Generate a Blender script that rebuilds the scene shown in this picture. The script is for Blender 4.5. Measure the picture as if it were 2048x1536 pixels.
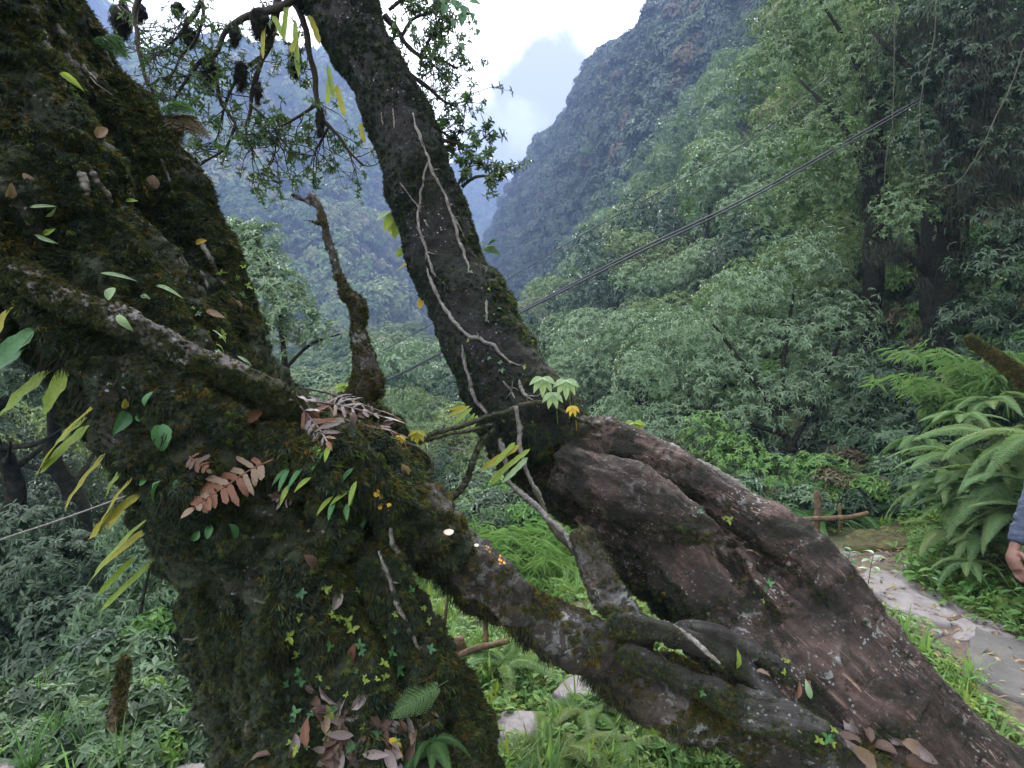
import bpy, math, random
import numpy as np
from mathutils import Vector, Matrix, Euler
from mathutils.bvhtree import BVHTree

for o in list(bpy.data.objects):
    bpy.data.objects.remove(o)
S = bpy.context.scene
COL = S.collection

# ------------------------------------------------------------------ camera
F = 2048 * 20.0 / 36.0          # focal length in photograph pixels
CZ = 1.7
cam_d = bpy.data.cameras.new('camera')
cam_d.lens = 20.0
cam_d.sensor_width = 36.0
cam_d.clip_start = 0.05
cam_d.clip_end = 4000.0
cam = bpy.data.objects.new('camera', cam_d)
cam.location = (0, 0, CZ)
cam.rotation_euler = (math.radians(90), 0, 0)
COL.objects.link(cam)
S.camera = cam

# ------------------------------------------------------------------ world, sun, exposure
SUN_EL, SUN_AZ = math.radians(48), math.radians(12)     # azimuth from +Y towards +X
world = bpy.data.worlds.new('World')
S.world = world
world.use_nodes = True
wn = world.node_tree
wn.nodes.clear()
def wnode(t, **kw):
    n = wn.nodes.new(t)
    for k, v in kw.items():
        setattr(n, k, v)
    return n
w_out = wnode('ShaderNodeOutputWorld')
w_bg = wnode('ShaderNodeBackground')
w_bg.inputs['Strength'].default_value = 0.15
sky = wnode('ShaderNodeTexSky', sky_type='NISHITA')
sky.sun_disc = False
sky.sun_elevation = SUN_EL
sky.sun_rotation = SUN_AZ
sky.altitude = 2000
sky.air_density = 1.0
sky.dust_density = 1.0
tc = wnode('ShaderNodeTexCoord')
# broad cloud cover over the entire dome
nz = wnode('ShaderNodeTexNoise')
nz.inputs['Scale'].default_value = 2.6
nz.inputs['Detail'].default_value = 7
nz.inputs['Roughness'].default_value = 0.55
nz.inputs['Distortion'].default_value = 0.3
wn.links.new(tc.outputs['Generated'], nz.inputs['Vector'])
ramp = wnode('ShaderNodeValToRGB')
ramp.color_ramp.elements[0].position = 0.40
ramp.color_ramp.elements[1].position = 0.60
wn.links.new(nz.outputs['Fac'], ramp.inputs['Fac'])
# one grey cloud standing over the end of the valley, edges broken up by noise
def dirv(px, py):
    v = Vector(((px - 1024) / F, 1.0, -(py - 768) / F))
    return v.normalized()
def blob(px, py, r0, r1, amp=0.16, scale=7.0):
    n2 = wnode('ShaderNodeTexNoise')
    n2.inputs['Scale'].default_value = scale
    n2.inputs['Detail'].default_value = 8
    n2.inputs['Roughness'].default_value = 0.6
    wn.links.new(tc.outputs['Generated'], n2.inputs['Vector'])
    dd = wnode('ShaderNodeVectorMath', operation='DISTANCE')
    wn.links.new(tc.outputs['Generated'], dd.inputs[0])
    dd.inputs[1].default_value = dirv(px, py)
    ad = wnode('ShaderNodeMath', operation='MULTIPLY_ADD')
    wn.links.new(n2.outputs['Fac'], ad.inputs[0])
    ad.inputs[1].default_value = amp * 2
    ad.inputs[2].default_value = -amp
    sm = wnode('ShaderNodeMath', operation='ADD')
    wn.links.new(dd.outputs['Value'], sm.inputs[0])
    wn.links.new(ad.outputs[0], sm.inputs[1])
    mr = wnode('ShaderNodeMapRange')
    mr.interpolation_type = 'SMOOTHSTEP'
    wn.links.new(sm.outputs[0], mr.inputs['Value'])
    mr.inputs['From Min'].default_value = r0
    mr.inputs['From Max'].default_value = r1
    mr.inputs['To Min'].default_value = 1
    mr.inputs['To Max'].default_value = 0
    return mr.outputs['Result']
def mixcol(fac, a, b):
    m = wnode('ShaderNodeMix', data_type='RGBA')
    if isinstance(fac, float):
        m.inputs[0].default_value = fac
    else:
        wn.links.new(fac, m.inputs[0])
    for s, v in ((6, a), (7, b)):
        if isinstance(v, tuple):
            m.inputs[s].default_value = v + (1,)
        else:
            wn.links.new(v, m.inputs[s])
    return m.outputs[2]
BRIGHT, GREY = (13.2, 13.2, 13.2), (1.65, 1.52, 1.42)
c = mixcol(ramp.outputs['Color'], (9.0, 9.3, 10.4), BRIGHT)
c = mixcol(blob(1180, 40, 0.10, 0.24), c, BRIGHT)
c = mixcol(blob(1075, 185, 0.06, 0.13, 0.07, 9.0), c, GREY)
c = mixcol(blob(1010, 330, 0.05, 0.13, 0.06, 9.0), c, GREY)
c = mixcol(blob(1022, 258, 0.006, 0.06, 0.06, 14.0), c, (2.6, 2.6, 2.75))
c = mixcol(0.06, c, sky.outputs['Color'])
wn.links.new(c, w_bg.inputs['Color'])
wn.links.new(w_bg.outputs[0], w_out.inputs['Surface'])

sun_d = bpy.data.lights.new('sun', 'SUN')
sun_d.energy = 2.6
sun_d.angle = math.radians(10)
sun_d.color = (1.0, 0.95, 0.88)
sun = bpy.data.objects.new('sun', sun_d)
sdir = Vector((math.sin(SUN_AZ) * math.cos(SUN_EL), math.cos(SUN_AZ) * math.cos(SUN_EL), math.sin(SUN_EL)))
sun.rotation_euler = sdir.to_track_quat('Z', 'Y').to_euler()
sun.location = (0, 0, 60)
COL.objects.link(sun)

S.render.engine = 'CYCLES'
S.view_settings.view_transform = 'Standard'
S.view_settings.look = 'None'
S.view_settings.exposure = 2.0
S.view_settings.gamma = 1.0
S.view_settings.use_curve_mapping = False
S.cycles.max_bounces = 6
S.cycles.diffuse_bounces = 3
S.cycles.glossy_bounces = 2
S.cycles.transmission_bounces = 3
S.cycles.volume_bounces = 0
S.cycles.transparent_max_bounces = 4
S.cycles.use_denoising = True
S.cycles.sample_clamp_indirect = 4.0
HAZE_DENSITY = 0.0019
HAZE_COLOR = (0.19, 0.27, 0.48)

# ------------------------------------------------------------------ helpers
rng = np.random.default_rng(7)
random.seed(7)

def P(px, py, d):
    return np.array([(px - 1024) / F * d, d, CZ - (py - 768) / F * d])

def nrm(v):
    return v / np.maximum(np.linalg.norm(v, axis=-1, keepdims=True), 1e-9)

def _hash(ix, iy, iz, seed):
    n = (ix.astype(np.uint32) * np.uint32(374761393) + iy.astype(np.uint32) * np.uint32(668265263)
         + iz.astype(np.uint32) * np.uint32(2246822519) + np.uint32((seed * 3266489917) & 0xffffffff))
    n = (n ^ (n >> np.uint32(13))) * np.uint32(1274126177)
    n = n ^ (n >> np.uint32(16))
    return (n & np.uint32(0xffff)).astype(np.float64) / 32767.5 - 1.0

def vnoise(p, seed=0):
    p = np.asarray(p, float)
    i = np.floor(p).astype(np.int64)
    f = p - i
    u = f * f * f * (f * (f * 6 - 15) + 10)
    r = 0
    for dx in (0, 1):
        wx = u[:, 0] if dx else 1 - u[:, 0]
        for dy in (0, 1):
            wy = u[:, 1] if dy else 1 - u[:, 1]
            for dz in (0, 1):
                wz = u[:, 2] if dz else 1 - u[:, 2]
                r = r + wx * wy * wz * _hash(i[:, 0] + dx, i[:, 1] + dy, i[:, 2] + dz, seed)
    return r

def fbm(p, octaves=4, seed=0, gain=0.5):
    p = np.asarray(p, float)
    r, a = 0, 1.0
    for k in range(octaves):
        r = r + a * vnoise(p, seed + k * 17)
        p = p * 2.03 + 11.7
        a *= gain
    return r

def smooth(a, b, x):
    t = np.clip((x - a) / (b - a), 0, 1)
    return t * t * (3 - 2 * t)

class MB:
    """gathers vertices and faces, then links them as one mesh"""
    def __init__(self):
        self.v, self.f, self.m, self.n = [], [], [], 0
    def add(self, v, f, mi=0):
        v = np.asarray(v, float).reshape(-1, 3)
        f = np.asarray(f, np.int64)
        self.v.append(v)
        self.f.append(f + self.n)
        self.m.append(np.full(len(f), mi))
        self.n += len(v)
        return self
    def mesh(self, name, mats, smooth_=True):
        return to_mesh(name, np.concatenate(self.v), self.f, mats, smooth_, self.m)

def to_mesh(name, v, flist, mats, smooth_=True, mlist=None):
    if not isinstance(flist, list):
        flist = [flist]
    me = bpy.data.meshes.new(name)
    me.vertices.add(len(v))
    me.vertices.foreach_set('co', np.asarray(v, np.float32).ravel())
    loops = np.concatenate([f.ravel() for f in flist])
    tot = np.concatenate([np.full(len(f), f.shape[1]) for f in flist])
    start = np.concatenate([[0], np.cumsum(tot)[:-1]])
    me.loops.add(len(loops))
    me.loops.foreach_set('vertex_index', loops.astype(np.int32))
    me.polygons.add(len(tot))
    me.polygons.foreach_set('loop_start', start.astype(np.int32))
    me.polygons.foreach_set('loop_total', tot.astype(np.int32))
    if mlist is not None:
        me.polygons.foreach_set('material_index', np.concatenate(mlist).astype(np.int32))
    me.polygons.foreach_set('use_smooth', np.full(len(tot), smooth_))
    me.update(calc_edges=True)
    for m in (mats if isinstance(mats, (list, tuple)) else [mats]):
        me.materials.append(m)
    return me

def link(name, me, parent=None, loc=None, rot=None, scale=None):
    o = bpy.data.objects.new(name, me)
    COL.objects.link(o)
    if parent is not None:
        o.parent = parent
    if loc is not None:
        o.location = loc
    if rot is not None:
        o.rotation_euler = rot
    if scale is not None:
        o.scale = scale if hasattr(scale, '__len__') else (scale,) * 3
    return o

def tag(o, label=None, cat=None, group=None, kind=None):
    if label: o['label'] = label
    if cat: o['category'] = cat
    if group: o['group'] = group
    if kind: o['kind'] = kind
    return o

def thing(name, label, cat, loc=(0, 0, 0), rz=0.0, group=None):
    o = link(name, None, None, loc, (0, 0, rz))
    o.empty_display_size = 0.1
    return tag(o, label, cat, group)

def dup(root, loc, rz=0.0, scale=1.0, label=None, group=None, rot=None):
    r = root.copy()
    COL.objects.link(r)
    r.location = loc
    r.rotation_euler = rot if rot is not None else (0, 0, rz)
    r.scale = scale if hasattr(scale, '__len__') else (scale,) * 3
    if label: r['label'] = label
    if group: r['group'] = group
    for ch in list(root.children):
        k = ch.copy()
        COL.objects.link(k)
        k.parent = r
        for g in list(ch.children):
            q = g.copy()
            COL.objects.link(q)
            q.parent = k
    return r

def spline(pts, n):
    """Catmull-Rom through rows of any width"""
    p = np.asarray(pts, float)
    if len(p) == 2:
        t = np.linspace(0, 1, n)[:, None]
        return p[0] * (1 - t) + p[1] * t
    q = np.vstack([2 * p[0] - p[1], p, 2 * p[-1] - p[-2]])
    u = np.linspace(0, len(p) - 1 - 1e-9, n)
    i = u.astype(int)
    t = (u - i)[:, None]
    a, b, c_, d = q[i], q[i + 1], q[i + 2], q[i + 3]
    return 0.5 * (2 * b + (c_ - a) * t + (2 * a - 5 * b + 4 * c_ - d) * t ** 2 + (3 * b - a - 3 * c_ + d) * t ** 3)

def frames(p):
    t = nrm(np.gradient(p, axis=0))
    ref = np.array([0, 0, 1.0]) if abs(t[0][2]) < 0.9 else np.array([1.0, 0, 0])
    a = nrm(np.cross(ref, t[0]))
    A = []
    for k in range(len(p)):
        a = nrm(a - t[k] * np.dot(a, t[k]))
        A.append(a)
    A = np.array(A)
    return t, A, np.cross(t, A)

def tube(p, r, seg=10, rough=0.0, seed=0):
    """closed tube round the points p with radii r"""
    p = np.asarray(p, float)
    r = np.broadcast_to(np.asarray(r, float), (len(p),))
    t, A, B = frames(p)
    th = np.linspace(0, 2 * np.pi, seg, endpoint=False)
    ring = np.cos(th)[None, :, None] * A[:, None, :] + np.sin(th)[None, :, None] * B[:, None, :]
    rr = r[:, None] * np.ones(seg)
    if rough:
        q = (p[:, None, :] + ring * r[:, None, None])
        sc = 1.2 / max(r.mean(), 1e-4)
        rr = rr * (1 + rough * fbm(q.reshape(-1, 3) * sc, 3, seed).reshape(rr.shape))
    v = (p[:, None, :] + ring * rr[:, :, None]).reshape(-1, 3)
    n = len(p)
    i = np.arange(n - 1)[:, None] * seg
    j = np.arange(seg)[None, :]
    j2 = (j + 1) % seg
    f = np.stack([i + j, i + j2, i + seg + j2, i + seg + j], -1).reshape(-1, 4)
    v = np.vstack([v, p[0] - t[0] * r[0] * 0.3, p[-1] + t[-1] * r[-1] * 0.3])
    c0, c1 = len(v) - 2, len(v) - 1
    j = np.arange(seg)
    f0 = np.stack([np.full(seg, c0), (j + 1) % seg, j], -1)
    b = (n - 1) * seg
    f1 = np.stack([np.full(seg, c1), b + j, b + (j + 1) % seg], -1)
    return v, f, np.vstack([f0, f1])

def add_tube(mb, p, r, seg=10, rough=0.0, seed=0, mi=0):
    v, f, g = tube(p, r, seg, rough, seed)
    base = mb.n
    mb.add(v, f, mi)
    mb.f.append(g + base)
    mb.m.append(np.full(len(g), mi))

def pix_path(spec, n):
    """rows (px, py, depth, radius in px) to world points and radii in metres"""
    a = np.array([list(P(q[0], q[1], q[2])) + [q[3] * q[2] / F] for q in spec])
    s = spline(a, n)
    return s[:, :3], s[:, 3]

# leaf templates: (t along, s across, h up), faces
LEAF4 = (np.array([[0, 0, 0], [.45, .5, .10], [1, 0, -.06], [.45, -.5, .10]]), np.array([[0, 1, 2], [0, 2, 3]]))
LEAF6 = (np.array([[0, 0, 0], [.3, .42, .08], [.65, .38, .04], [1, 0, -.14], [.65, -.38, .04], [.3, -.42, .08], [.5, 0, -.02]]),
         np.array([[0, 1, 6], [1, 2, 6], [2, 3, 6], [3, 4, 6], [4, 5, 6], [5, 0, 6]]))

def leaves(mb, o, d, n, L, w=0.3, tpl=LEAF4, mi=0):
    """many leaves at once: origins, directions, normals, lengths"""
    o = np.atleast_2d(o); d = nrm(np.atleast_2d(d)); n = np.atleast_2d(n)
    b = nrm(np.cross(n, d))
    n = np.cross(d, b)
    L = np.broadcast_to(np.asarray(L, float), (len(o),))[:, None, None]
    w = np.broadcast_to(np.asarray(w, float), (len(o),))[:, None, None]
    T, Fc = tpl
    v = (o[:, None, :] + L * (T[None, :, 0:1] * d[:, None, :] + w * T[None, :, 1:2] * b[:, None, :] + T[None, :, 2:3] * n[:, None, :]))
    k = len(T)
    f = (Fc[None] + (np.arange(len(o)) * k)[:, None, None]).reshape(-1, Fc.shape[1])
    mb.add(v.reshape(-1, 3), f, mi)

def rand_dirs(n, r=None):
    r = r or rng
    v = r.normal(size=(n, 3))
    return nrm(v)

def rosettes(mb, pos, axis, k, L, w=0.3, spread=0.9, droop=0.25, tpl=LEAF4, mi=0, jit=0.25):
    """k leaves round each axis"""
    N = len(pos)
    axis = nrm(axis)
    ref = np.where(np.abs(axis[:, 2:3]) < 0.9, np.array([[0, 0, 1.0]]), np.array([[1.0, 0, 0]]))
    A = nrm(np.cross(ref, axis)); B = np.cross(axis, A)
    ph = rng.uniform(0, 6.283, (N, 1)) + np.arange(k)[None, :] * 6.283 / k + rng.normal(0, jit, (N, k))
    ring = np.cos(ph)[..., None] * A[:, None] + np.sin(ph)[..., None] * B[:, None]
    up = 1 - spread + rng.normal(0, 0.2, (N, k))
    d = ring * spread + axis[:, None] * up[..., None]
    d[..., 2] -= droop
    nn = axis[:, None] * 1.0 - ring * 0.3 + np.array([0, 0, 0.25])
    LL = L * rng.uniform(0.65, 1.15, (N, k))
    o = np.repeat(pos[:, None, :], k, 1)
    leaves(mb, o.reshape(-1, 3), d.reshape(-1, 3), nn.reshape(-1, 3), LL.ravel(), w, tpl, mi)

def euler_from_axes(X, Y, Z):
    y = np.arcsin(np.clip(-X[:, 2], -1, 1))
    x = np.arctan2(Y[:, 2], Z[:, 2])
    z = np.arctan2(X[:, 1], X[:, 0])
    return np.stack([x, y, z], -1)

def align_rot(zdir, spin=None):
    """euler angles that turn +Z to zdir with random spin"""
    Z = nrm(zdir)
    ref = np.where(np.abs(Z[:, 2:3]) < 0.95, np.array([[0, 0, 1.0]]), np.array([[1.0, 0, 0]]))
    A = nrm(np.cross(ref, Z)); B = np.cross(Z, A)
    s = rng.uniform(0, 6.283, len(Z)) if spin is None else spin
    X = np.cos(s)[:, None] * A + np.sin(s)[:, None] * B
    return euler_from_axes(X, np.cross(Z, X), Z)

def scatter(name, sources, pts, rot, scl, idx=None, parent=None, kind='stuff', label=None, cat=None):
    """one object of uncountable stuff: source meshes instanced on points"""
    me = bpy.data.meshes.new(name)
    me.vertices.add(len(pts))
    me.vertices.foreach_set('co', np.asarray(pts, np.float32).ravel())
    a = me.attributes.new('rot', 'FLOAT_VECTOR', 'POINT')
    a.data.foreach_set('vector', np.asarray(rot, np.float32).ravel())
    scl = np.asarray(scl, np.float32)
    if scl.ndim == 1:
        scl = np.repeat(scl[:, None], 3, 1)
    a = me.attributes.new('scl', 'FLOAT_VECTOR', 'POINT')
    a.data.foreach_set('vector', scl.ravel())
    if idx is None:
        idx = rng.integers(0, len(sources), len(pts))
    a = me.attributes.new('idx', 'INT', 'POINT')
    a.data.foreach_set('value', np.asarray(idx, np.int32))
    me.update()
    o = link(name, me, parent)
    tag(o, label, cat, None, kind)
    ng = bpy.data.node_groups.new(name + '_scatter', 'GeometryNodeTree')
    ng.interface.new_socket('Geometry', in_out='INPUT', socket_type='NodeSocketGeometry')
    ng.interface.new_socket('Geometry', in_out='OUTPUT', socket_type='NodeSocketGeometry')
    gi = ng.nodes.new('NodeGroupInput'); go = ng.nodes.new('NodeGroupOutput')
    ip = ng.nodes.new('GeometryNodeInstanceOnPoints')
    jn = ng.nodes.new('GeometryNodeJoinGeometry')
    for s in reversed(sources):
        oi = ng.nodes.new('GeometryNodeObjectInfo')
        oi.inputs['Object'].default_value = s
        oi.inputs['As Instance'].default_value = True
        ng.links.new(oi.outputs['Geometry'], jn.inputs[0])
    def attr(nm, t):
        n = ng.nodes.new('GeometryNodeInputNamedAttribute')
        n.data_type = t
        n.inputs['Name'].default_value = nm
        return n.outputs['Attribute']
    ng.links.new(gi.outputs[0], ip.inputs['Points'])
    ng.links.new(jn.outputs[0], ip.inputs['Instance'])
    ip.inputs['Pick Instance'].default_value = True
    ng.links.new(attr('idx', 'INT'), ip.inputs['Instance Index'])
    ng.links.new(attr('rot', 'FLOAT_VECTOR'), ip.inputs['Rotation'])
    ng.links.new(attr('scl', 'FLOAT_VECTOR'), ip.inputs['Scale'])
    ng.links.new(ip.outputs[0], go.inputs[0])
    md = o.modifiers.new('scatter', 'NODES')
    md.node_group = ng
    return o

def source(name, me):
    return bpy.data.objects.new(name, me)      # never linked: only instanced

# ------------------------------------------------------------------ materials
def new_mat(name):
    m = bpy.data.materials.new(name)
    m.use_nodes = True
    nt = m.node_tree
    nt.nodes.clear()
    out = nt.nodes.new('ShaderNodeOutputMaterial')
    bs = nt.nodes.new('ShaderNodeBsdfPrincipled')
    nt.links.new(bs.outputs[0], out.inputs['Surface'])
    return m, nt, bs, out

def nd(nt, t, **kw):
    n = nt.nodes.new(t)
    for k, v in kw.items():
        if k in n.inputs:
            n.inputs[k].default_value = v
        else:
            setattr(n, k, v)
    return n

def ramp_node(nt, fac, stops, interp='LINEAR'):
    r = nt.nodes.new('ShaderNodeValToRGB')
    cr = r.color_ramp
    cr.interpolation = interp
    while len(cr.elements) > 1:
        cr.elements.remove(cr.elements[-1])
    cr.elements[0].position = stops[0][0]
    cr.elements[0].color = tuple(stops[0][1]) + (1,)
    for pos, col in stops[1:]:
        e = cr.elements.new(pos)
        e.color = tuple(col) + (1,)
    if fac is not None:
        nt.links.new(fac, r.inputs['Fac'])
    return r.outputs['Color']

def mixrgb(nt, fac, a, b, blend='MIX'):
    m = nt.nodes.new('ShaderNodeMix')
    m.data_type = 'RGBA'
    m.blend_type = blend
    for s, v in ((0, fac), (6, a), (7, b)):
        if isinstance(v, (int, float)):
            m.inputs[s].default_value = v
        elif isinstance(v, tuple):
            m.inputs[s].default_value = v + (1,)
        else:
            nt.links.new(v, m.inputs[s])
    return m.outputs[2]

def noise_node(nt, vec, scale, detail=5, rough=0.55, dist=0.0):
    n = nd(nt, 'ShaderNodeTexNoise', Scale=scale, Detail=detail, Roughness=rough, Distortion=dist)
    if vec is not None:
        nt.links.new(vec, n.inputs['Vector'])
    return n.outputs['Fac']

def mask(nt, fac, lo, hi):
    m = nd(nt, 'ShaderNodeMapRange')
    m.interpolation_type = 'SMOOTHSTEP'
    nt.links.new(fac, m.inputs['Value'])
    m.inputs['From Min'].default_value = lo
    m.inputs['From Max'].default_value = hi
    return m.outputs['Result']

def leaf_mat(name, cols, rough=0.45, transl=0.25, spec=0.4, vary=0.35, back=None):
    """foliage: colour differs leaf by leaf and plant by plant"""
    m, nt, bs, out = new_mat(name)
    geo = nt.nodes.new('ShaderNodeNewGeometry')
    oi = nt.nodes.new('ShaderNodeObjectInfo')
    mx = nd(nt, 'ShaderNodeMath', operation='MULTIPLY_ADD')
    nt.links.new(geo.outputs['Random Per Island'], mx.inputs[0])
    mx.inputs[1].default_value = 1 - vary
    mv = nd(nt, 'ShaderNodeMath', operation='MULTIPLY')
    nt.links.new(oi.outputs['Random'], mv.inputs[0])
    mv.inputs[1].default_value = vary
    nt.links.new(mv.outputs[0], mx.inputs[2])
    n = len(cols)
    colr = ramp_node(nt, mx.outputs[0], [(i / (n - 1), c_) for i, c_ in enumerate(cols)])
    if back is not None:
        colr = mixrgb(nt, geo.outputs['Backfacing'], colr, back)
    nt.links.new(colr, bs.inputs['Base Color'])
    bs.inputs['Roughness'].default_value = rough
    bs.inputs['Specular IOR Level'].default_value = spec
    if transl:
        tr = nt.nodes.new('ShaderNodeBsdfTranslucent')
        tcol = mixrgb(nt, 1.0, colr, (1.25, 1.35, 0.7), 'MULTIPLY')
        nt.links.new(tcol, tr.inputs['Color'])
        ms = nt.nodes.new('ShaderNodeMixShader')
        ms.inputs[0].default_value = transl
        nt.links.new(bs.outputs[0], ms.inputs[1])
        nt.links.new(tr.outputs[0], ms.inputs[2])
        nt.links.new(ms.outputs[0], out.inputs['Surface'])
    return m

def bark_mat(name, base, dark, pale, moss, moss_lo, moss_hi, lichen=(0.34, 0.37, 0.36), lichen_amt=0.62,
             stretch=(3.0, 22.0, 22.0), bump=0.5, flecks=None, rough=0.85):
    """bark in the trunk's own lengthwise coordinates, with moss and lichen patches"""
    m, nt, bs, out = new_mat(name)
    at = nd(nt, 'ShaderNodeAttribute', attribute_name='suv')
    tcx = nt.nodes.new('ShaderNodeTexCoord')
    pos = tcx.outputs['Object']
    mp = nt.nodes.new('ShaderNodeMapping')
    mp.inputs['Scale'].default_value = stretch
    nt.links.new(at.outputs['Vector'], mp.inputs['Vector'])
    fine = noise_node(nt, mp.outputs[0], 1.0, 8, 0.65, 0.4)
    big = noise_node(nt, pos, 5.0, 4)
    c1 = ramp_node(nt, fine, [(0.25, dark), (0.5, base), (0.78, pale)])
    c1 = mixrgb(nt, mask(nt, big, 0.4, 0.65), c1, mixrgb(nt, 0.8, c1, dark))
    if flecks:
        mp2 = nt.nodes.new('ShaderNodeMapping')
        mp2.inputs['Scale'].default_value = (62, 95, 95)
        nt.links.new(at.outputs['Vector'], mp2.inputs['Vector'])
        fl = noise_node(nt, mp2.outputs[0], 1.0, 3, 0.6, 0.8)
        fm = nd(nt, 'ShaderNodeMath', operation='MULTIPLY')
        nt.links.new(mask(nt, fl, 0.565, 0.64), fm.inputs[0])
        nt.links.new(mask(nt, noise_node(nt, pos, 7.0, 3), 0.42, 0.6), fm.inputs[1])
        c1 = mixrgb(nt, fm.outputs[0], c1, flecks)
    ln = noise_node(nt, pos, 26.0, 6, 0.6, 0.5)
    lb = noise_node(nt, pos, 6.0, 3)
    lm = nd(nt, 'ShaderNodeMath', operation='MULTIPLY')
    nt.links.new(mask(nt, ln, lichen_amt, lichen_amt + 0.05), lm.inputs[0])
    nt.links.new(mask(nt, lb, 0.42, 0.58), lm.inputs[1])
    c1 = mixrgb(nt, lm.outputs[0], c1, lichen)
    vo = nd(nt, 'ShaderNodeTexVoronoi', Scale=46.0, Randomness=1.0)
    nt.links.new(pos, vo.inputs['Vector'])
    rad = nd(nt, 'ShaderNodeMath', operation='MULTIPLY_ADD')
    nt.links.new(noise_node(nt, pos, 160.0, 2), rad.inputs[0])
    rad.inputs[1].default_value = .28
    nt.links.new(vo.outputs['Distance'], rad.inputs[2])
    dm = nd(nt, 'ShaderNodeMath', operation='MULTIPLY')
    nt.links.new(mask(nt, rad.outputs[0], .36, .30), dm.inputs[0])
    nt.links.new(mask(nt, noise_node(nt, pos, 5.0, 3), .38, .56), dm.inputs[1])
    c1 = mixrgb(nt, dm.outputs[0], c1, lichen)
    stain = noise_node(nt, pos, 2.6, 6, 0.6, 0.8)
    c1 = mixrgb(nt, mask(nt, stain, .44, .58), c1, mixrgb(nt, .75, c1, dark))
    mn = noise_node(nt, pos, 4.5, 8, 0.68, 0.6)
    mm = mask(nt, mn, moss_lo, moss_hi)
    mf = noise_node(nt, pos, 90.0, 4, 0.7)
    mosscol = ramp_node(nt, mf, [(0.3, tuple(x * 0.45 for x in moss)), (0.55, moss), (0.8, (moss[0] * 1.9, moss[1] * 1.7, moss[2] * 1.2))])
    c1 = mixrgb(nt, mm, c1, mosscol)
    nt.links.new(c1, bs.inputs['Base Color'])
    bs.inputs['Roughness'].default_value = rough
    bs.inputs['Specular IOR Level'].default_value = 0.3
    bsum = nd(nt, 'ShaderNodeMath', operation='ADD')
    nt.links.new(fine, bsum.inputs[0])
    nt.links.new(mf, bsum.inputs[1])
    bp = nd(nt, 'ShaderNodeBump', Strength=min(1.0, bump * 1.5), Distance=0.02)
    nt.links.new(bsum.outputs[0], bp.inputs['Height'])
    nt.links.new(bp.outputs[0], bs.inputs['Normal'])
    return m

def plain_mat(name, stops, scale=8.0, rough=0.8, bump=0.3, dist=0.02, detail=8, spec=0.3, stretch=None):
    m, nt, bs, out = new_mat(name)
    tcx = nt.nodes.new('ShaderNodeTexCoord')
    vec = tcx.outputs['Object']
    if stretch:
        mp = nt.nodes.new('ShaderNodeMapping')
        mp.inputs['Scale'].default_value = stretch
        nt.links.new(vec, mp.inputs['Vector'])
        vec = mp.outputs[0]
    n = noise_node(nt, vec, scale, detail, 0.65, 0.3)
    nt.links.new(ramp_node(nt, n, stops), bs.inputs['Base Color'])
    bs.inputs['Roughness'].default_value = rough
    bs.inputs['Specular IOR Level'].default_value = spec
    bp = nd(nt, 'ShaderNodeBump', Strength=bump, Distance=dist)
    nt.links.new(n, bp.inputs['Height'])
    nt.links.new(bp.outputs[0], bs.inputs['Normal'])
    return m

M = {}
M['far_leaf'] = leaf_mat('far_forest_leaf', [(.030, .055, .025), (.055, .095, .035), (.095, .14, .05), (.14, .15, .06), (.12, .09, .06)], .65, 0.0, .15, .8)
M['slope_leaf'] = leaf_mat('slope_leaf', [(.026, .055, .028), (.045, .085, .038), (.075, .12, .045), (.11, .13, .05)], .55, .2, .28, .55)
M['pale_leaf'] = leaf_mat('pale_leaf', [(.055, .10, .055), (.09, .145, .08), (.145, .195, .115)], .52, .22, .3, .5)
M['yellow_leaf'] = leaf_mat('yellow_green_leaf', [(.045, .095, .032), (.075, .13, .042), (.115, .16, .055), (.14, .14, .06)], .52, .28, .35, .5)
M['teal_leaf'] = leaf_mat('dark_teal_leaf', [(.016, .036, .022), (.028, .055, .030), (.045, .075, .038)], .5, .15, .4, .5)
M['dark_leaf'] = leaf_mat('dark_leaf', [(.014, .032, .016), (.024, .050, .022), (.045, .078, .03)], .5, .18, .35, .4)
M['bright_leaf'] = leaf_mat('bright_leaf', [(.045, .12, .03), (.08, .17, .04), (.14, .21, .05)], .52, .32, .3, .4)
M['brown_leaf'] = leaf_mat('brown_leaf', [(.06, .05, .03), (.10, .08, .045), (.05, .07, .03)], .6, .2, .3, .3)
M['twig_leaf'] = leaf_mat('twig_leaf', [(.025, .055, .02), (.042, .085, .026), (.075, .12, .032)], .45, .28, .35, .2)
M['fern'] = leaf_mat('fern_leaf', [(.095, .17, .075), (.13, .215, .095), (.17, .24, .11), (.19, .21, .09)], .6, .4, .2, .6)
M['fern_dark'] = leaf_mat('dark_fern_leaf', [(.04, .10, .035), (.06, .13, .045), (.08, .15, .05)], .6, .35, .25, .5)
M['bamboo'] = leaf_mat('bamboo_leaf', [(.08, .17, .055), (.12, .21, .075), (.17, .24, .09)], .6, .45, .2, .4)
M['herb'] = leaf_mat('herb_leaf', [(.06, .13, .03), (.10, .18, .035), (.17, .23, .045), (.20, .20, .05)], .55, .35, .25, .5)
M['moss_dark'] = leaf_mat('dark_moss', [(0.009, 0.017, 0.013), (0.019, 0.031, 0.022), (0.042, 0.058, 0.036)], .8, .15, .15, .6)
M['moss_olive'] = leaf_mat('olive_moss', [(0.022, 0.030, 0.011), (0.044, 0.051, 0.016), (0.078, 0.086, 0.023)], .8, .2, .15, .6)
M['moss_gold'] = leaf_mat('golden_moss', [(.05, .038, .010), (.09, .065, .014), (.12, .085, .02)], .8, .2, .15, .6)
M['moss_green'] = leaf_mat('green_moss', [(.03, .055, .012), (.06, .09, .02), (.10, .12, .025)], .8, .25, .15, .6)
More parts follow.
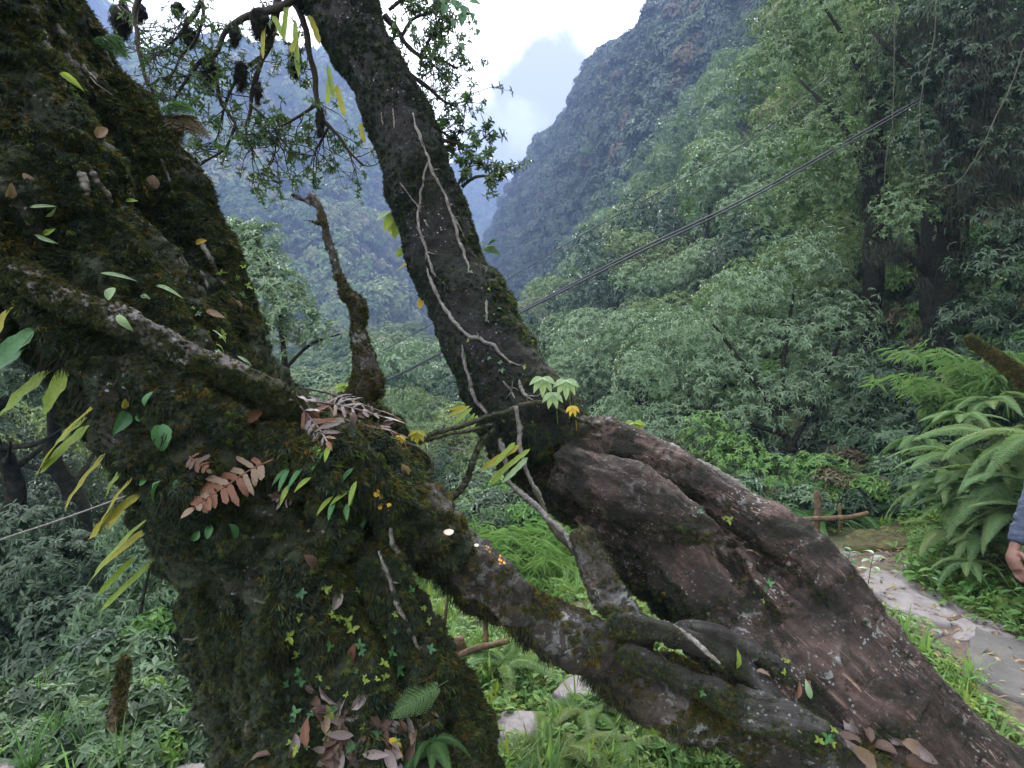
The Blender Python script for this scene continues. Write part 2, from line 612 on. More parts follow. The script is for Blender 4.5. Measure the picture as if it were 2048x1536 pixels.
M['moss_black'] = leaf_mat('hanging_moss', [(.008, .010, .008), (.016, .018, .012), (.028, .028, .016)], .9, .1, .1, .5)
M['trunk_far'] = plain_mat('hill_trunk_bark', [(.3, (.007, .008, .006)), (.5, (.016, .017, .011)), (.7, (.034, .032, .02))], 11, 1.0, 1.0, .08, spec=.05)
M['bark_mossy'] = bark_mat('mossy_bark', (0.026, 0.024, 0.019), (0.009, 0.009, 0.007), (0.068, 0.060, 0.049), (.022, .030, .014), .36, .52)
M['bark_ridge'] = bark_mat('pale_root_bark', (.17, .155, .155), (.05, .045, .04), (.34, .32, .33), (.035, .036, .014), .53, .60, lichen_amt=.60)
M['bark_lean'] = bark_mat('dark_leaning_bark', (0.022, 0.019, 0.018), (0.008, 0.007, 0.007), (0.047, 0.039, 0.036), (.014, .017, .012), .42, .58, lichen_amt=.70, stretch=(4, 30, 30), bump=.7)
M['bark_red'] = bark_mat('reddish_bark', (0.080, 0.053, 0.046), (0.018, 0.015, 0.013), (0.185, 0.127, 0.112), (.014, .014, .009), .47, .60,
                         lichen=(.22, .235, .23), lichen_amt=.58, flecks=(.30, .20, .165), stretch=(13, 30, 30), bump=.9)
M['bark_limb'] = bark_mat('lichen_limb_bark', (0.085, 0.071, 0.065), (0.022, 0.019, 0.016), (0.187, 0.157, 0.145), (.042, .036, .014), .50, .62,
                          lichen=(.27, .285, .28), lichen_amt=.50, stretch=(9, 24, 24), bump=1.0)
M['bark_grey'] = bark_mat('smooth_grey_root_bark', (.062, .058, .055), (.016, .015, .014), (.17, .16, .155), (.018, .02, .010), .48, .60, lichen_amt=.60, stretch=(5, 50, 50), bump=.9)
M['vine'] = plain_mat('vine_bark', [(.3, (.05, .045, .04)), (.55, (.14, .13, .12)), (.75, (.26, .25, .24))], 60, .85, .4, .004)
M['vine_dark'] = plain_mat('dark_vine_bark', [(.3, (.018, .018, .013)), (.6, (.05, .048, .03)), (.8, (.10, .10, .07))], 50, .9, .4, .004)
M['twig'] = plain_mat('twig_bark', [(.3, (.014, .012, .010)), (.7, (.04, .034, .028))], 40, .9, .3, .004)
M['cable'] = plain_mat('black_cable', [(.3, (.018, .02, .021)), (.7, (.035, .037, .038))], 3, .5, .05, .002)
M['soil'] = plain_mat('forest_soil', [(.25, (.03, .03, .018)), (.5, (.06, .065, .028)), (.75, (.10, .09, .055))], 2.2, .95, .5, .05)
M['hill'] = plain_mat('hill_soil', [(.3, (.015, .022, .012)), (.7, (.035, .045, .022))], .05, .95, .2, .5)
M['stone'] = plain_mat('path_stone', [(.22, (.07, .055, .045)), (.40, (.135, .122, .118)), (.58, (.185, .170, .168)), (.78, (.13, .11, .095))], 4.5, .9, .9, .03, 12)
M['stone_dark'] = plain_mat('dark_path_stone', [(.2, (.04, .036, .032)), (.5, (.075, .072, .068)), (.8, (.12, .11, .095))], 5, .9, .8, .03, 12)
M['dirt'] = plain_mat('path_dirt', [(.25, (.035, .027, .021)), (.5, (.085, .065, .05)), (.75, (.15, .12, .09))], 14, .95, 1.0, .03)
M['wood_moss'] = plain_mat('mossy_post_wood', [(.3, (.03, .022, .015)), (.5, (.085, .06, .036)), (.65, (.15, .10, .04)), (.8, (.07, .07, .02))], 24, .95, 1.0, .02)

# ------------------------------------------------------------------ terrain
_BY = [-8, 3, 5, 6.3, 8, 10, 20, 50, 100, 200]
_BX = [3.9, 3.6, 3.55, 4.9, 5.0, 5.4, 4.0, 1.0, -6, -18]
def ground_h(x, y):
    x = np.asarray(x, float); y = np.asarray(y, float)
    t = x - np.interp(y, _BY, _BX)
    near = smooth(2.0, 6.5, y)
    r = np.maximum(t, 0)
    right = 1.25 * (np.sqrt(r * r + 0.09) - 0.3)
    right = np.minimum(right, 70 + 0.1 * right) * (1 - smooth(120, 230, y))
    s = np.maximum(-t, 0)
    left = -near * (0.10 * np.minimum(s, 6) + 0.62 * np.maximum(s - 6, 0))
    left = left - (1 - near) * 0.55 * np.maximum(-x - 2.6, 0)
    left = np.maximum(left, -46)
    q = np.stack([x, y, np.zeros_like(x)], -1).reshape(-1, 3)
    nz_ = (0.06 * fbm(q * 0.9, 3, 3) + 0.35 * fbm(q * 0.13, 2, 5) * smooth(10, 30, np.hypot(x, y)).ravel()).reshape(x.shape)
    path = np.exp(-((x - 3.15) / 0.9) ** 2) * (y < 7)
    return right + left + nz_ * (1 - 0.7 * path)

def gh(x, y):
    return float(ground_h(np.array([x]), np.array([y]))[0])

U = np.linspace(-1, 1, 360)
gx = 7 * U + 893 * U ** 7 + 30 * U ** 3
V_ = np.linspace(-0.72, 1, 300)
gy = 4 + 8 * V_ + 960 * np.sign(V_) * np.abs(V_) ** 7 + 36 * V_ ** 3
GX, GY = np.meshgrid(gx, gy)
GZ = ground_h(GX, GY)
def grid_faces(nr, nc):
    i = np.arange(nr - 1)[:, None] * nc
    j = np.arange(nc - 1)[None, :]
    return np.stack([i + j, i + j + 1, i + nc + j + 1, i + nc + j], -1).reshape(-1, 4)
me = to_mesh('ground', np.stack([GX, GY, GZ], -1).reshape(-1, 3), grid_faces(*GX.shape), M['soil'])
ground = tag(link('ground', me), kind='structure')

def ruled(name, top, base, amp, nscale, nu=150, nv=70, seed=1, bulge=0.0, skirt=30):
    """hill side between a ridge line and a foot line, both given as bearing points with their distances"""
    T = spline(np.array([P(*q) for q in top]), nu)
    B = spline(np.array([P(*q) for q in base]), nu)
    back = T + np.array([0, 1, 0]) * np.linalg.norm(T - B, axis=1)[:, None] * 0.5 - np.array([0, 0, 1]) * 25
    low = B - np.array([0, 0, skirt]) - np.array([0, 1, 0]) * skirt * 0.15
    rows = [back]
    for v in np.linspace(0, 1, nv):
        q = T * (1 - v) + B * v
        q = q + np.array([0, -0.6, 0.5]) * bulge * math.sin(math.pi * v)
        rows.append(q)
    rows.append(low)
    G = np.array(rows)
    n = fbm(G.reshape(-1, 3) * nscale, 4, seed).reshape(G.shape[:2])
    w = np.ones(len(rows)); w[0] = 0.3; w[1] = .5; w[2] = .8; w[-2] = 0.3; w[-1] = 0
    G = G + (amp * n * w[:, None])[..., None] * np.array([0.35, -0.75, 0.45])
    o = link(name, to_mesh(name, G.reshape(-1, 3), grid_faces(*G.shape[:2]), M['hill']))
    tag(o, kind='structure')
    return G[1:-1]

def sample_surface(G, n):
    a, b, c_, d = G[:-1, :-1], G[:-1, 1:], G[1:, 1:], G[1:, :-1]
    ar = np.linalg.norm(np.cross(c_ - a, d - b), axis=-1).ravel()
    k = rng.choice(len(ar), n, p=ar / ar.sum())
    u = rng.random((n, 1)); v = rng.random((n, 1))
    a, b, c_, d = (q.reshape(-1, 3)[k] for q in (a, b, c_, d))
    return a * (1 - u) * (1 - v) + b * u * (1 - v) + c_ * u * v + d * (1 - u) * v

left_top = [(-500, 10, 380), (-200, 20, 380), (60, 70, 380), (260, 90, 380), (430, 130, 375), (560, 175, 365), (660, 205, 355), (760, 315, 345), (870, 450, 330), (950, 580, 310)]
left_base = [(-500, 640, 60), (-200, 680, 70), (100, 720, 85), (300, 760, 100), (500, 800, 115), (620, 830, 130), (720, 840, 150), (800, 840, 175), (880, 830, 220), (960, 800, 280)]
G_left = ruled('left_mountain', left_top, left_base, 40, 0.010, 170, 80, 11, 18)
right_top = [(1800, -420, 120), (1600, -250, 125), (1420, -70, 138), (1350, 10, 142), (1290, 75, 150), (1230, 130, 158), (1185, 165, 170), (1150, 250, 185), (1090, 325, 205), (1040, 385, 235), (1005, 450, 280), (960, 540, 330)]
right_base = [(1850, 80, 48), (1700, 180, 52), (1560, 300, 60), (1460, 400, 66), (1380, 480, 72), (1300, 560, 80), (1230, 640, 88), (1160, 700, 98), (1110, 740, 115), (1050, 770, 140), (1000, 790, 180), (940, 800, 240)]
G_right = ruled('right_mountain', right_top, right_base, 8, 0.03, 150, 80, 23, 5)
far_top = [(700, 300, 560), (800, 320, 560), (880, 345, 560), (925, 335, 550), (950, 345, 560), (985, 375, 560), (1010, 385, 550), (1040, 420, 570), (1100, 470, 580), (1200, 480, 580)]
far_base = [(700, 700, 430), (800, 720, 430), (880, 730, 440), (925, 740, 440), (950, 740, 440), (985, 740, 440), (1010, 740, 440), (1040, 740, 450), (1100, 740, 450), (1200, 740, 450)]
G_far = ruled('far_mountain', far_top, far_base, 16, 0.014, 90, 50, 31, 0)
knoll_top = [(100, 860, 60), (300, 830, 64), (440, 800, 68), (560, 770, 70), (640, 740, 74), (700, 690, 78), (760, 660, 80), (820, 665, 80), (880, 680, 78), (960, 720, 76), (1060, 760, 70), (1160, 800, 62)]
knoll_base = [(100, 1010, 26), (300, 990, 28), (420, 960, 30), (520, 930, 34), (640, 900, 36), (700, 890, 35), (760, 890, 34), (820, 890, 33), (880, 890, 33), (960, 890, 32), (1060, 900, 30), (1160, 900, 28)]
G_knoll = ruled('wooded_knoll', knoll_top, knoll_base, 3, 0.07, 110, 40, 41, 2, 25)

# ------------------------------------------------------------------ crowns
def crown(name, size, lobes, n_ros, k, L, w, mat, seed, tpl=LEAF4, droop=0.25, lobe_r=(.30, .48), spread=.85, flat=0.0, mb=None):
    """foliage: leaf whorls spread through lumpy lobes, open in places"""
    r = np.random.default_rng(seed)
    size = np.array(size, float)
    c0 = rand_dirs(lobes, r) * r.uniform(.25, .68, (lobes, 1))
    c0[:, 2] = c0[:, 2] * (1 - flat) + 0.05
    rad = r.uniform(*lobe_r, lobes)
    li = r.choice(lobes, n_ros, p=rad ** 2 / (rad ** 2).sum())
    u = rand_dirs(n_ros, r)
    u[:, 2] = np.where(u[:, 2] < -0.25, -u[:, 2], u[:, 2])
    rr = rad[li] * np.where(r.random(n_ros) < .8, r.uniform(.82, 1.08, n_ros), r.uniform(.3, .9, n_ros))
    p = c0[li] + u * rr[:, None]
    # cull most of what lies deep inside another lobe
    deep = np.zeros(n_ros, bool)
    for q in range(lobes):
        deep |= (np.linalg.norm(p - c0[q], axis=1) < rad[q] * .68) & (li != q)
    keep = ~deep | (r.random(n_ros) < .2)
    p, u = p[keep] * size, u[keep]
    ax = nrm(u * np.array([1, 1, .8]) + np.array([0, 0, .35]))
    own = mb is None
    mb = mb or MB()
    rosettes(mb, p, ax, k, L, w, spread, droop, tpl)
    if own:
        return mb.mesh(name, mat, False)

far_src = [source('far_tree', crown('far_tree', (1, 1, .95), 9, 950, 4, .17, .75, M['far_leaf'], 100 + i, droop=.15)) for i in range(5)]
mid_src = [source('mid_tree', crown('mid_tree', (1, 1, .9), 9, 1500, 5, .10, .6, M['slope_leaf'], 120 + i, droop=.2)) for i in range(4)]
dusk_src = [source('slope_tree', crown('slope_tree', (1, 1, .95), 8, 1500, 5, .10, .6, M[m], 140 + i, droop=.2)) for i, m in enumerate(('teal_leaf', 'teal_leaf', 'teal_leaf', 'dark_leaf', 'slope_leaf', 'brown_leaf'))]

def conifer_mesh(seed):
    mb = MB(); r = np.random.default_rng(seed)
    z = r.random(420) ** 1.2
    a = r.uniform(0, 6.283, 420)
    rr = .24 * (1 - z) * r.uniform(.55, 1.1, 420) + .015
    p = np.stack([np.cos(a) * rr * .3, np.sin(a) * rr * .3, z * 2 - .8], -1)
    d = np.stack([np.cos(a), np.sin(a), -.35 + 0 * a], -1)
    leaves(mb, p, d, np.tile([0, 0, 1.0], (420, 1)), rr * 1.2 + .03, .45, LEAF4)
    return mb.mesh('conifer', M['far_leaf'], False)
con_src = [source('far_conifer', conifer_mesh(200 + i)) for i in range(2)]

def tilt(n, amt=.25):
    z = np.tile([0, 0, 1.0], (n, 1)) + rng.normal(0, amt, (n, 3)) * np.array([1, 1, 0])
    return align_rot(z)

def forest(name, G, n, src, rmin, rmax, squash=(.8, 1.15), lift=.35, con=0.0):
    p = sample_surface(G, n)
    s = rng.uniform(rmin, rmax, n)
    clump = smooth(-.5, .6, fbm(p * .03, 2, 77))
    s = s * (.7 + .6 * clump)
    scl = np.stack([s, s, s * rng.uniform(*squash, n)], -1)
    p = p + np.array([0, 0, 1]) * (s * lift)[:, None]
    return scatter(name, src, p, tilt(n), scl, label=None)

forest('left_mountain_forest', G_left, 4200, far_src, 4.0, 8.5, (1.0, 1.4), .6)
pt = sample_surface(G_left[:26], 260)
pt = pt[np.argsort(vnoise(pt * .02, 9))[:150]]
scatter('mountain_conifers', con_src, pt + np.array([0, 0, 6.0]), tilt(len(pt), .03), rng.uniform(7, 12, len(pt)), idx=rng.integers(0, 2, len(pt)), kind='stuff')
forest('far_mountain_forest', G_far, 1500, far_src, 6, 10, (1, 1.4), .6)
forest('right_mountain_forest', G_right, 4000, dusk_src, 1.8, 5.0, (.9, 1.35), .5)
forest('knoll_forest', G_knoll, 900, mid_src, 1.5, 3.1)

# ------------------------------------------------------------------ hillside trees, one by one
def trunk_mesh(name, h, r0, r1, seed, mat, lean=.12, branches=5, seg=8, spread=.5):
    mb = MB(); r = np.random.default_rng(seed)
    pts = [np.array([0, 0, -.3])]
    for i in range(1, 6):
        pts.append(np.array([r.normal(0, lean) * i * .3, r.normal(0, lean) * i * .3, h * i / 5]))
    s = spline(np.array(pts), 16)
    rad = np.linspace(r0, r1, 16); rad[0] *= 1.5
    add_tube(mb, s, rad, seg, .2, seed)
    for b in range(branches):
        k = r.integers(6, 14)
        a = r.uniform(0, 6.283)
        e = s[k] + np.array([np.cos(a), np.sin(a), r.uniform(.3, .9)]) * h * spread * r.uniform(.5, 1)
        m = (s[k] + e) / 2 + np.array([0, 0, -.05 * h])
        q = spline(np.array([s[k], m, e]), 8)
        add_tube(mb, q, np.linspace(rad[k] * .5, rad[k] * .12, 8), 6, .15, seed + b)
    return mb.mesh(name, mat)

def make_tree(name, label, cat, group, h, size, seed, mat, n_ros=900, k=6, L=.2, w=.32, lobes=12, tr=.09, droop=.3, flat=.0, tmat='trunk_far', tpl=LEAF4):
    root = thing(name, label, cat, (0, 0, 0), 0, group)
    link('trunk', trunk_mesh('trunk', h * .95, tr, tr * .35, seed, M[tmat]), root)
    c_ = link('crown', crown('crown', size, lobes, n_ros, k, L, w, M[mat], seed, tpl, droop, flat=flat), root, (0, 0, h))
    return root

protos = [
    make_tree('broadleaf_tree', 'pale grey-green broadleaf tree on the near right hillside', 'tree', 'trees on the right hillside', 3.2, (2.3, 2.3, 2.2), 301, 'pale_leaf', 2100, 6, .155, .34),
    make_tree('broadleaf_tree', 'mid-green rounded broadleaf tree on the right hillside', 'tree', 'trees on the right hillside', 3.4, (2.5, 2.5, 2.1), 302, 'yellow_leaf', 2100, 6, .15, .36),
    make_tree('broadleaf_tree', 'dark green dense broadleaf tree on the right hillside', 'tree', 'trees on the right hillside', 3.3, (2.2, 2.2, 2.3), 303, 'teal_leaf', 2100, 6, .145, .32),
    make_tree('broadleaf_tree', 'drooping pale-leaved tree on the right hillside', 'tree', 'trees on the right hillside', 3.0, (2.4, 2.4, 1.9), 304, 'slope_leaf', 2100, 6, .165, .30, droop=.45),
]
far_crowns = [crown('crown', sz, 11, 760, 5, L, .36, M[m], 320 + i, droop=dr) for i, (sz, L, m, dr) in enumerate((((2.3, 2.3, 2.2), .24, 'pale_leaf', .3), ((2.5, 2.5, 2.1), .24, 'yellow_leaf', .3), ((2.2, 2.2, 2.3), .23, 'teal_leaf', .3), ((2.4, 2.4, 1.9), .25, 'slope_leaf', .45)))]
used = [False] * len(protos)
def put(i, x, y, s, z=None, label=None, group=None, sq=1.0):
    z = gh(x, y) - .25 if z is None else z
    rz = random.uniform(0, 6.28)
    if not used[i]:
        o = protos[i]; used[i] = True
        o.location = (x, y, z); o.rotation_euler = (0, 0, rz); o.scale = (s, s, s * sq)
        if label: o['label'] = label
        if group: o['group'] = group
        return o
    r = dup(protos[i], (x, y, z), rz, (s, s, s * sq), label, group)
    if y > 24 or y < 0:
        for ch in r.children:
            if ch.name.startswith('crown'):
                ch.data = far_crowns[i]
    return r

# spread over the slope between 13 m and 75 m, keeping a distance from each other
placed = []
tries = 0
while len(placed) < 230 and tries < 30000:
    tries += 1
    d = 13 * (74 / 13) ** random.random()
    px = random.uniform(1010, 2300)
    x = (px - 1024) / F * d
    t = x - np.interp(d, _BY, _BX)
    if t < -2.0:
        continue
    z = gh(x, d)
    py = 768 - (z + 3 - CZ) / d * F
    if py < -300 or py > 1050:
        continue
    s = (0.55 + d * .016) * random.uniform(.8, 1.25)
    s = min(s, 1.5)
    if any((x - q[0]) ** 2 + (d - q[1]) ** 2 < (1.25 * (s + q[2])) ** 2 for q in placed):
        continue
    placed.append((x, d, s))
for x, d, s in placed:
    n = vnoise(np.array([[x * .13, d * .13, 0]]), 5)[0] + random.uniform(-.5, .5)
    i = 0 if n > .3 else (3 if n > .05 else (1 if n > -.3 else 2))
    pyc = 768 - (gh(x, d) + 3 * s - CZ) / d * F
    pxc = 1024 + x / d * F
    cab = pyc - np.interp(pxc, [770, 1030, 1480, 1900, 2100], [760, 628, 402, 165, 70])
    look = ['pale grey-green', 'yellowish-green', 'dark green', 'drooping green'][i]
    big = 'small' if s < .85 else ('large' if s > 1.2 else 'middle-sized')
    where = ('high above the cable' if cab < -260 else 'just above the cable' if cab < -60 else 'crossed by the cable' if cab < 60 else 'just below the cable' if cab < 240 else 'far below the cable')
    far = 'near' if d < 20 else ('halfway along' if d < 38 else 'far along')
    side = 'by the stem' if pxc < 1200 else ('mid-slope' if pxc < 1560 else ('left of dark trunks' if pxc < 1850 else 'far right'))
    put(i, x, d, s, None, f'{big} {look} tree {where}, {side}, {far} hillside')

# the ravine trees seen in the gap behind the trunks and to the left
rav_group = 'trees in the ravine behind the leaning trunk'
for px, py, d, s, i in [(800, 720, 30, 1.5, 0), (880, 700, 34, 1.5, 0), (760, 780, 27, 1.2, 3), (860, 800, 22, 1.1, 3), (930, 780, 24, 1.2, 2), (980, 800, 20, 1.0, 2),
                        (840, 860, 17, .8, 3), (910, 870, 15, .75, 2), (970, 860, 14, .75, 1), (1000, 740, 30, 1.3, 2), (1060, 700, 36, 1.4, 1), (700, 800, 32, 1.3, 1),
                        (640, 810, 38, 1.5, 1), (1020, 840, 16, .8, 2), (1100, 780, 26, 1.2, 2), (1150, 720, 32, 1.2, 1), (880, 930, 12, .55, 2), (950, 925, 11.5, .5, 3), (820, 910, 13, .6, 1),
                        (780, 830, 24, 1.1, 0)]:
    q = P(px, py, d)
    put(i, q[0], q[1], s, q[2] - 4.6 * s, ['pale green tree', 'yellowish tree', 'dark green tree', 'drooping tree'][i] + (' high' if py < 730 else ' midway' if py < 830 else ' low') + ' in the ravine, ' + ('left of the snag' if px < 720 else 'between snag and leaning stem' if px < 870 else 'behind the stem foot' if px < 1040 else 'right of the leaning stem'), rav_group)
left_group = 'trees on the left slope behind the mossy trunk'
for px, py, d, s, i in [(60, 760, 13, 1.1, 2), (-60, 650, 15, 1.2, 2), (150, 830, 12, .9, 1), (20, 900, 10, .8, 2), (250, 900, 11, .75, 1), (330, 1000, 10, .6, 2), (100, 1000, 8.5, .6, 2),
                        (-80, 900, 9, .8, 1), (240, 1050, 9, .5, 1), (0, 1080, 7.5, .5, 2), (180, 1130, 7, .4, 2), (90, 1190, 6.4, .42, 2), (-30, 1230, 6, .45, 2), (400, 1150, 9, .5, 1), (-150, 1100, 6.6, .6, 2)]:
    q = P(px, py, d)
    put(i, q[0], q[1], s, q[2] - 4.4 * s, ['', 'yellowish bushy tree', 'dark green bushy tree'][i] + (' high up' if py < 860 else ' midway down' if py < 1060 else ' low down') + (' at the left edge' if px < 100 else ' close behind the mossy trunk') + (', farthest' if d > 10.5 else ', nearest' if d < 6.8 else ''), left_group)

# ------------------------------------------------------------------ the two big trees
def body(name, specs, mat, parent, voxel, disp, seed, extra=None, n=60, seg=28, rough=.0):
    """limbs grown together into one skin: tubes joined by remeshing, then roughened"""
    mb = MB()
    samples = []
    for sp in specs:
        p, r = pix_path(sp, n)
        add_tube(mb, p, np.maximum(r, .004), seg, rough, seed)
        t, A, B = frames(p)
        s = np.concatenate([[0], np.cumsum(np.linalg.norm(np.diff(p, axis=0), axis=1))])
        samples.append((p, A, B, s, r))
    tmp = link('tmp', mb.mesh('tmp', mat))
    md = tmp.modifiers.new('r', 'REMESH')
    md.mode = 'VOXEL'
    md.voxel_size = voxel
    sm = tmp.modifiers.new('s', 'SMOOTH'); sm.iterations = 6; sm.factor = .6
    dg = bpy.context.evaluated_depsgraph_get()
    me = bpy.data.meshes.new_from_object(tmp.evaluated_get(dg))
    old = tmp.data
    bpy.data.objects.remove(tmp); bpy.data.meshes.remove(old)
    nv = len(me.vertices)
    co = np.empty(nv * 3, np.float32); me.vertices.foreach_get('co', co); co = co.reshape(-1, 3).astype(float)
    no = np.empty(nv * 3, np.float32); me.vertices.foreach_get('normal', no); no = no.reshape(-1, 3).astype(float)
    pp = np.concatenate([q[0] for q in samples]); aa = np.concatenate([q[1] for q in samples]); bb = np.concatenate([q[2] for q in samples])
    ss = np.concatenate([q[3] for q in samples]); rr = np.concatenate([q[4] for q in samples])
    suv = np.empty((nv, 3))
    for k in range(0, nv, 20000):
        c_ = co[k:k + 20000]
        d = np.linalg.norm(c_[:, None, :] - pp[None], axis=2) - rr[None]
        i = d.argmin(1)
        e = c_ - pp[i]
        suv[k:k + 20000] = np.stack([ss[i], (e * aa[i]).sum(1), (e * bb[i]).sum(1)], -1)
    h = disp(co, suv, no)
    co = co + no * h[:, None]
    me.vertices.foreach_set('co', co.astype(np.float32).ravel())
    at = me.attributes.new('suv', 'FLOAT_VECTOR', 'POINT')
    at.data.foreach_set('vector', suv.astype(np.float32).ravel())
    me.polygons.foreach_set('use_smooth', np.ones(len(me.polygons), bool))
    me.materials.clear(); me.materials.append(mat)
    me.name = name
    me.update()
    return link(name, me, parent)

def mesh_arrays(o):
    me = o.data
    co = np.empty(len(me.vertices) * 3, np.float32); me.vertices.foreach_get('co', co)
    co = co.reshape(-1, 3).astype(float)
    me.calc_loop_triangles()
    tr = np.empty(len(me.loop_triangles) * 3, np.int32); me.loop_triangles.foreach_get('vertices', tr)
    return co, tr.reshape(-1, 3)

def surface_points(o, n):
    co, tr = mesh_arrays(o)
    a, b, c_ = co[tr[:, 0]], co[tr[:, 1]], co[tr[:, 2]]
    nn = np.cross(b - a, c_ - a)
    ar = np.linalg.norm(nn, axis=1)
    k = rng.choice(len(ar), n, p=ar / ar.sum())
    u = rng.random((n, 1)); v = rng.random((n, 1))
    f = (u + v) > 1
    u = np.where(f, 1 - u, u); v = np.where(f, 1 - v, v)
    return a[k] + (b[k] - a[k]) * u + (c_[k] - a[k]) * v, nrm(nn[k])

def facing(p, n, lim=-.25):
    """keeps what could be seen from round the camera's side of the trunk, and its rim"""
    view = nrm(np.array([0, 0, CZ]) - p)
    return (view * n).sum(1) > lim

# --- left tree, moss-grown
A_ = [(-190, -260, 1.5, 230), (-110, -60, 1.5, 205), (-60, 150, 1.48, 180), (0, 330, 1.46, 172), (90, 500, 1.46, 165), (205, 640, 1.48, 152), (325, 770, 1.5, 160),
      (430, 900, 1.57, 168), (540, 1060, 1.70, 182), (605, 1200, 1.72, 190), (668, 1350, 1.7, 196), (715, 1480, 1.7, 206), (735, 1620, 1.7, 235), (740, 1800, 1.7, 300)]
B_ = [(-110, -200, 1.85, 130), (30, 30, 1.82, 122), (112, 190, 1.8, 120), (205, 340, 1.8, 125), (285, 480, 1.8, 125), (390, 660, 1.8, 118), (480, 810, 1.78, 118), (570, 960, 1.76, 140), (640, 1120, 1.75, 160)]
ledge = [(470, 880, 1.60, 90), (560, 890, 1.54, 82), (650, 910, 1.53, 86), (740, 960, 1.58, 88), (825, 1030, 1.68, 74), (900, 1090, 1.76, 56)]
pillar = [(660, 960, 1.50, 34), (680, 1010, 1.49, 34), (690, 1060, 1.50, 26), (700, 1100, 1.53, 12)]
crotch = [(560, 850, 1.9, 50), (650, 835, 2.0, 42), (720, 845, 2.15, 45), (790, 880, 2.1, 40), (830, 940, 2.0, 40)]
flare1 = [(840, 1300, 1.72, 60), (880, 1400, 1.72, 70), (920, 1480, 1.7, 75), (950, 1600, 1.68, 95)]
flare2 = [(395, 1200, 1.6, 32), (420, 1330, 1.6, 34), (445, 1430, 1.6, 40), (490, 1560, 1.6, 60), (500, 1700, 1.6, 80)]
flare3 = [(520, 1180, 1.44, 22), (505, 1300, 1.45, 24), (525, 1420, 1.45, 30), (540, 1560, 1.42, 45)]
flare4 = [(600, 1120, 1.45, 18), (560, 1240, 1.43, 22), (535, 1350, 1.44, 24), (560, 1460, 1.44, 30), (590, 1600, 1.42, 40)]
flare5 = [(760, 1100, 1.62, 50), (800, 1220, 1.62, 52), (835, 1330, 1.62, 55), (850, 1450, 1.6, 70)]
def disp_left(co, suv, no):
    q = suv * np.array([2.2, 8, 8])
    ridges = fbm(q, 3, 4)
    lumps = fbm(co * 5.5, 3, 8)
    m = fbm(co * 24, 3, 12)
    return .040 * ridges + .030 * lumps + .016 * m
left_tree = thing('mossy_tree', 'huge moss-covered tree leaning in from the left, two stems over one ribbed trunk', 'tree', tuple(P(700, 1700, 1.9)))
def local(root):
    return Matrix.Translation(-Vector(root.location))
def attach(o, root):
    o.parent = root
    o.matrix_parent_inverse = local(root)
    return o
left_body = attach(body('trunk', [A_, B_, ledge, pillar, crotch, flare1, flare2, flare3, flare4, flare5], M['bark_mossy'], None, .014, disp_left, 1), left_tree)

ridge_ = [(5, 520, 1.28, 25), (45, 545, 1.27, 28), (110, 590, 1.28, 31), (200, 630, 1.28, 30), (290, 665, 1.30, 27), (370, 705, 1.34, 24), (450, 742, 1.38, 24), (530, 785, 1.44, 24), (600, 830, 1.52, 27), (660, 880, 1.60, 27)]
def disp_small(co, suv, no):
    return .008 * fbm(suv * np.array([6, 20, 20]), 3, 5) + .005 * fbm(co * 30, 3, 6) + .012 * fbm(co * 7, 2, 3)
ridge_o = attach(body('surface_root', [ridge_], M['bark_ridge'], None, .008, disp_small, 2, n=70), left_tree)
E_ = [(760, 985, 1.70, 66), (830, 1035, 1.72, 62), (890, 1088, 1.76, 58), (980, 1160, 1.8, 56), (1085, 1232, 1.84, 56), (1200, 1292, 1.86, 56), (1320, 1375, 1.86, 62), (1450, 1440, 1.84, 70), (1570, 1490, 1.82, 78), (1680, 1560, 1.78, 90), (1760, 1680, 1.75, 100)]
def disp_limb(co, suv, no):
    return .014 * fbm(suv * np.array([4, 14, 14]), 3, 25) + .010 * fbm(co * 28, 3, 26) + .026 * fbm(co * 6, 2, 23)
limb_o = attach(body('limb', [E_], M['bark_limb'], None, .0095, disp_limb, 3, n=80), left_tree)
F1 = [(690, 850, 2.2, 36.9), (715, 810, 2.2, 29.5), (735, 760, 2.2, 28.7), (728, 715, 2.2, 22.1), (717, 670, 2.2, 16.4), (716, 630, 2.2, 15.6), (712, 608, 2.2, 14.8), (694, 590, 2.2, 11.5), (680, 560, 2.2, 10.2), (664, 510, 2.2, 9.4), (650, 455, 2.2, 8.6), (638, 415, 2.2, 8.2), (622, 388, 2.2, 6.6)]
F2 = [(632, 410, 2.2, 6.6), (612, 402, 2.2, 6.1), (597, 396, 2.2, 5.7), (581, 388, 2.2, 3.7)]
F3 = [(714, 625, 2.2, 8.2), (720, 606, 2.2, 6.6), (717, 588, 2.2, 3.3)]
F4 = [(742, 745, 2.18, 13.1), (758, 765, 2.16, 9.8), (760, 800, 2.16, 4.1)]
F5 = [(640, 450, 2.2, 3.3), (622, 442, 2.2, 2.5), (606, 440, 2.2, 1.2)]
snag_o = attach(body('dead_snag', [F1, F2, F3, F4, F5], M['bark_limb'], None, .0062, lambda c, s, n: .004 * fbm(s * np.array([8, 30, 30]), 3, 5) + .005 * fbm(c * 26, 2, 6), 4, n=60, seg=18), left_tree)

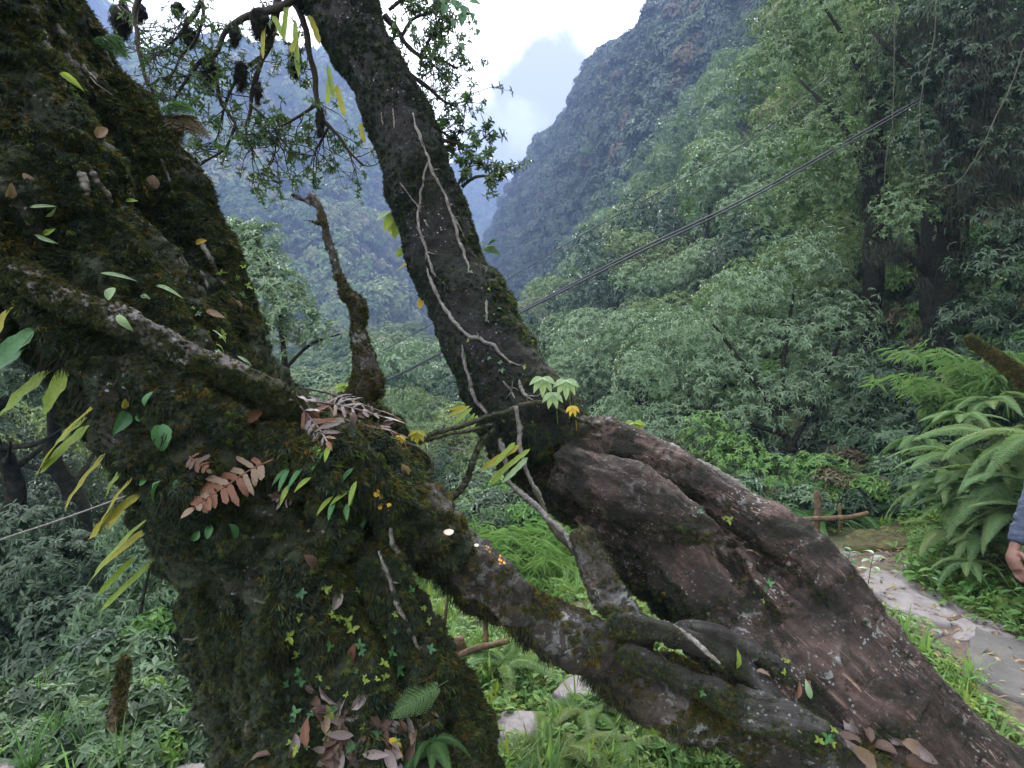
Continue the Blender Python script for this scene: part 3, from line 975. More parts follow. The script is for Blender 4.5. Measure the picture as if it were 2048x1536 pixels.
# --- leaning tree, reddish below the bend
C_ = [(560, -380, 3.5, 92), (620, -170, 3.35, 84), (662, -40, 3.25, 78), (694, 40, 3.2, 64), (726, 100, 3.15, 59), (765, 170, 3.1, 58), (808, 260, 3.05, 66), (835, 350, 3.0, 68), (866, 440, 2.95, 70),
      (892, 525, 2.9, 74), (925, 590, 2.85, 77), (984, 702, 2.7, 84), (1020, 770, 2.65, 90), (1062, 835, 2.6, 100), (1105, 905, 2.55, 100)]
Cb = [(690, 20, 3.2, 60), (600, -60, 3.15, 55), (480, -170, 3.1, 50), (330, -300, 3.05, 45)]
lean_tree = thing('leaning_tree', 'tall tree leaning up to the left, dark mossy stem above a thick reddish twisted base', 'tree', tuple(P(1900, 1700, 2.1)))
def disp_lean(co, suv, no):
    return .010 * fbm(suv * np.array([3, 16, 16]), 3, 44) + .016 * fbm(co * 6, 3, 45) + .006 * fbm(co * 30, 2, 46)
stem_o = attach(body('upper_stem', [C_, Cb], M['bark_lean'], None, .013, disp_lean, 5), lean_tree)
D_ = [(1000, 830, 2.65, 50), (1050, 890, 2.62, 66), (1112, 938, 2.6, 74), (1188, 988, 2.56, 78), (1292, 1060, 2.46, 104), (1408, 1150, 2.40, 128), (1515, 1240, 2.32, 150), (1600, 1335, 2.14, 175), (1720, 1445, 2.05, 182), (1840, 1590, 2.0, 200), (1950, 1760, 2.0, 230)]
Dt = [(1050, 870, 2.5, 36), (1120, 880, 2.46, 40), (1208, 884, 2.42, 42), (1310, 924, 2.36, 42), (1398, 970, 2.28, 44), (1483, 1024, 2.2, 44), (1562, 1074, 2.14, 46), (1630, 1132, 2.08, 50), (1700, 1235, 2.02, 56), (1780, 1335, 1.98, 58), (1860, 1450, 1.95, 60), (1960, 1600, 1.95, 70)]
Ds = [(1120, 930, 2.38, 50), (1220, 975, 2.26, 58), (1300, 1010, 2.16, 54), (1370, 1040, 2.08, 44), (1420, 1058, 2.02, 30), (1452, 1068, 1.98, 17)]
Dl = [(1265, 1030, 2.3, 42), (1335, 1105, 2.2, 56), (1410, 1190, 2.1, 68), (1475, 1270, 2.04, 78), (1520, 1370, 1.95, 84), (1620, 1460, 1.9, 90)]
Dr = [(1470, 1090, 2.10, 22), (1510, 1150, 2.04, 24), (1560, 1200, 2.0, 22), (1640, 1260, 1.98, 18), (1720, 1330, 1.96, 14)]
def disp_base(co, suv, no):
    return .018 * fbm(suv * np.array([2.4, 12, 12]), 3, 54) + .020 * fbm(co * 5, 3, 55) + .007 * fbm(suv * np.array([16, 40, 40]), 3, 56) + .006 * fbm(co * 22, 3, 57)
base_o = attach(body('twisted_base', [D_, Dt, Ds, Dl, Dr], M['bark_red'], None, .010, disp_base, 6), lean_tree)
roots = [
    [(1225, 1245, 1.78, 14), (1275, 1248, 1.77, 19), (1330, 1262, 1.76, 20), (1390, 1290, 1.77, 20), (1440, 1310, 1.79, 22), (1490, 1345, 1.8, 22), (1540, 1400, 1.79, 22), (1600, 1440, 1.78, 26)],
    [(1330, 1275, 1.80, 18), (1390, 1262, 1.81, 20), (1450, 1278, 1.82, 18), (1520, 1310, 1.85, 22), (1570, 1350, 1.86, 26), (1620, 1420, 1.84, 30)],
    [(1255, 1300, 1.73, 16), (1330, 1345, 1.72, 22), (1420, 1385, 1.72, 26), (1490, 1425, 1.71, 30), (1560, 1440, 1.70, 34), (1615, 1460, 1.70, 40), (1660, 1520, 1.72, 44)],
    [(1480, 1380, 1.74, 12), (1535, 1410, 1.72, 18), (1590, 1440, 1.71, 20)],
]
root_o = attach(body('root_tangle', roots, M['bark_grey'], None, .0075, lambda c, s, n: .008 * fbm(s * np.array([5, 34, 34]), 3, 64) + .012 * fbm(c * 11, 2, 65), 7, n=60, seg=16), lean_tree)
stump_ = [(1160, 1062, 2.02, 21), (1172, 1090, 2.0, 23), (1195, 1140, 1.96, 27), (1222, 1190, 1.92, 29), (1250, 1235, 1.88, 28), (1290, 1290, 1.84, 28)]
stump_o = attach(body('broken_stub', [stump_, [(1168, 1070, 2.01, 10), (1160, 1045, 2.02, 4)], [(1178, 1075, 1.99, 9), (1182, 1052, 1.99, 3)]], M['bark_limb'], None, .006, disp_small, 8, n=40, seg=16), lean_tree)

# ray tests against the trunks, to lay things on their bark
def bvh_of(objs):
    V, T, n = [], [], 0
    for o in objs:
        co, tr = mesh_arrays(o)
        V.append(co); T.append(tr + n); n += len(co)
    return BVHTree.FromPolygons([Vector(q) for q in np.concatenate(V)], np.concatenate(T).tolist())
bodies = [left_body, ridge_o, limb_o, snag_o, stem_o, base_o, root_o, stump_o]
BV = bvh_of(bodies)
def hit(px, py, off=0.0):
    """the bark seen in that direction: point and normal"""
    d = Vector(((px - 1024) / F, 1.0, -(py - 768) / F)).normalized()
    loc, n, i, dist = BV.ray_cast(Vector((0, 0, CZ)), d)
    if loc is None or dist > 4.2:
        return None, None
    if n.dot(d) > 0:
        n = -n
    return np.array(loc + n * off), np.array(n)

# ------------------------------------------------------------------ moss
def tuft(name, mat, seed, n=26, L=.017, w=.0007, spread=1.0, curl=.6):
    """a tuft of fine drooping shoots, tip along +Z"""
    mb = MB(); r = np.random.default_rng(seed)
    for i in range(n):
        a = r.uniform(0, 6.283); s = spread * r.uniform(.15, 1)
        d = nrm(np.array([math.cos(a) * s, math.sin(a) * s, 1.0]))
        l = L * r.uniform(.5, 1.15)
        p = [np.array([r.normal(0, L * .25), r.normal(0, L * .25), -.003])]
        for k in range(3):
            d = nrm(d + r.normal(0, .25, 3) * curl)
            p.append(p[-1] + d * l / 3)
        side = nrm(np.cross(d, [0.3, 0.5, .8]) + 1e-3)
        ws = w * np.array([1, 1.5, 1.1, .1])
        v = np.vstack([np.array(p) - side * ws[:, None], np.array(p) + side * ws[:, None]])
        mb.add(v, [[0, 4, 5, 1], [1, 5, 6, 2], [2, 6, 7, 3]])
    return source(name, mb.mesh(name, mat))
T_dark = [tuft('moss_tuft', M['moss_dark'], 1 + i) for i in range(3)]
T_olive = [tuft('moss_tuft', M['moss_olive'], 11 + i) for i in range(3)]
T_gold = [tuft('moss_tuft', M['moss_gold'], 21 + i) for i in range(2)]
T_green = [tuft('moss_tuft', M['moss_green'], 31 + i) for i in range(2)]
T_beard = [tuft('moss_beard', M['moss_black'], 41 + i, 18, .05, .0007, .45, .4) for i in range(3)]
T_beard_o = [tuft('moss_beard', M['moss_olive'], 51 + i, 18, .045, .0007, .5, .4) for i in range(2)]
SRC = T_dark + T_olive + T_gold + T_green      # index 0-2, 3-5, 6-7, 8-9
def moss(o, name, n, dens, kindw, smin=.7, smax=1.4, root=None, droop=.7, lim=-.25):
    """dens(p, n): chance of moss there; kindw(p, n): dark, olive, gold, green weights"""
    p, nn = surface_points(o, n)
    k = facing(p, nn, lim) & (rng.random(n) < dens(p, nn))
    p, nn = p[k], nn[k]
    W = np.stack(kindw(p, nn), -1)
    W = np.cumsum(W / W.sum(1, keepdims=True), 1)
    kind = (rng.random((len(p), 1)) > W).sum(1)
    lo = np.array([0, 3, 6, 8])[kind]; cnt = np.array([3, 3, 2, 2])[kind]
    idx = lo + (rng.random(len(p)) * cnt).astype(int)
    z = nn * .75 + np.array([0, 0, -droop]) + rng.normal(0, .25, p.shape)
    s = rng.uniform(smin, smax, len(p))
    s = s * .8 * np.clip(1 + .45 * fbm(p * 9, 2, 3) + .45 * fbm(p * 3.5, 2, 13), .4, 1.7)
    q = scatter(name, SRC, p, align_rot(z), s, idx, None, 'stuff')
    return attach(q, root)
def beards(o, name, n, dens, src, root, smin=.6, smax=1.6):
    p, nn = surface_points(o, n)
    k = (nn[:, 2] < -.15) & (rng.random(n) < dens(p, nn))
    p, nn = p[k], nn[k]
    z = np.array([0, 0, -1.0]) + nn * .25 + rng.normal(0, .12, p.shape)
    q = scatter(name, src, p, align_rot(z), rng.uniform(smin, smax, len(p)), None, None, 'stuff')
    return attach(q, root)
def to_px(p):
    return 1024 + p[:, 0] / p[:, 1] * F, 768 - (p[:, 2] - CZ) / p[:, 1] * F

def dens_left(p, n):
    return np.clip(.72 + 1.0 * fbm(p * 5, 3, 91), .14, 1)
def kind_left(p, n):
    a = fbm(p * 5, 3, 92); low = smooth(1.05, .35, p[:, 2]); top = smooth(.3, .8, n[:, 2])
    rim = smooth(.25, .7, n[:, 0])  # right-facing rims get yellower moss, the rim light put into its colour
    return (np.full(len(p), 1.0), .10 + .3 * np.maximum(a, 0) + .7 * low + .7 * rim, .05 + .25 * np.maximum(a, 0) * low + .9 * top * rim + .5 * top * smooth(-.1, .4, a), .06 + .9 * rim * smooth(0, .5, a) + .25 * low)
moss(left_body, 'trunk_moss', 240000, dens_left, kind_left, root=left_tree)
moss(ridge_o, 'root_moss', 9000, lambda p, n: np.where(n[:, 2] > .35 + .35 * fbm(p * 14, 2, 7), np.where(to_px(p)[0] < 260, .6, .10), .8), lambda p, n: (.4 + 0 * p[:, 0], .5 + 0 * p[:, 0], .35 * smooth(.2, .7, n[:, 2]), .05 + 0 * p[:, 0]), .5, 1.0, root=left_tree)
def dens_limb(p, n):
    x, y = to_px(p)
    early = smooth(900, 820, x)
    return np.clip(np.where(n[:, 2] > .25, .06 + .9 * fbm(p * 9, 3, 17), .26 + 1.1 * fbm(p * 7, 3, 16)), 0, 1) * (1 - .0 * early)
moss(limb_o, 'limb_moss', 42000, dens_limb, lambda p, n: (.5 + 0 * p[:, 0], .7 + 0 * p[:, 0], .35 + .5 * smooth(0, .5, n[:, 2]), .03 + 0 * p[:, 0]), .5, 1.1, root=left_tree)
beards(limb_o, 'hanging_limb_moss', 9000, lambda p, n: np.clip(.05 + 1.3 * fbm(p * 10, 2, 61), 0, .8), T_beard + T_beard_o, left_tree, .3, 1.0)
beards(left_body, 'hanging_trunk_moss', 14000, lambda p, n: np.clip(.1 + 1.0 * fbm(p * 6, 2, 62), 0, 1) * smooth(-.15, -.5, n[:, 2]), T_beard, left_tree, .5, 1.2)
moss(snag_o, 'snag_moss', 7000, lambda p, n: np.clip(smooth(2.25, 1.95, p[:, 2]) * (.70 + .8 * fbm(p * 14, 2, 18)) + .03, 0, 1), lambda p, n: (.35 + 0 * p[:, 0], .7 + 0 * p[:, 0], .4 + 0 * p[:, 0], .12 + 0 * p[:, 0]), .4, .9, root=left_tree, lim=-.9)
def dens_stem(p, n):
    rim = smooth(.2, .75, np.abs(n[:, 0]))
    return np.clip(.28 + .55 * fbm(p * 5, 3, 93) + .4 * rim + .3 * smooth(2.1, 1.6, p[:, 2]), .06, 1)
def kind_stem(p, n):
    rimr = smooth(.3, .7, n[:, 0]); low = smooth(2.7, 1.7, p[:, 2])  # yellower tufts on the right rim carry the rim light as colour
    return (np.full(len(p), 1.0), .10 + .5 * rimr * low, .02 + .25 * rimr * low, .02 + .9 * rimr * low)
moss(stem_o, 'stem_moss', 60000, dens_stem, kind_stem, .6, 1.3, root=lean_tree, lim=-.35)
def dens_base(p, n):
    x, y = to_px(p)
    m = fbm(p * 5, 3, 94)
    under = smooth(.1, -.35, n[:, 2] + .25 * m)
    low = smooth(1500, 1250, x) * smooth(1080, 1260, y)
    return np.clip(.65 * under + .75 * low * smooth(-.1, .4, m + .2) + .5 * smooth(.35, .6, m) - .4 * smooth(.3, .7, n[:, 2]) + .8 * smooth(1120, 1050, x), 0, 1)
moss(base_o, 'base_moss', 52000, dens_base, lambda p, n: (.9 + 0 * p[:, 0], .45 + 0 * p[:, 0], .08 + 0 * p[:, 0], .05 + 0 * p[:, 0]), .45, .95, root=lean_tree)
moss(root_o, 'root_tangle_moss', 14000, lambda p, n: np.clip(np.where(n[:, 2] > .4, .0, .5) + .8 * fbm(p * 9, 2, 95), 0, 1), lambda p, n: (.7 + 0 * p[:, 0], .5 + 0 * p[:, 0], .12 + 0 * p[:, 0], .1 + 0 * p[:, 0]), .45, .9, root=lean_tree)
moss(stump_o, 'stub_moss', 3000, lambda p, n: np.clip(.35 + .8 * fbm(p * 12, 2, 96), 0, 1), lambda p, n: (.6 + 0 * p[:, 0], .6 + 0 * p[:, 0], .2 + 0 * p[:, 0], .1 + 0 * p[:, 0]), .4, .9, root=lean_tree)

# ------------------------------------------------------------------ undergrowth (uncountable)
def bush_src(nm, mat, seed, n=150, k=6, L=.22, w=.35, tpl=LEAF4, droop=.3):
    return source(nm, crown(nm, (1, 1, .75), 5, n, k, L, w, M[mat], seed, tpl, droop))
UG = [bush_src('understorey', 'teal_leaf', 401), bush_src('understorey', 'slope_leaf', 402, L=.26), bush_src('understorey', 'dark_leaf', 403), bush_src('understorey', 'dark_leaf', 404, L=.18),
      bush_src('understorey', 'bright_leaf', 405, L=.20), bush_src('understorey', 'brown_leaf', 406, 110), bush_src('understorey', 'pale_leaf', 407)]
def polar(n, px0, px1, d0, d1):
    d = d0 * (d1 / d0) ** rng.random(n)
    x = (rng.uniform(px0, px1, n) - 1024) / F * d
    return x, d
def undergrowth(name, n, px0, px1, d0, d1, keep, probs, base=.14, grow=.045, smax=1.6):
    x, y = polar(n, px0, px1, d0, d1)
    k = keep(x, y)
    x, y = x[k], y[k]
    s = np.minimum(base + grow * y, smax) * rng.uniform(.6, 1.25, len(x))
    z = ground_h(x, y)
    p = np.stack([x, y, z + s * .35], -1)
    a = fbm(p * .5, 2, 71)
    pr = np.array(probs, float); pr /= pr.sum()
    idx = rng.choice(len(pr), len(x), p=pr)
    return scatter(name, UG, p, tilt(len(x), .2), s, idx)
tt = lambda x, y: x - np.interp(y, _BY, _BX)
undergrowth('hillside_understorey', 3000, 1000, 2500, 7.2, 75, lambda x, y: (tt(x, y) > -3) & ((x > 2.2) | (y > 9)), [3, 3, 3, 2, 2, 1.5, 2])
undergrowth('bank_understorey', 500, 1700, 2700, 4.2, 8.5, lambda x, y: tt(x, y) > .55, [2, 1, 3, 2, 2, .6, .3], .10, .035)
undergrowth('left_understorey', 1700, -700, 520, 3.4, 40, lambda x, y: x < -2.3, [2, 2, 3, 3, 2, .6, 1.2])
undergrowth('ravine_understorey', 1500, 480, 1250, 7.5, 45, lambda x, y: tt(x, y) < 1, [3, 2, 2, 2, 2.2, .8, 2])

# ------------------------------------------------------------------ path and stones
def on_ground(px, py, z=0.0):
    d = (CZ - z) * F / (py - 768)
    return np.array([(px - 1024) / F * d, d, z])
le = [(1990, 1560), (1900, 1400), (1810, 1300), (1720, 1215), (1650, 1150), (1600, 1105), (1600, 1085)]
re_ = [(2500, 1560), (2300, 1400), (2090, 1290), (1960, 1225), (1880, 1165), (1850, 1110), (1830, 1075)]
Lp = spline(np.array([on_ground(*q) for q in le]), 50)
Rp = spline(np.array([on_ground(*q) for q in re_]), 50)
rows = []
for v in np.linspace(-.08, 1.08, 14):
    q = Lp * (1 - v) + Rp * v
    wob = .06 * vnoise(q * 5, 3)
    q = q + (Rp - Lp) * (wob[:, None] if v < .1 or v > .9 else 0)
    q[:, 2] = ground_h(q[:, 0], q[:, 1]) + .03 * (1 - (2 * v - 1) ** 4) + .008 * vnoise(q * 9, 8)
    rows.append(q)
rows = np.array(rows)
path = tag(link('path', to_mesh('path', rows.reshape(-1, 3), grid_faces(*rows.shape[:2])[:, ::-1], M['dirt'])), kind='structure')

def slab_mesh(poly, thick, seed, mat, bump=.012, dome=.0):
    """a worn flat stone with rounded irregular edges; poly in metres round its middle"""
    poly = np.asarray(poly, float)
    c0 = poly.mean(0)
    n = 40
    closed = spline(np.vstack([poly, poly[:1]]), n + 1)[:-1]
    r = np.random.default_rng(seed)
    wob = 1 + .09 * fbm(np.stack([closed[:, 0] * 6, closed[:, 1] * 6, np.full(n, seed * 1.7)], -1), 3, seed)
    closed = c0 + (closed - c0) * wob[:, None]
    rings = []
    for f, z in ((0.12, thick), (.4, thick), (.65, thick), (.85, thick), (.94, thick * .98), (.985, thick * .85), (1.01, thick * .4), (1.03, -.06)):
        q = c0 + (closed - c0) * f
        zz = np.full(n, z) + (bump * fbm(np.stack([q[:, 0] * 7, q[:, 1] * 7, np.full(n, seed)], -1), 4, seed + 3) + dome * (1 - f * f) if z > thick * .5 else 0)
        rings.append(np.column_stack([q, zz]))
    V = np.vstack(rings)
    V = np.vstack([V, np.append(c0, thick + dome)])
    j = np.arange(n); f4 = []
    for k in range(len(rings) - 1):
        f4.append(np.stack([k * n + j, k * n + (j + 1) % n, (k + 1) * n + (j + 1) % n, (k + 1) * n + j], -1)[:, ::-1])
    f3 = np.stack([np.full(n, len(V) - 1), j, (j + 1) % n], -1)
    return to_mesh('stone', V, [np.vstack(f4), f3], mat)
def stone(pixpoly, mat, seed, thick=.05, z=.02, bump=.012, dome=0.0, parent=path, base=None):
    w = np.array([on_ground(px, py, z + thick) for px, py in pixpoly])
    c0 = w.mean(0)
    zb = gh(c0[0], c0[1]) + .012 if base is None else base
    me = slab_mesh((w - c0)[:, :2], thick, seed, mat, bump, dome)
    return link('stone', me, parent, (c0[0], c0[1], zb))
stone([(1712, 1135), (1745, 1125), (1790, 1130), (1830, 1150), (1880, 1175), (1925, 1205), (1900, 1240), (1850, 1225), (1790, 1205), (1760, 1185)], M['stone'], 3, .035)
stone([(1610, 1092), (1660, 1085), (1720, 1092), (1735, 1108), (1700, 1122), (1650, 1118)], M['stone'], 4, .035)
stone([(1800, 1128), (1850, 1125), (1890, 1150), (1850, 1160)], M['stone'], 5, .035)
stone([(1870, 1170), (1915, 1160), (1960, 1195), (1990, 1230), (1950, 1235), (1905, 1205)], M['stone'], 6, .035)
stone([(1900, 1235), (1960, 1230), (2040, 1262), (2120, 1300), (2060, 1310), (1960, 1275)], M['stone'], 7, .035)
stone([(1950, 1248), (2030, 1272), (2140, 1310), (2170, 1370), (2080, 1400), (2010, 1385), (1940, 1345), (1930, 1310)], M['stone_dark'], 8, .05)
stone([(1690, 1050), (1720, 1038), (1780, 1035), (1840, 1040), (1858, 1058), (1840, 1070), (1760, 1078), (1700, 1072)], plain_mat('mossy_ledge_rock', [(.25, (.015, .014, .009)), (.45, (.04, .04, .014)), (.6, (.085, .075, .022)), (.75, (.13, .09, .045))], 11, .95, 1.0, .05), 9, .10, bump=.03)
for i, (x, y, r) in enumerate([(1930, 1262, 16), (1985, 1218, 12), (1900, 1138, 10), (1868, 1098, 13), (2010, 1248, 14), (1840, 1215, 9), (1795, 1222, 12), (1870, 1255, 10), (1755, 1105, 9), (1700, 1140, 8)]):
    a = np.linspace(0, 6.28, 7)[:-1]
    stone([(x + r * 1.7 * math.cos(t), y - r * .55 * math.sin(t)) for t in a], M['stone'], 30 + i, .04, dome=.01)
trail = tag(link('trail', None), kind='structure')
trail.name = 'footpath'
stone([(985, 1392), (1010, 1378), (1060, 1376), (1105, 1390), (1095, 1410), (1040, 1428), (995, 1425)], M['stone'], 21, .07, parent=trail)
stone([(1105, 1345), (1140, 1322), (1190, 1325), (1200, 1350), (1150, 1365)], M['stone'], 22, .10, parent=trail)
stone([(300, 1530), (360, 1508), (440, 1502), (500, 1515), (520, 1580), (300, 1590)], M['stone'], 23, .06, parent=trail)
stone([(-60, 1500), (0, 1488), (40, 1496), (60, 1520), (0, 1540), (-80, 1530)], M['stone'], 24, .06, parent=trail)
stone([(950, 1440), (1000, 1432), (1040, 1445), (1020, 1470), (960, 1475)], M['stone_dark'], 25, .05, parent=trail)

# ------------------------------------------------------------------ ground cover
def herb_src(seed, mat, n=7, h=.09, L=.045, w=.55, tpl=LEAF6):
    mb = MB(); r = np.random.default_rng(seed)
    for i in range(n):
        a = r.uniform(0, 6.283); hh = h * r.uniform(.4, 1.1); sp = h * r.uniform(.2, .9)
        top = np.array([math.cos(a) * sp, math.sin(a) * sp, hh])
        side = np.array([-math.sin(a), math.cos(a), 0]) * .0018
        mb.add([side * 0 - side, side, top + side, top - side], [[0, 1, 2, 3]])
        k = r.integers(1, 4)
        for q in range(k):
            b = a + r.normal(0, .8) + (q - 1) * 1.0
            leaves(mb, [top], [[math.cos(b), math.sin(b), r.uniform(-.3, .3)]], [[0, 0, 1.0]], L * r.uniform(.6, 1.2), w, tpl)
    return source('ground_herb', mb.mesh('ground_herb', M[mat], False))
def grass_src(seed, mat, n=16, h=.22, w=.006, lean=.7):
    mb = MB(); r = np.random.default_rng(seed)
    for i in range(n):
        a = r.uniform(0, 6.283); l = h * r.uniform(.5, 1.1); le_ = lean * r.uniform(.2, 1)
        dr = np.array([math.cos(a), math.sin(a), 0]); t = np.linspace(0, 1, 5)[:, None]
        p = dr * (l * le_ * t ** 1.6) + np.array([0, 0, 1]) * l * (t - .45 * le_ * t ** 2.2) + r.normal(0, .015, 3) * np.array([1, 1, 0])
        sd = np.array([-dr[1], dr[0], 0]) * w * np.array([1, 1, .85, .55, .05])[:, None]
        v = np.vstack([p - sd, p + sd])
        mb.add(v, [[j, j + 5, j + 6, j + 1] for j in range(4)])
    return source('grass_tuft', mb.mesh('grass_tuft', M[mat]))
UG_S = [bush_src('low_bush', m, 440 + i, 120, 6, .34, .4) for i, m in enumerate(('pale_leaf', 'dark_leaf', 'bright_leaf', 'brown_leaf', 'slope_leaf'))]
HB = [herb_src(1, 'herb'), herb_src(2, 'herb', 9, .07, .035), herb_src(3, 'bright_leaf', 6, .12, .06, .5), herb_src(4, 'herb', 8, .05, .03, .7), herb_src(5, 'bright_leaf', 8, .15, .05, .35), grass_src(6, 'herb'), grass_src(7, 'bamboo', 14, .28)]
def on_stone(x, y):
    """the trodden parts stay bare"""
    k = np.zeros(len(x), bool)
    mid = (Lp + Rp) / 2; half = np.linalg.norm(Rp - Lp, axis=1) / 2
    for m, h in zip(mid, half):
        k |= (x - m[0]) ** 2 + (y - m[1]) ** 2 < (h * .68) ** 2
    for s in trail.children:
        r = max(s.dimensions.x, .2) * .42
        k |= (x - s.location.x) ** 2 + (y - s.location.y) ** 2 < r * r
    return k
bpy.context.view_layer.update()
x, y = polar(26000, -350, 2350, 1.5, 9)
k = ~on_stone(x, y) & (rng.random(len(x)) < .25 + .75 * smooth(-.5, .3, vnoise(np.stack([x * 1.5, y * 1.5, 0 * x], -1), 4)))
k &= (x > -.75 * np.maximum(y - 1.2, .6)) | (rng.random(len(x)) < .35)
x, y = x[k], y[k]
p = np.stack([x, y, ground_h(x, y) - .005], -1)
scatter('ground_herbs', HB, p, tilt(len(p), .15), rng.uniform(.5, 1.25, len(p)), rng.choice(7, len(p), p=[.27, .2, .15, .2, .08, .05, .05]))
x, y = polar(420, -420, 520, 2.5, 5.2)
k = ~on_stone(x, y)
x, y = x[k], y[k]
sc_ = rng.uniform(.10, .26, len(x)) * (.6 + .13 * y)
scatter('low_bushes', UG_S, np.stack([x, y, ground_h(x, y) + sc_ * .35], -1), tilt(len(x), .25), sc_, rng.choice(5, len(x), p=[.3, .3, .15, .0, .25]))
# fallen leaves too many to count on the path verge
LIT = []
for i, col in enumerate(((.17, .115, .075), (.24, .17, .11), (.12, .07, .045), (.26, .20, .06))):
    mb = MB(); leaves(mb, [[-.5, 0, 0]], [[1, 0, 0]], [[0, .1, 1]], 1.0, .36, LEAF6)
    LIT.append(source('leaf', mb.mesh('leaf', leaf_mat('litter_leaf', [tuple(c_ * .7 for c_ in col), col], .6, .1, .3, .6))))
mid = (Lp + Rp) / 2
ki = rng.integers(2, 50, 3000); o_ = np.where(rng.random(3000) < .75, rng.normal(.85, .22, 3000), rng.normal(0, .5, 3000))
p = mid[ki] + (Rp - Lp)[ki] * o_[:, None] + rng.normal(0, .08, (3000, 3))
p[:, 2] = ground_h(p[:, 0], p[:, 1]) + .062
k = np.abs(o_) > .05
scatter('path_leaf_litter', LIT, p[k], tilt(k.sum(), .35), rng.uniform(.03, .075, k.sum()))

x, y = rng.uniform(3.2, 5.6, 2600), rng.uniform(3.2, 7.0, 2600)
k = tt(x, y) > -.12
x, y = x[k], y[k]
scatter('bank_herbs', HB[:5], np.stack([x, y, ground_h(x, y) - .01], -1), tilt(len(x), .4), rng.uniform(.9, 2.0, len(x)), rng.choice(5, len(x)))

# ------------------------------------------------------------------ ferns
def frond_mesh(name, mat, n=24, L=.8, W=.16, pin=9, curl=.35, rise=.55, seed=1, fwd=.35):
    """arching bipinnate frond along +Y"""
    mb = MB(); r = np.random.default_rng(seed)
    t = np.linspace(0, 1, 40)
    def mid(tt):
        return np.array([0, L * tt * (1 - .12 * tt), L * (rise * tt - (rise + curl) * tt * tt)])
    c_ = np.array([mid(q) for q in t])
    add_tube(mb, c_, np.linspace(.0035, .0008, 40) * L / .8, 4)
    for i in range(n):
        q = .14 + .86 * (i + .5) / n
        p0 = mid(q); tan = nrm(mid(min(q + .02, 1)) - mid(q - .02))
        w = W * min(1, (q - .05) / .2) * (1 - q) ** .75 * 1.5 + .008
        for s in (-1, 1):
            d = nrm(np.array([s, 0, 0]) * 1.0 + tan * fwd + np.array([0, 0, -.12]) + r.normal(0, .05, 3))
            up = nrm(np.cross(d, tan) * s * -1)
            if up[2] < 0: up = -up
            m = max(3, int(pin * w / W))
            k = (np.arange(m) + .3) / m
            o = p0 + d * (w * k)[:, None] - up * (w * .10 * k ** 2)[:, None]
            ll = w / m * 1.25 * (1 - .72 * k) * 2.2
            side = nrm(np.cross(up, d))
            for sg in (-1, 1):
                dd = side * sg * .9 + d * .65
                leaves(mb, o, np.tile(dd, (m, 1)), np.tile(up, (m, 1)), ll, .42, LEAF4)
            leaves(mb, [p0], [d], [up], w, .06, LEAF4)
    return mb.mesh(name, M[mat], False)
FR = {m: [frond_mesh('frond', m, 32, 1.0, .17, 10, c_, ri, 40 + i) for i, (c_, ri) in enumerate(((.45, .5), (.6, .7), (.3, .35)))] for m in ('fern', 'fern_dark')}
def fern(label, group, loc, n, size, mat, face=None, width=6.283, el=(.1, .7), name='fern_plant'):
    root = thing(name, label, 'fern', loc, 0, group)
    for i in range(n):
        a = (face if face is not None else 0) + (i / n - .5) * width + random.gauss(0, .15)
        link('frond', random.choice(FR[mat]), root, (0, 0, 0), (random.uniform(*el), random.gauss(0, .2), a), size * random.uniform(.75, 1.15))
    return root
bank_fern = 'ferns hanging over the path bank'
for i, (px, py, d, n, s, lab) in enumerate([
    (1925, 900, 4.9, 8, .85, 'broad pale fern arching from the top of the bank beside the path'),
    (2000, 850, 4.6, 8, .9, 'tall fern on the bank crest at the right edge of the photo'),
    (1880, 960, 5.1, 7, .8, 'fern hanging lowest over the mossy ledge rock'),
    (1960, 980, 4.7, 8, .8, 'light green fern in the middle of the path bank'),
    (2040, 940, 4.3, 8, .8, "fern on the bank just above the person's sleeve"),
    (1900, 1040, 4.8, 6, .6, 'small fern low on the bank beside the trodden path'),
    (1960, 1060, 4.6, 7, .65, 'fern low on the bank left of the hanging hand'),
    (2080, 860, 4.2, 8, .9, 'fern half cut by the right edge, above the blue sleeve'),
    (2090, 1010, 4.1, 8, .8, 'fern behind the person at the right edge'),
    (1850, 870, 5.9, 7, .8, 'fern on the shaded back of the bank under the dark tree'),
    (1990, 790, 5.4, 8, .8, 'fern high on the bank under the brown mossy branch'), (1930, 820, 5.2, 8, .7, 'fern at the crest left of the brown mossy branch'), (1985, 920, 4.5, 8, .7, 'fern in the thick of the bank above the low ones'), (2025, 1010, 4.3, 7, .65, 'fern just left of the blue sleeve'), (1905, 930, 4.8, 8, .7, 'fern reaching out to the left over the path bend'), (1940, 1100, 4.4, 6, .5, 'lowest small fern at the path edge beside the hand')]):
    q = P(px, py, d)
    fern(lab, bank_fern, q - np.array([0, 0, .10]), n + 1, s * .65, 'fern', math.radians(150), 4.2, (-.25, .5))
for i, (px, py, d, lab) in enumerate([(1620, 1030, 7.0, 'fern behind the upright fence post'), (1700, 1020, 7.2, 'fern behind the right end of the fence rail'), (1590, 1010, 7.6, 'dark fern left of the fence post')]):
    fern(lab, 'ferns behind the stick fence', P(px, py, d) - np.array([0, 0, .15]), 7, .75, 'fern_dark')
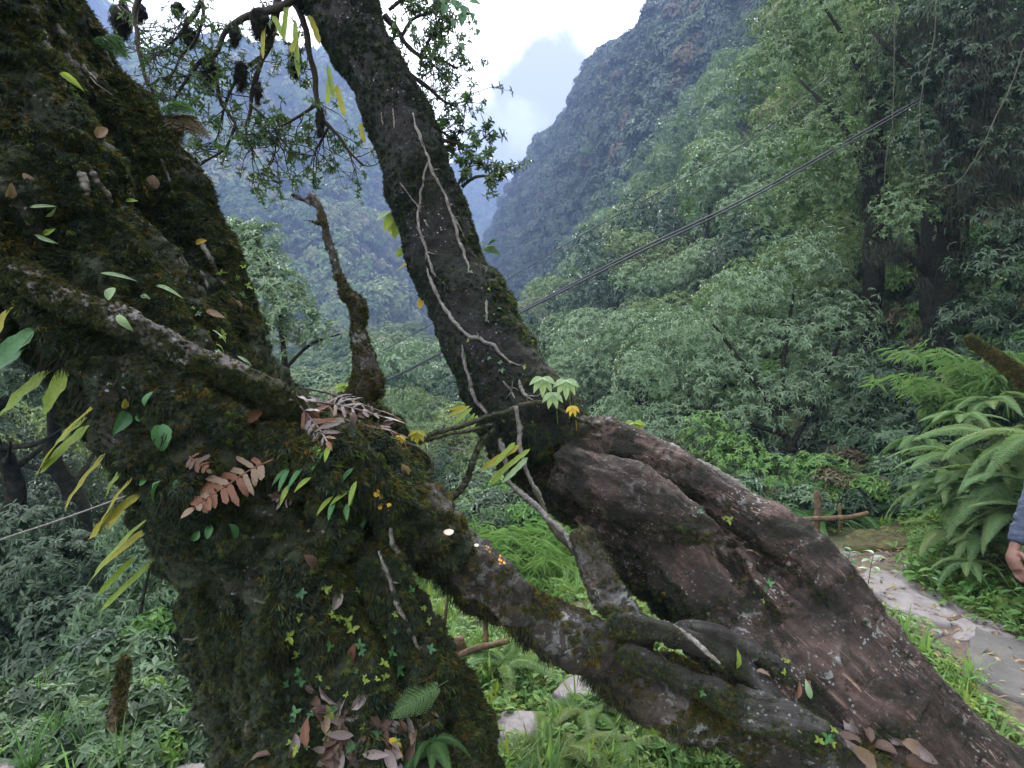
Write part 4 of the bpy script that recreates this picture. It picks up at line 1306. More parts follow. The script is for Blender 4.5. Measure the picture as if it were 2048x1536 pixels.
for i, (px, py, z, s, lab) in enumerate([
    (1250, 1500, .02, .55, 'feathery fern below the middle of the fallen limb'), (1120, 1520, .02, .5, 'fern at the bottom edge right of the mossy trunk'), (1380, 1540, .02, .5, 'fern at the bottom edge under the gnarled roots'),
    (1180, 1430, .02, .4, 'small fern behind the feathery ferns below the limb'), (1010, 1330, .02, .45, 'fern left of the grey stone, beside the mossy trunk'), (1300, 1440, .02, .45, 'fern tucked under the limb near the roots')]):
    fern(lab, 'ferns under the fallen limb', on_ground(px, py, z), 7, s * .8, 'fern', None, 6.283, (.05, .6))

# ------------------------------------------------------------------ bamboo
def bamboo_mesh(n, h, seed, mat, L=.14, w=.085, spread=.5, k=7, fine=False):
    mb = MB(); r = np.random.default_rng(seed)
    st = MB()
    for i in range(n):
        a = r.uniform(0, 6.283); hh = h * r.uniform(.6, 1.1); sp = spread * r.uniform(.25, 1) * h
        t = np.linspace(0, 1, 9)[:, None]
        b0 = np.array([r.normal(0, .12 * h), r.normal(0, .12 * h), 0])
        q = b0 + np.array([math.cos(a), math.sin(a), 0]) * sp * t ** 1.8 + np.array([0, 0, 1]) * hh * (t - .35 * t ** 2.6 * (spread + .4))
        add_tube(st, q, np.linspace(.006, .0015, 9), 4)
        for j in range(2, 9):
            m = k
            d = rand_dirs(m, r) * np.array([1, 1, .35]) + np.array([math.cos(a) * .5, math.sin(a) * .5, -.45])
            o = q[j] + r.normal(0, .03, (m, 3)) * h
            leaves(mb, o, d, np.tile([0, 0, 1.0], (m, 1)) + rand_dirs(m, r) * .3, L * r.uniform(.6, 1.2, m), w, LEAF4)
    return mb.mesh('leaves', M[mat], False), st.mesh('culms', M['bamboo'], True)
bam = [bamboo_mesh(46, 1.0, 500 + i, 'bamboo', .15, .055, .75, 9) for i in range(2)]
bam2 = [bamboo_mesh(14, 1.0, 510 + i, 'bamboo', .16, .12, .8, 9) for i in range(2)]
def bamboo(label, group, loc, s, kind, i):
    root = thing('bamboo_clump', label, 'bamboo', loc, random.uniform(0, 6), group)
    root.scale = (s, s, s * .85)
    lv, cu = kind[i % 2]
    tag(link('leaves', lv, root), kind='stuff'); link('culms', cu, root)
for i, (px, py, d, s, lab) in enumerate([
    (1010, 1150, 6.4, 1.6, 'bright drooping bamboo in the gap between limb and leaning trunk'), (930, 1150, 6.6, 1.5, 'fine-leaved bamboo just right of the mossy trunk'), (1090, 1160, 6.0, 1.35, 'bamboo showing behind the broken stub'),
    (1180, 1170, 6.2, .95, 'bamboo under the dark underside of the reddish trunk'), (880, 1230, 5.4, .8, 'bamboo low beside the right flank of the mossy trunk'), (970, 1240, 5.2, .7, 'low bamboo behind the mossy stump and log'), (1080, 1080, 8.0, 1.3, 'bamboo farthest back under the bend of the leaning trunk')]):
    q = P(px, py, d)
    bamboo(lab, 'bamboo clumps in the gap under the trunks', (q[0], q[1], q[2] - .35), s, bam, i)
for i, (px, py, d, s, lab) in enumerate([
    (1690, 960, 8.0, 1.3, 'bright bamboo spray hanging in front of the dark hollow'), (1560, 960, 8.2, 1.2, 'bamboo above the stick fence'), (1480, 950, 8.6, 1.2, 'bamboo behind the upper edge of the reddish trunk'),
    (1770, 990, 7.6, 1.0, 'bamboo left of the ferny bank'), (1380, 900, 9.0, 1.2, 'light green bamboo by the yellowish seedlings'), (1640, 1000, 7.6, .9, 'bamboo straight behind the fence post'), (1900, 700, 7.4, 1.4, 'feathery bamboo below the dark mossy trunk'), (2010, 640, 6.6, 1.5, 'feathery bamboo at the right edge above the bank')]):
    q = P(px, py, d)
    bamboo(lab, 'bamboo on the right bank and hollow', (q[0], q[1], q[2] - .75 * s), s, bam2, i)

# ------------------------------------------------------------------ nearer trees and shrubs built in place
def lobes_crown(lobes, per_m2, k, L, w, mat, seed, tpl=LEAF6, droop=.3, origin=(0, 0, 0), spread=.85):
    mb = MB(); r = np.random.default_rng(seed)
    for px, py, d, rad in lobes:
        c_ = P(px, py, d) - np.array(origin)
        n = int(per_m2 * 12.6 * rad * rad)
        u = rand_dirs(n, r); u[:, 2] = np.abs(u[:, 2]) * np.where(r.random(n) < .75, 1, -1)
        lump = 1 + .28 * fbm((u * rad + c_) * 1.6, 2, seed)
        p = c_ + u * (rad * r.uniform(.45, 1.05, n) ** .6 * lump)[:, None]
        ax = nrm(u + np.array([0, -.2, .5]))
        rosettes(mb, p, ax, k, L, w, spread, droop, tpl)
    return mb.mesh('crown', M[mat], False)
def limb_mesh(name, paths, mat, seg=8, rough=.18, n=20):
    mb = MB()
    for i, sp in enumerate(paths):
        p, r = pix_path(sp, n)
        add_tube(mb, p, r, seg, rough, i)
    return mb, name, mat
def built_tree(name, label, cat, group, base, limbs, lobes, **kw):
    root = thing(name, label, cat, base, 0, group)
    mb = MB()
    for i, sp in enumerate(limbs):
        p, r = pix_path(sp, 24)
        add_tube(mb, p - np.array(base), r, 9, .2, i)
    link('trunk', mb.mesh('trunk', M[kw.pop('tmat', 'trunk_far')]), root)
    link('crown', lobes_crown(lobes, origin=base, **kw), root)
    return root
nr = 'shrubs and trees at the foot of the right hillside'
built_tree('spreading_shrub', 'wide pale-leaved shrub with dark slanting branches, behind the reddish trunk', 'shrub', nr, P(1600, 960, 9.6),
    [[(1600, 960, 9.6, 9), (1580, 890, 9.7, 8), (1540, 810, 9.9, 6), (1480, 720, 10.3, 4), (1420, 640, 10.5, 2)], [(1585, 890, 9.7, 6), (1640, 780, 10, 5), (1680, 680, 10, 3)],
     [(1570, 870, 9.7, 6), (1480, 840, 9.8, 4), (1380, 810, 10, 2)], [(1560, 830, 9.8, 5), (1570, 700, 10.2, 4), (1590, 570, 10.4, 2)], [(1590, 900, 9.6, 5), (1500, 900, 9.5, 4), (1400, 900, 9.6, 2)]],
    [(1300, 760, 10.8, .85), (1390, 690, 10.8, .9), (1490, 620, 10.8, .95), (1600, 560, 10.8, .9), (1440, 790, 10.4, .8), (1550, 720, 10.5, .9), (1670, 670, 10.3, .85), (1350, 870, 10.2, .65), (1490, 850, 9.9, .55), (1250, 850, 11.2, .7), (1690, 770, 9.8, .55), (1580, 810, 9.9, .5)],
    per_m2=36, k=6, L=.115, w=.28, mat='pale_leaf', seed=601, droop=.42)
built_tree('glossy_tree', 'glossy-leaved tree with grey shining leaves at the top right', 'tree', nr, P(1740, 800, 11),
    [[(1740, 800, 11, 18), (1745, 600, 11, 18), (1750, 420, 11, 20), (1752, 280, 11, 18), (1790, 120, 11, 12), (1830, -60, 11, 9)], [(1750, 400, 11, 8), (1690, 260, 11, 5), (1600, 160, 11.5, 2)], [(1760, 250, 11, 7), (1700, 100, 11, 4), (1640, 0, 11, 2)]],
    [(1560, 170, 12.2, 1.1), (1600, 310, 11.8, 1.0), (1690, 70, 11.4, 1.1), (1690, 230, 11.4, .9), (1600, 20, 12, 1.1), (1790, 360, 10.9, .7), (1650, 400, 11.6, .8), (1560, 430, 12, .8), (1745, 130, 10.4, .8), (1690, 330, 10.6, .6), (1800, 60, 10.2, .8), (1780, 240, 10.3, .5)],
    per_m2=24, k=6, L=.115, w=.36, mat='slope_leaf', seed=602, droop=.5)
built_tree('mossy_trunk_tree', 'dark thick-trunked tree hung with moss above the ferny bank', 'tree', nr, P(1885, 860, 9.2),
    [[(1885, 860, 9.2, 38), (1888, 720, 9.2, 34), (1882, 600, 9.2, 34), (1878, 480, 9.2, 32), (1895, 330, 9.1, 24), (1930, 180, 9, 20), (1960, 0, 8.8, 16), (1980, -200, 8.8, 12)],
     [(1880, 480, 9.2, 13), (1960, 380, 8.8, 9), (2040, 270, 8.4, 7), (2150, 180, 8, 4)], [(1905, 260, 9.1, 9), (1830, 150, 9.2, 6), (1740, 60, 9.4, 3)], [(1870, 560, 9.1, 7), (1800, 500, 8.9, 4), (1730, 470, 8.8, 2)]],
    [(1860, 130, 9.6, .9), (1960, 230, 9.2, .8), (1990, 40, 9, .95), (1870, -60, 9.5, .9), (2060, 130, 8.6, .9), (2060, 380, 8.6, .7), (1920, 160, 8.4, .7), (1990, 200, 8.1, .7), (1880, 40, 8.5, .7), (1960, 330, 8.2, .55), (1850, 280, 8.7, .5), (2030, 20, 8, .8), (1990, 470, 8.2, .5)],
    per_m2=22, k=6, L=.105, w=.36, mat='dark_leaf', seed=603, droop=.5)
built_tree('green_bush', 'fresh green small-leaved bush between the two dark mossy trunks', 'bush', nr, P(1850, 560, 10.2),
    [[(1850, 560, 10.2, 5), (1830, 440, 10.2, 4), (1850, 330, 10.2, 2)]], [(1830, 400, 10.4, .75), (1900, 320, 10.2, .7), (1800, 480, 10.3, .6), (1840, 250, 10.6, .6), (1830, 440, 8.7, .45), (1880, 380, 8.6, .4), (1790, 420, 8.9, .45)], per_m2=30, k=5, L=.08, w=.45, mat='slope_leaf', seed=604)
built_tree('brown_bush', 'brownish withered bush beside the dark mossy trunk', 'bush', nr, P(1930, 520, 9.6),
    [[(1930, 520, 9.6, 4), (1940, 400, 9.6, 3), (1960, 330, 9.6, 2)]], [(1930, 430, 9.6, .55), (1990, 370, 9.4, .5), (1890, 500, 9.7, .45)], per_m2=34, k=5, L=.07, w=.35, mat='brown_leaf', seed=605)
built_tree('bush', 'dark bush filling the hollow left of the ferny bank', 'bush', nr, P(1800, 930, 8.6),
    [[(1800, 930, 8.6, 5), (1790, 830, 8.6, 4), (1800, 720, 8.6, 2)]], [(1790, 800, 8.9, .7), (1860, 760, 8.6, .6), (1740, 880, 8.8, .6), (1830, 880, 8.4, .55), (1950, 660, 8, .6), (1990, 560, 7.8, .6)], per_m2=26, k=6, L=.11, w=.32, mat='dark_leaf', seed=606, droop=.4)
built_tree('bush', 'mid-green bush low behind the stick fence', 'bush', nr, P(1560, 1000, 8.2),
    [[(1560, 1000, 8.2, 4), (1550, 960, 8.2, 3), (1560, 920, 8.2, 2)]], [(1550, 960, 8.3, .45), (1480, 930, 8.8, .5), (1640, 960, 8.3, .45), (1720, 990, 8.0, .4), (1420, 880, 9.4, .5), (1790, 1000, 7.6, .35), (1860, 990, 7.2, .35)], per_m2=36, k=6, L=.09, w=.38, mat='bright_leaf', seed=607, droop=.3)
# left side
nl = 'bushes behind the mossy trunk on the left'
built_tree('spreading_shrub', 'pale silvery-leaved shrub seen under the hanging strap leaves', 'shrub', nl, P(330, 1460, 3.6),
    [[(330, 1460, 3.6, 8), (310, 1360, 3.7, 6), (280, 1250, 3.8, 4), (300, 1130, 3.9, 2)], [(310, 1360, 3.7, 5), (390, 1280, 3.8, 3), (420, 1180, 3.9, 2)], [(305, 1340, 3.7, 4), (220, 1260, 3.9, 3)]],
    [(300, 1150, 4.2, .30), (370, 1080, 4.3, .32), (240, 1240, 4.1, .30), (340, 1240, 4.0, .30), (400, 1180, 4.1, .30), (210, 1330, 4.0, .24), (310, 1330, 3.9, .26), (390, 1340, 3.9, .25), (270, 1080, 4.4, .28)],
    per_m2=130, k=6, L=.085, w=.24, mat='pale_leaf', seed=611, droop=.5)
built_tree('bush', 'dark leafy bush at the left edge under the slack wire', 'bush', nl, P(60, 1400, 5.4),
    [[(60, 1400, 5.4, 8), (80, 1250, 5.5, 6), (60, 1100, 5.6, 3)]], [(40, 1200, 5.6, .55), (130, 1140, 5.7, .5), (-60, 1140, 5.7, .55), (60, 1080, 6, .5), (150, 1260, 5.2, .4), (-20, 1300, 5.2, .45), (100, 1340, 5.0, .35)], per_m2=70, k=6, L=.09, w=.40, mat='dark_leaf', seed=612, droop=.4)
built_tree('bush', 'fresh green bush low between the mossy pole and the trunk foot', 'bush', nl, P(370, 1520, 3.1),
    [[(370, 1520, 3.1, 4), (370, 1450, 3.15, 3), (380, 1380, 3.2, 2)]], [(360, 1440, 3.3, .17), (420, 1400, 3.3, .17), (300, 1480, 3.2, .16), (400, 1480, 3.1, .13), (330, 1400, 3.5, .18)], per_m2=240, k=5, L=.05, w=.45, mat='bright_leaf', seed=613)
built_tree('pale_tree', 'pale-leaved tree crown peeping past the right edge of the mossy trunk', 'tree', nl, P(560, 900, 9),
    [[(560, 900, 9, 10), (570, 760, 9, 7), (560, 640, 9, 4), (540, 540, 9, 2)], [(568, 740, 9, 4), (620, 690, 9, 3), (680, 668, 9, 1.5)]], [(500, 560, 9.2, .6), (550, 600, 9, .5), (590, 640, 8.9, .42), (520, 500, 9.4, .45), (640, 668, 8.9, .26), (540, 680, 9.2, .5), (470, 490, 9.6, .5)], per_m2=40, k=7, L=.12, w=.30, mat='pale_leaf', seed=614, droop=.1)
for px, py, d, h, lab in [(30, 1050, 7.5, 2.6, 'dark mossy trunk standing at the left edge behind the leaves'), (160, 1060, 8, 2.8, 'dark slim trunk standing behind the yellowing strap leaves')]:
    q = P(px, py, d)
    make = make_tree('slope_tree', lab, 'tree', 'dark trunks on the left slope', h, (1.3, 1.3, 1.0), int(px) + 900, 'dark_leaf', 700, 6, .10, .36, tr=.17)
    make.location = (q[0], q[1], q[2] - .6)
# unseen trees and crown put in to shade the camera's side of the trunks
for i, (x, y, s, k) in enumerate([(-6, -6, 1.5, 2), (0, -8, 1.6, 1), (6, -6.5, 1.5, 2), (-10, -1, 1.6, 1), (9, -2.5, 1.5, 2), (2.6, -11, 1.7, 2), (-3, -11, 1.8, 1)]):
    put(k, x, y, s, None, 'unseen tree behind the camera that shades the big trunks', 'unseen trees shading the big trunks')
lc = crown('crown', (2.8, 2.0, 1.2), 14, 1500, 7, .16, .34, M['slope_leaf'], 620, LEAF4, .35)
o = link('crown', lc, None, (-2.6, -.9, 5.0)); attach(o, left_tree)

# ------------------------------------------------------------------ stick fence
fence = thing('stick_fence', 'rough fence of mossy sticks, one rail on short posts beside the path', 'fence', P(1635, 1085, 6.0))
def stick(name, spec, mat, root, seg=9, rough=.22, n=16, label=None):
    p, r = pix_path(spec, n)
    mb = MB(); add_tube(mb, p - np.array(root.location), r, seg, rough, int(spec[0][0]))
    o = link(name, mb.mesh(name, M[mat]), root)
    if label: o['label'] = label
    return o
stick('post', [(1632, 1098, 6.0, 6), (1633, 1060, 6.0, 6), (1636, 1010, 6.0, 6.5), (1634, 982, 6.0, 6)], 'wood_moss', fence, label='tall upright post with an orange mossy top')
stick('post', [(1681, 1060, 6.1, 3.5), (1680, 1030, 6.1, 4), (1679, 1008, 6.1, 2.5)], 'wood_moss', fence)
stick('post', [(1588, 1062, 5.95, 4), (1578, 1040, 5.95, 4), (1573, 1018, 5.95, 3)], 'wood_moss', fence)
stick('rail', [(1568, 1049, 5.92, 4), (1600, 1041, 5.93, 5), (1640, 1037, 5.93, 5.5), (1690, 1036, 5.97, 5.5), (1736, 1027, 6.0, 4.5)], 'wood_moss', fence)

# ------------------------------------------------------------------ mossy stump and log in the gap, pole at the left
t = thing('mossy_stump', 'short cut stump with a crooked mossy log beside it, in the gap under the limb', 'stump', on_ground(922, 1335))
stick('stump', [(915, 1350, 3.45, 16), (920, 1300, 3.45, 12), (919, 1275, 3.45, 11)], 'wood_moss', t)
stick('log', [(920, 1312, 3.4, 7), (950, 1297, 3.4, 7), (985, 1290, 3.42, 6.5), (1018, 1281, 3.45, 6)], 'wood_moss', t)
stick('stick', [(972, 1320, 3.5, 7), (972, 1280, 3.5, 6), (970, 1240, 3.5, 5)], 'wood_moss', t)
t = thing('mossy_pole', 'leaning mossy pole at the bottom left, behind the grass', 'pole', P(205, 1580, 2.45))
stick('pole', [(195, 1580, 2.45, 17), (222, 1490, 2.5, 15), (234, 1420, 2.55, 12), (243, 1370, 2.6, 11), (250, 1315, 2.65, 8)], 'wood_moss', t, 10, .3, 24)
cl = spline(np.array([P(205, 1560, 2.46), P(222, 1490, 2.5), P(234, 1420, 2.55), P(243, 1370, 2.6), P(249, 1320, 2.64)]), 200)
k = rng.integers(0, 200, 1500); d = rand_dirs(1500)
attach(scatter('moss', T_gold + T_olive + T_dark, cl[k] + d * np.interp(k, [0, 199], [.034, .018])[:, None], align_rot(d + np.array([0, -.2, -.5])), rng.uniform(.5, 1.4, 1500)), t)
t = thing('mossy_pole', 'second thinner mossy stem between the pole and the big trunk', 'pole', P(350, 1500, 3.4))
stick('pole', [(345, 1510, 3.4, 9), (362, 1440, 3.45, 9), (372, 1385, 3.5, 7)], 'wood_moss', t)
for spec, lab in (([(1000, 1300, 2.9, 4), (1010, 1240, 2.9, 3.5), (1016, 1180, 2.9, 2)], 'thin brown stem standing under the mossy limb, left of the stump'),
                  ):
    spec = [(q[0] - 120 if lab.startswith('thin') else q[0], *q[1:]) for q in spec]
    t = thing('stem', lab, 'stem', P(*spec[0][:3]))
    stick('stem', spec, 'wood_moss', t)

# ------------------------------------------------------------------ cables
def cable(name, label, spec, group, sag_n=60, mat='cable'):
    p, r = pix_path(spec, sag_n)
    mb = MB(); add_tube(mb, p, r, 8)
    return tag(link(name, mb.mesh(name, M[mat])), label, 'cable', group)
cable('cable', 'thick black cable slanting down from the upper right behind the leaning trunk', [(2120, 60, 8.2, 2.0), (1900, 165, 9, 2.0), (1700, 278, 10, 2.1), (1480, 402, 11.5, 2.2), (1260, 508, 13.5, 2.2), (1030, 628, 16.5, 2.2), (880, 706, 19, 2.1), (775, 760, 22, 2.6), (690, 800, 25, 2.4)], 'cables across the valley')
cable('cable', 'second black cable running just under the thick one', [(2130, 58, 8.2, 1.5), (1900, 171, 8.95, 1.5), (1700, 284, 9.95, 1.6), (1480, 408, 11.45, 1.7), (1260, 514, 13.4, 2.2), (1030, 631, 16.4, 2.2), (880, 708, 19, 2), (775, 761, 22, 2), (690, 800, 25, 2)], 'cables across the valley')
cable('wire', 'thin grey wire high above the black cable', [(1700, 120, 14, 1.2), (1500, 280, 16, 1.2), (1340, 372, 18, 1.2), (1150, 478, 21, 1.2), (1000, 568, 24, 1.1), (860, 650, 28, 1.1), (740, 715, 32, 1.1)], 'cables across the valley')
cable('wire', 'slack pale wire at the left behind the strap leaves', [(-80, 1112, 5.0, 2), (0, 1080, 5.0, 2), (120, 1040, 5.2, 2), (250, 993, 5.5, 2), (420, 930, 6, 2)], 'cables across the valley', mat='vine')

# ------------------------------------------------------------------ vines and roots on the bark
def bark_vine(name, label, pts, r, mat='vine', group=None, off=None, n=70, cat='vine', seg=7):
    """follows the bark under the listed bearings; keeps the last depth where it hangs free"""
    s = spline(np.array(pts, float), n)
    q, last = [], None
    for px, py in s:
        w, nn = hit(px, py, (r * .5 if off is None else off))
        if w is not None and (last is None or abs(w[1] - last) < .35):
            last = w[1]
        q.append((px, py, last))
    ds = np.array([np.nan if a[2] is None else a[2] for a in q])
    i = np.arange(len(ds)); ok = ~np.isnan(ds)
    if not ok.any(): return None
    ds = np.interp(i, i[ok], ds[ok])
    ker = np.ones(5) / 5
    ds = np.convolve(np.pad(ds, 2, 'edge'), ker, 'valid') - r * .05
    p = np.array([P(a[0], a[1], d) for a, d in zip(q, ds)])
    p = p + r * .9 * np.stack([vnoise(p * 22, 3), vnoise(p * 22, 4), vnoise(p * 22, 5)], -1)
    mb = MB()
    tp = np.linspace(0, 1, n)
    rr = r * .8 * np.minimum(1, .35 + tp * 6) * np.minimum(1, .3 + (1 - tp) * 4) * (1 + .25 * vnoise(p * 30, 9))
    add_tube(mb, p, rr, seg, .35, int(pts[0][0]))
    for q in range(max(1, n // 14)):
        i = int(rng.integers(2, n - 3)); d = nrm(nrm(p[i + 1] - p[i]) + rng.normal(0, .8, 3) * np.array([1, .15, 1])); l = r * rng.uniform(3, 9)
        add_tube(mb, np.array([p[i], p[i] + d * l * .5 + rng.normal(0, l * .06, 3), p[i] + d * l + np.array([0, r * .8, 0])]), [r * .4, r * .3, r * .12], 4)
    o = tag(link(name, mb.mesh(name, M[mat])), label, cat, group)
    if mat == 'vine_dark':
        k = rng.integers(0, n, 900); d = rand_dirs(900)
        scatter('moss', T_olive + T_dark, p[k] + d * r * .8, align_rot(d + np.array([0, -.3, -.5])), rng.uniform(.4, .9, 900), None, o, 'stuff')
    return o
def front(px, py, d, gap=.03):
    w, nn = hit(px, py)
    return d if w is None else min(d, w[1] - gap)
vg = 'aerial roots and vines on the leaning stem'
bark_vine('vine', 'long pale vine down the middle of the leaning stem to its lower right', [(826, 225), (845, 290), (866, 345), (893, 400), (915, 470), (930, 510), (940, 545)], .010, group=vg)
bark_vine('vine', 'pale vine crossing to the left from the long one high on the leaning stem', [(856, 318), (845, 370), (838, 420), (842, 470), (855, 510), (868, 545), (890, 570)], .008, group=vg)
bark_vine('vine', 'pale zigzag vine from mid stem bending right at the fork of roots', [(856, 535), (868, 580), (885, 605), (905, 635), (925, 660), (960, 680), (995, 700), (1025, 728)], .011, group=vg)
bark_vine('vine', 'pale root dropping straight below the zigzag vine to the left foot of the stem', [(926, 690), (932, 730), (940, 765), (952, 800), (968, 822), (982, 838)], .011, group=vg)
bark_vine('vine', 'short pale root over the lower stem beside the palmate leaves', [(1038, 757), (1050, 785), (1062, 798)], .010, group=vg)
bark_vine('vine', 'short pale root left of the palmate leaves', [(1006, 762), (1018, 780), (1032, 796)], .007, group=vg)
bark_vine('vine', 'short bleached root end at the right of the lower stem', [(972, 600), (973, 625), (972, 645)], .008, group=vg)
for pts, lab in [([(785, 215), (787, 240), (788, 258)], 'uppermost short bleached streak of root on the leaning stem'), ([(763, 225), (766, 250)], 'bleached root streak left of the uppermost one'),
                 ([(800, 365), (815, 385), (830, 405), (845, 425)], 'bleached root below the first bend of the crossing vine'), ([(848, 440), (856, 455)], 'tiny bleached root stub at mid stem'),
                 ([(905, 430), (918, 455), (932, 480)], 'thin root by the right rim of the stem at mid height'), ([(835, 455), (850, 490), (852, 520)], 'thin root left of the zigzag vine')]:
    bark_vine('root_streak', lab, pts, .0055, group=vg, n=20)
lg = 'bleached roots on the mossy tree'
for pts, r, lab in [([(150, 345), (168, 375), (182, 408)], .011, 'left of two parallel bleached roots on the front mossy stem'), ([(178, 338), (195, 370), (225, 408)], .011, 'right of two parallel bleached roots on the front mossy stem'),
                    ([(165, 130), (185, 165), (208, 192)], .010, 'bleached root high on the rear mossy stem'), ([(205, 95), (225, 130), (246, 178)], .008, 'thin bleached root at the top right rim of the rear stem'),
                    ([(395, 450), (420, 520), (450, 570), (475, 605)], .011, 'pale root lying along the right rim of the rear stem'), ([(440, 560), (455, 590), (478, 610)], .008, 'short root above the lower rim of the rear stem'),
                    ([(312, 300), (330, 340), (345, 380)], .006, 'thin root at the middle of the rear stem'), ([(400, 540), (412, 565), (420, 590)], .006, 'faint root left of the rim root'),
                    ([(785, 1055), (792, 1085), (802, 1110)], .010, 'pale peg-like root below the ledge'), ([(757, 1105), (775, 1150), (790, 1190), (800, 1215), (812, 1245), (825, 1275), (838, 1302)], .0085, 'long pale root hanging down the right face of the mossy trunk'),
                    ([(760, 1100), (772, 1160), (780, 1215)], .004, 'hair-thin root left of the long pale root'), ([(560, 1150), (545, 1200), (535, 1250), (530, 1300), (510, 1360)], .012, 'mossy root running down the middle of the lower trunk'),
                    ([(470, 1240), (485, 1300), (495, 1370), (500, 1440), (505, 1510)], .013, 'mossy root on the left of the lower trunk'), ([(395, 1180), (410, 1260), (425, 1340), (450, 1420), (475, 1500)], .014, 'mossy root along the left edge of the lower trunk')]:
    bark_vine('root', lab, pts, r, 'vine' if 'mossy root' not in lab else 'vine_dark', lg, n=40)

def free_vine(name, label, spec, mat='vine_dark', group=None, cat='vine', seg=8, n=60, rough=.4, mosst=None):
    p, r = pix_path(spec, n)
    r = r * .85 * (1 + .25 * vnoise(p * 25, 9))
    p = p + r.mean() * 1.3 * np.stack([vnoise(p * 12, 3), vnoise(p * 12, 4), vnoise(p * 12, 5)], -1)
    mb = MB(); add_tube(mb, p, r, seg, rough, int(spec[0][0]))
    o = tag(link(name, mb.mesh(name, M[mat])), label, cat, group)
    if mosst:
        k = rng.integers(0, n, mosst); d = rand_dirs(mosst)
        q = p[k] + d * r[k][:, None] * .8
        scatter('moss', T_olive + T_dark, q, align_rot(d + np.array([0, 0, -.4])), rng.uniform(.3, .7, mosst), None, o, 'stuff')
    return o
fg = 'branches and vines strung between the two trees'
free_vine('branch', 'thin crooked branch bridging the mossy ledge and the leaning stem', [(838, 888, 2.1, 6), (870, 868, 2.15, 6), (915, 855, 2.2, 5.5), (960, 842, 2.25, 5.5), (995, 832, 2.28, 6), (1040, 812, 2.3, 5), (1085, 806, 2.3, 5), (1130, 825, 2.32, 5), (1180, 850, 2.35, 4), (1215, 868, 2.4, 3)], group=fg, cat='branch', mosst=400)
free_vine('branch', 'lower fork of the bridging branch, ending by the stem foot', [(850, 884, 2.12, 5), (900, 868, 2.16, 4), (950, 858, 2.2, 4), (985, 852, 2.22, 3)], group=fg, cat='branch', mosst=120)
free_vine('branch', 'mossy branch curving down in an arc from the bridging branch', [(985, 862, 2.2, 4), (955, 890, 2.18, 6), (940, 920, 2.16, 7), (930, 955, 2.15, 7.5), (915, 985, 2.13, 7), (895, 1008, 2.1, 6), (878, 1022, 2.08, 4)], group=fg, cat='branch', mosst=700)
free_vine('vine', 'whitish vine looping over the bend of the leaning tree and hanging below it', [(1035, 812, 2.28, 6), (1040, 850, 2.27, 6), (1040, 895, 2.26, 6), (1052, 935, 2.25, 5), (1065, 965, 2.24, 6), (1080, 990, 2.24, 5), (1090, 1010, 2.24, 3)], 'vine', fg)
free_vine('vine', 'mottled stalk running from the hanging strap fern down to the root tangle', [(998, 880, 2.2, 6), (1010, 920, 2.18, 6), (1022, 960, 2.15, 6), (1055, 1005, 2.1, 6.5), (1105, 1050, 2.05, 7), (1150, 1095, 2.0, 8), (1175, 1140, 1.96, 9), (1195, 1190, 1.92, 9), (1220, 1230, 1.88, 9)], 'vine', fg, mosst=200)
free_vine('vine', 'dark stalk just right of the mottled one', [(1062, 960, 2.25, 5), (1085, 1010, 2.22, 6), (1110, 1060, 2.18, 7), (1140, 1090, 2.15, 7), (1180, 1140, 2.1, 7), (1230, 1190, 2.05, 6), (1290, 1240, 2.0, 5)], 'vine_dark', fg)
free_vine('vine', 'lichen-grey vine lying along the upper edge of the reddish trunk', [(1300, 878, 2.42, 4), (1345, 893, 2.4, 7), (1390, 920, 2.38, 8), (1430, 945, 2.36, 9), (1470, 972, 2.33, 10), (1510, 1003, 2.3, 9), (1545, 1032, 2.27, 8), (1575, 1058, 2.24, 5)], 'vine', fg, mosst=150)
free_vine('twig', 'bent dark twig loop hanging at the right end of the ledge', [(768, 868, 1.98, 3), (805, 885, 2.0, 4), (840, 902, 2.0, 4.5), (862, 918, 2.0, 4), (864, 945, 2.0, 3.5), (845, 938, 2.0, 3), (815, 915, 2.0, 2.5)], 'vine_dark', fg, 'twig')
free_vine('twig', 'dark root stick crossing the root tangle', [(1330, 1240, 1.78, 5), (1370, 1262, 1.74, 6), (1410, 1300, 1.70, 6), (1440, 1328, 1.68, 4)], 'vine', fg, 'twig')
free_vine('twig', 'pale twig crossing in front of the curved mossy branch', [(897, 897, 2.12, 1.5), (915, 897, 2.13, 1.5), (932, 902, 2.14, 1.5)], 'vine', fg, 'twig')
# right edge: hanging creepers
rg = 'creepers hanging at the upper right'
free_vine('creeper', 'creeper hanging straight in front of the dark mossy trunk', [(1872, -40, 5.5, 1.04), (1868, 80, 5.5, 1.04), (1850, 150, 5.5, 1.04), (1838, 240, 5.5, 0.98), (1845, 300, 5.5, 0.91), (1855, 350, 5.5, 0.65)], 'vine_dark', rg)
free_vine('creeper', 'yellowish creeper curving down to the left at the right edge', [(2060, 60, 5, 1.17), (2030, 150, 5, 1.17), (1990, 240, 5, 1.17), (1960, 300, 5, 1.04), (1920, 360, 5, 0.98), (1870, 385, 5, 0.78)], 'vine_dark', rg)
free_vine('creeper', 'creeper hanging left of the trunk over the cable', [(1790, -40, 5.6, 0.91), (1788, 120, 5.6, 0.91), (1786, 240, 5.6, 0.85), (1775, 300, 5.6, 0.78), (1765, 400, 5.6, .8)], 'vine_dark', rg)
free_vine('branch', 'brown mossy crooked branch sticking out above the ferny bank', [(2140, 830, 5.2, 16), (2060, 770, 5.3, 12), (2020, 735, 5.4, 9), (1975, 705, 5.5, 7), (1940, 682, 5.5, 6), (1955, 668, 5.5, 4)], 'trunk_far', None, 'branch', 10, 40, .5, 0)

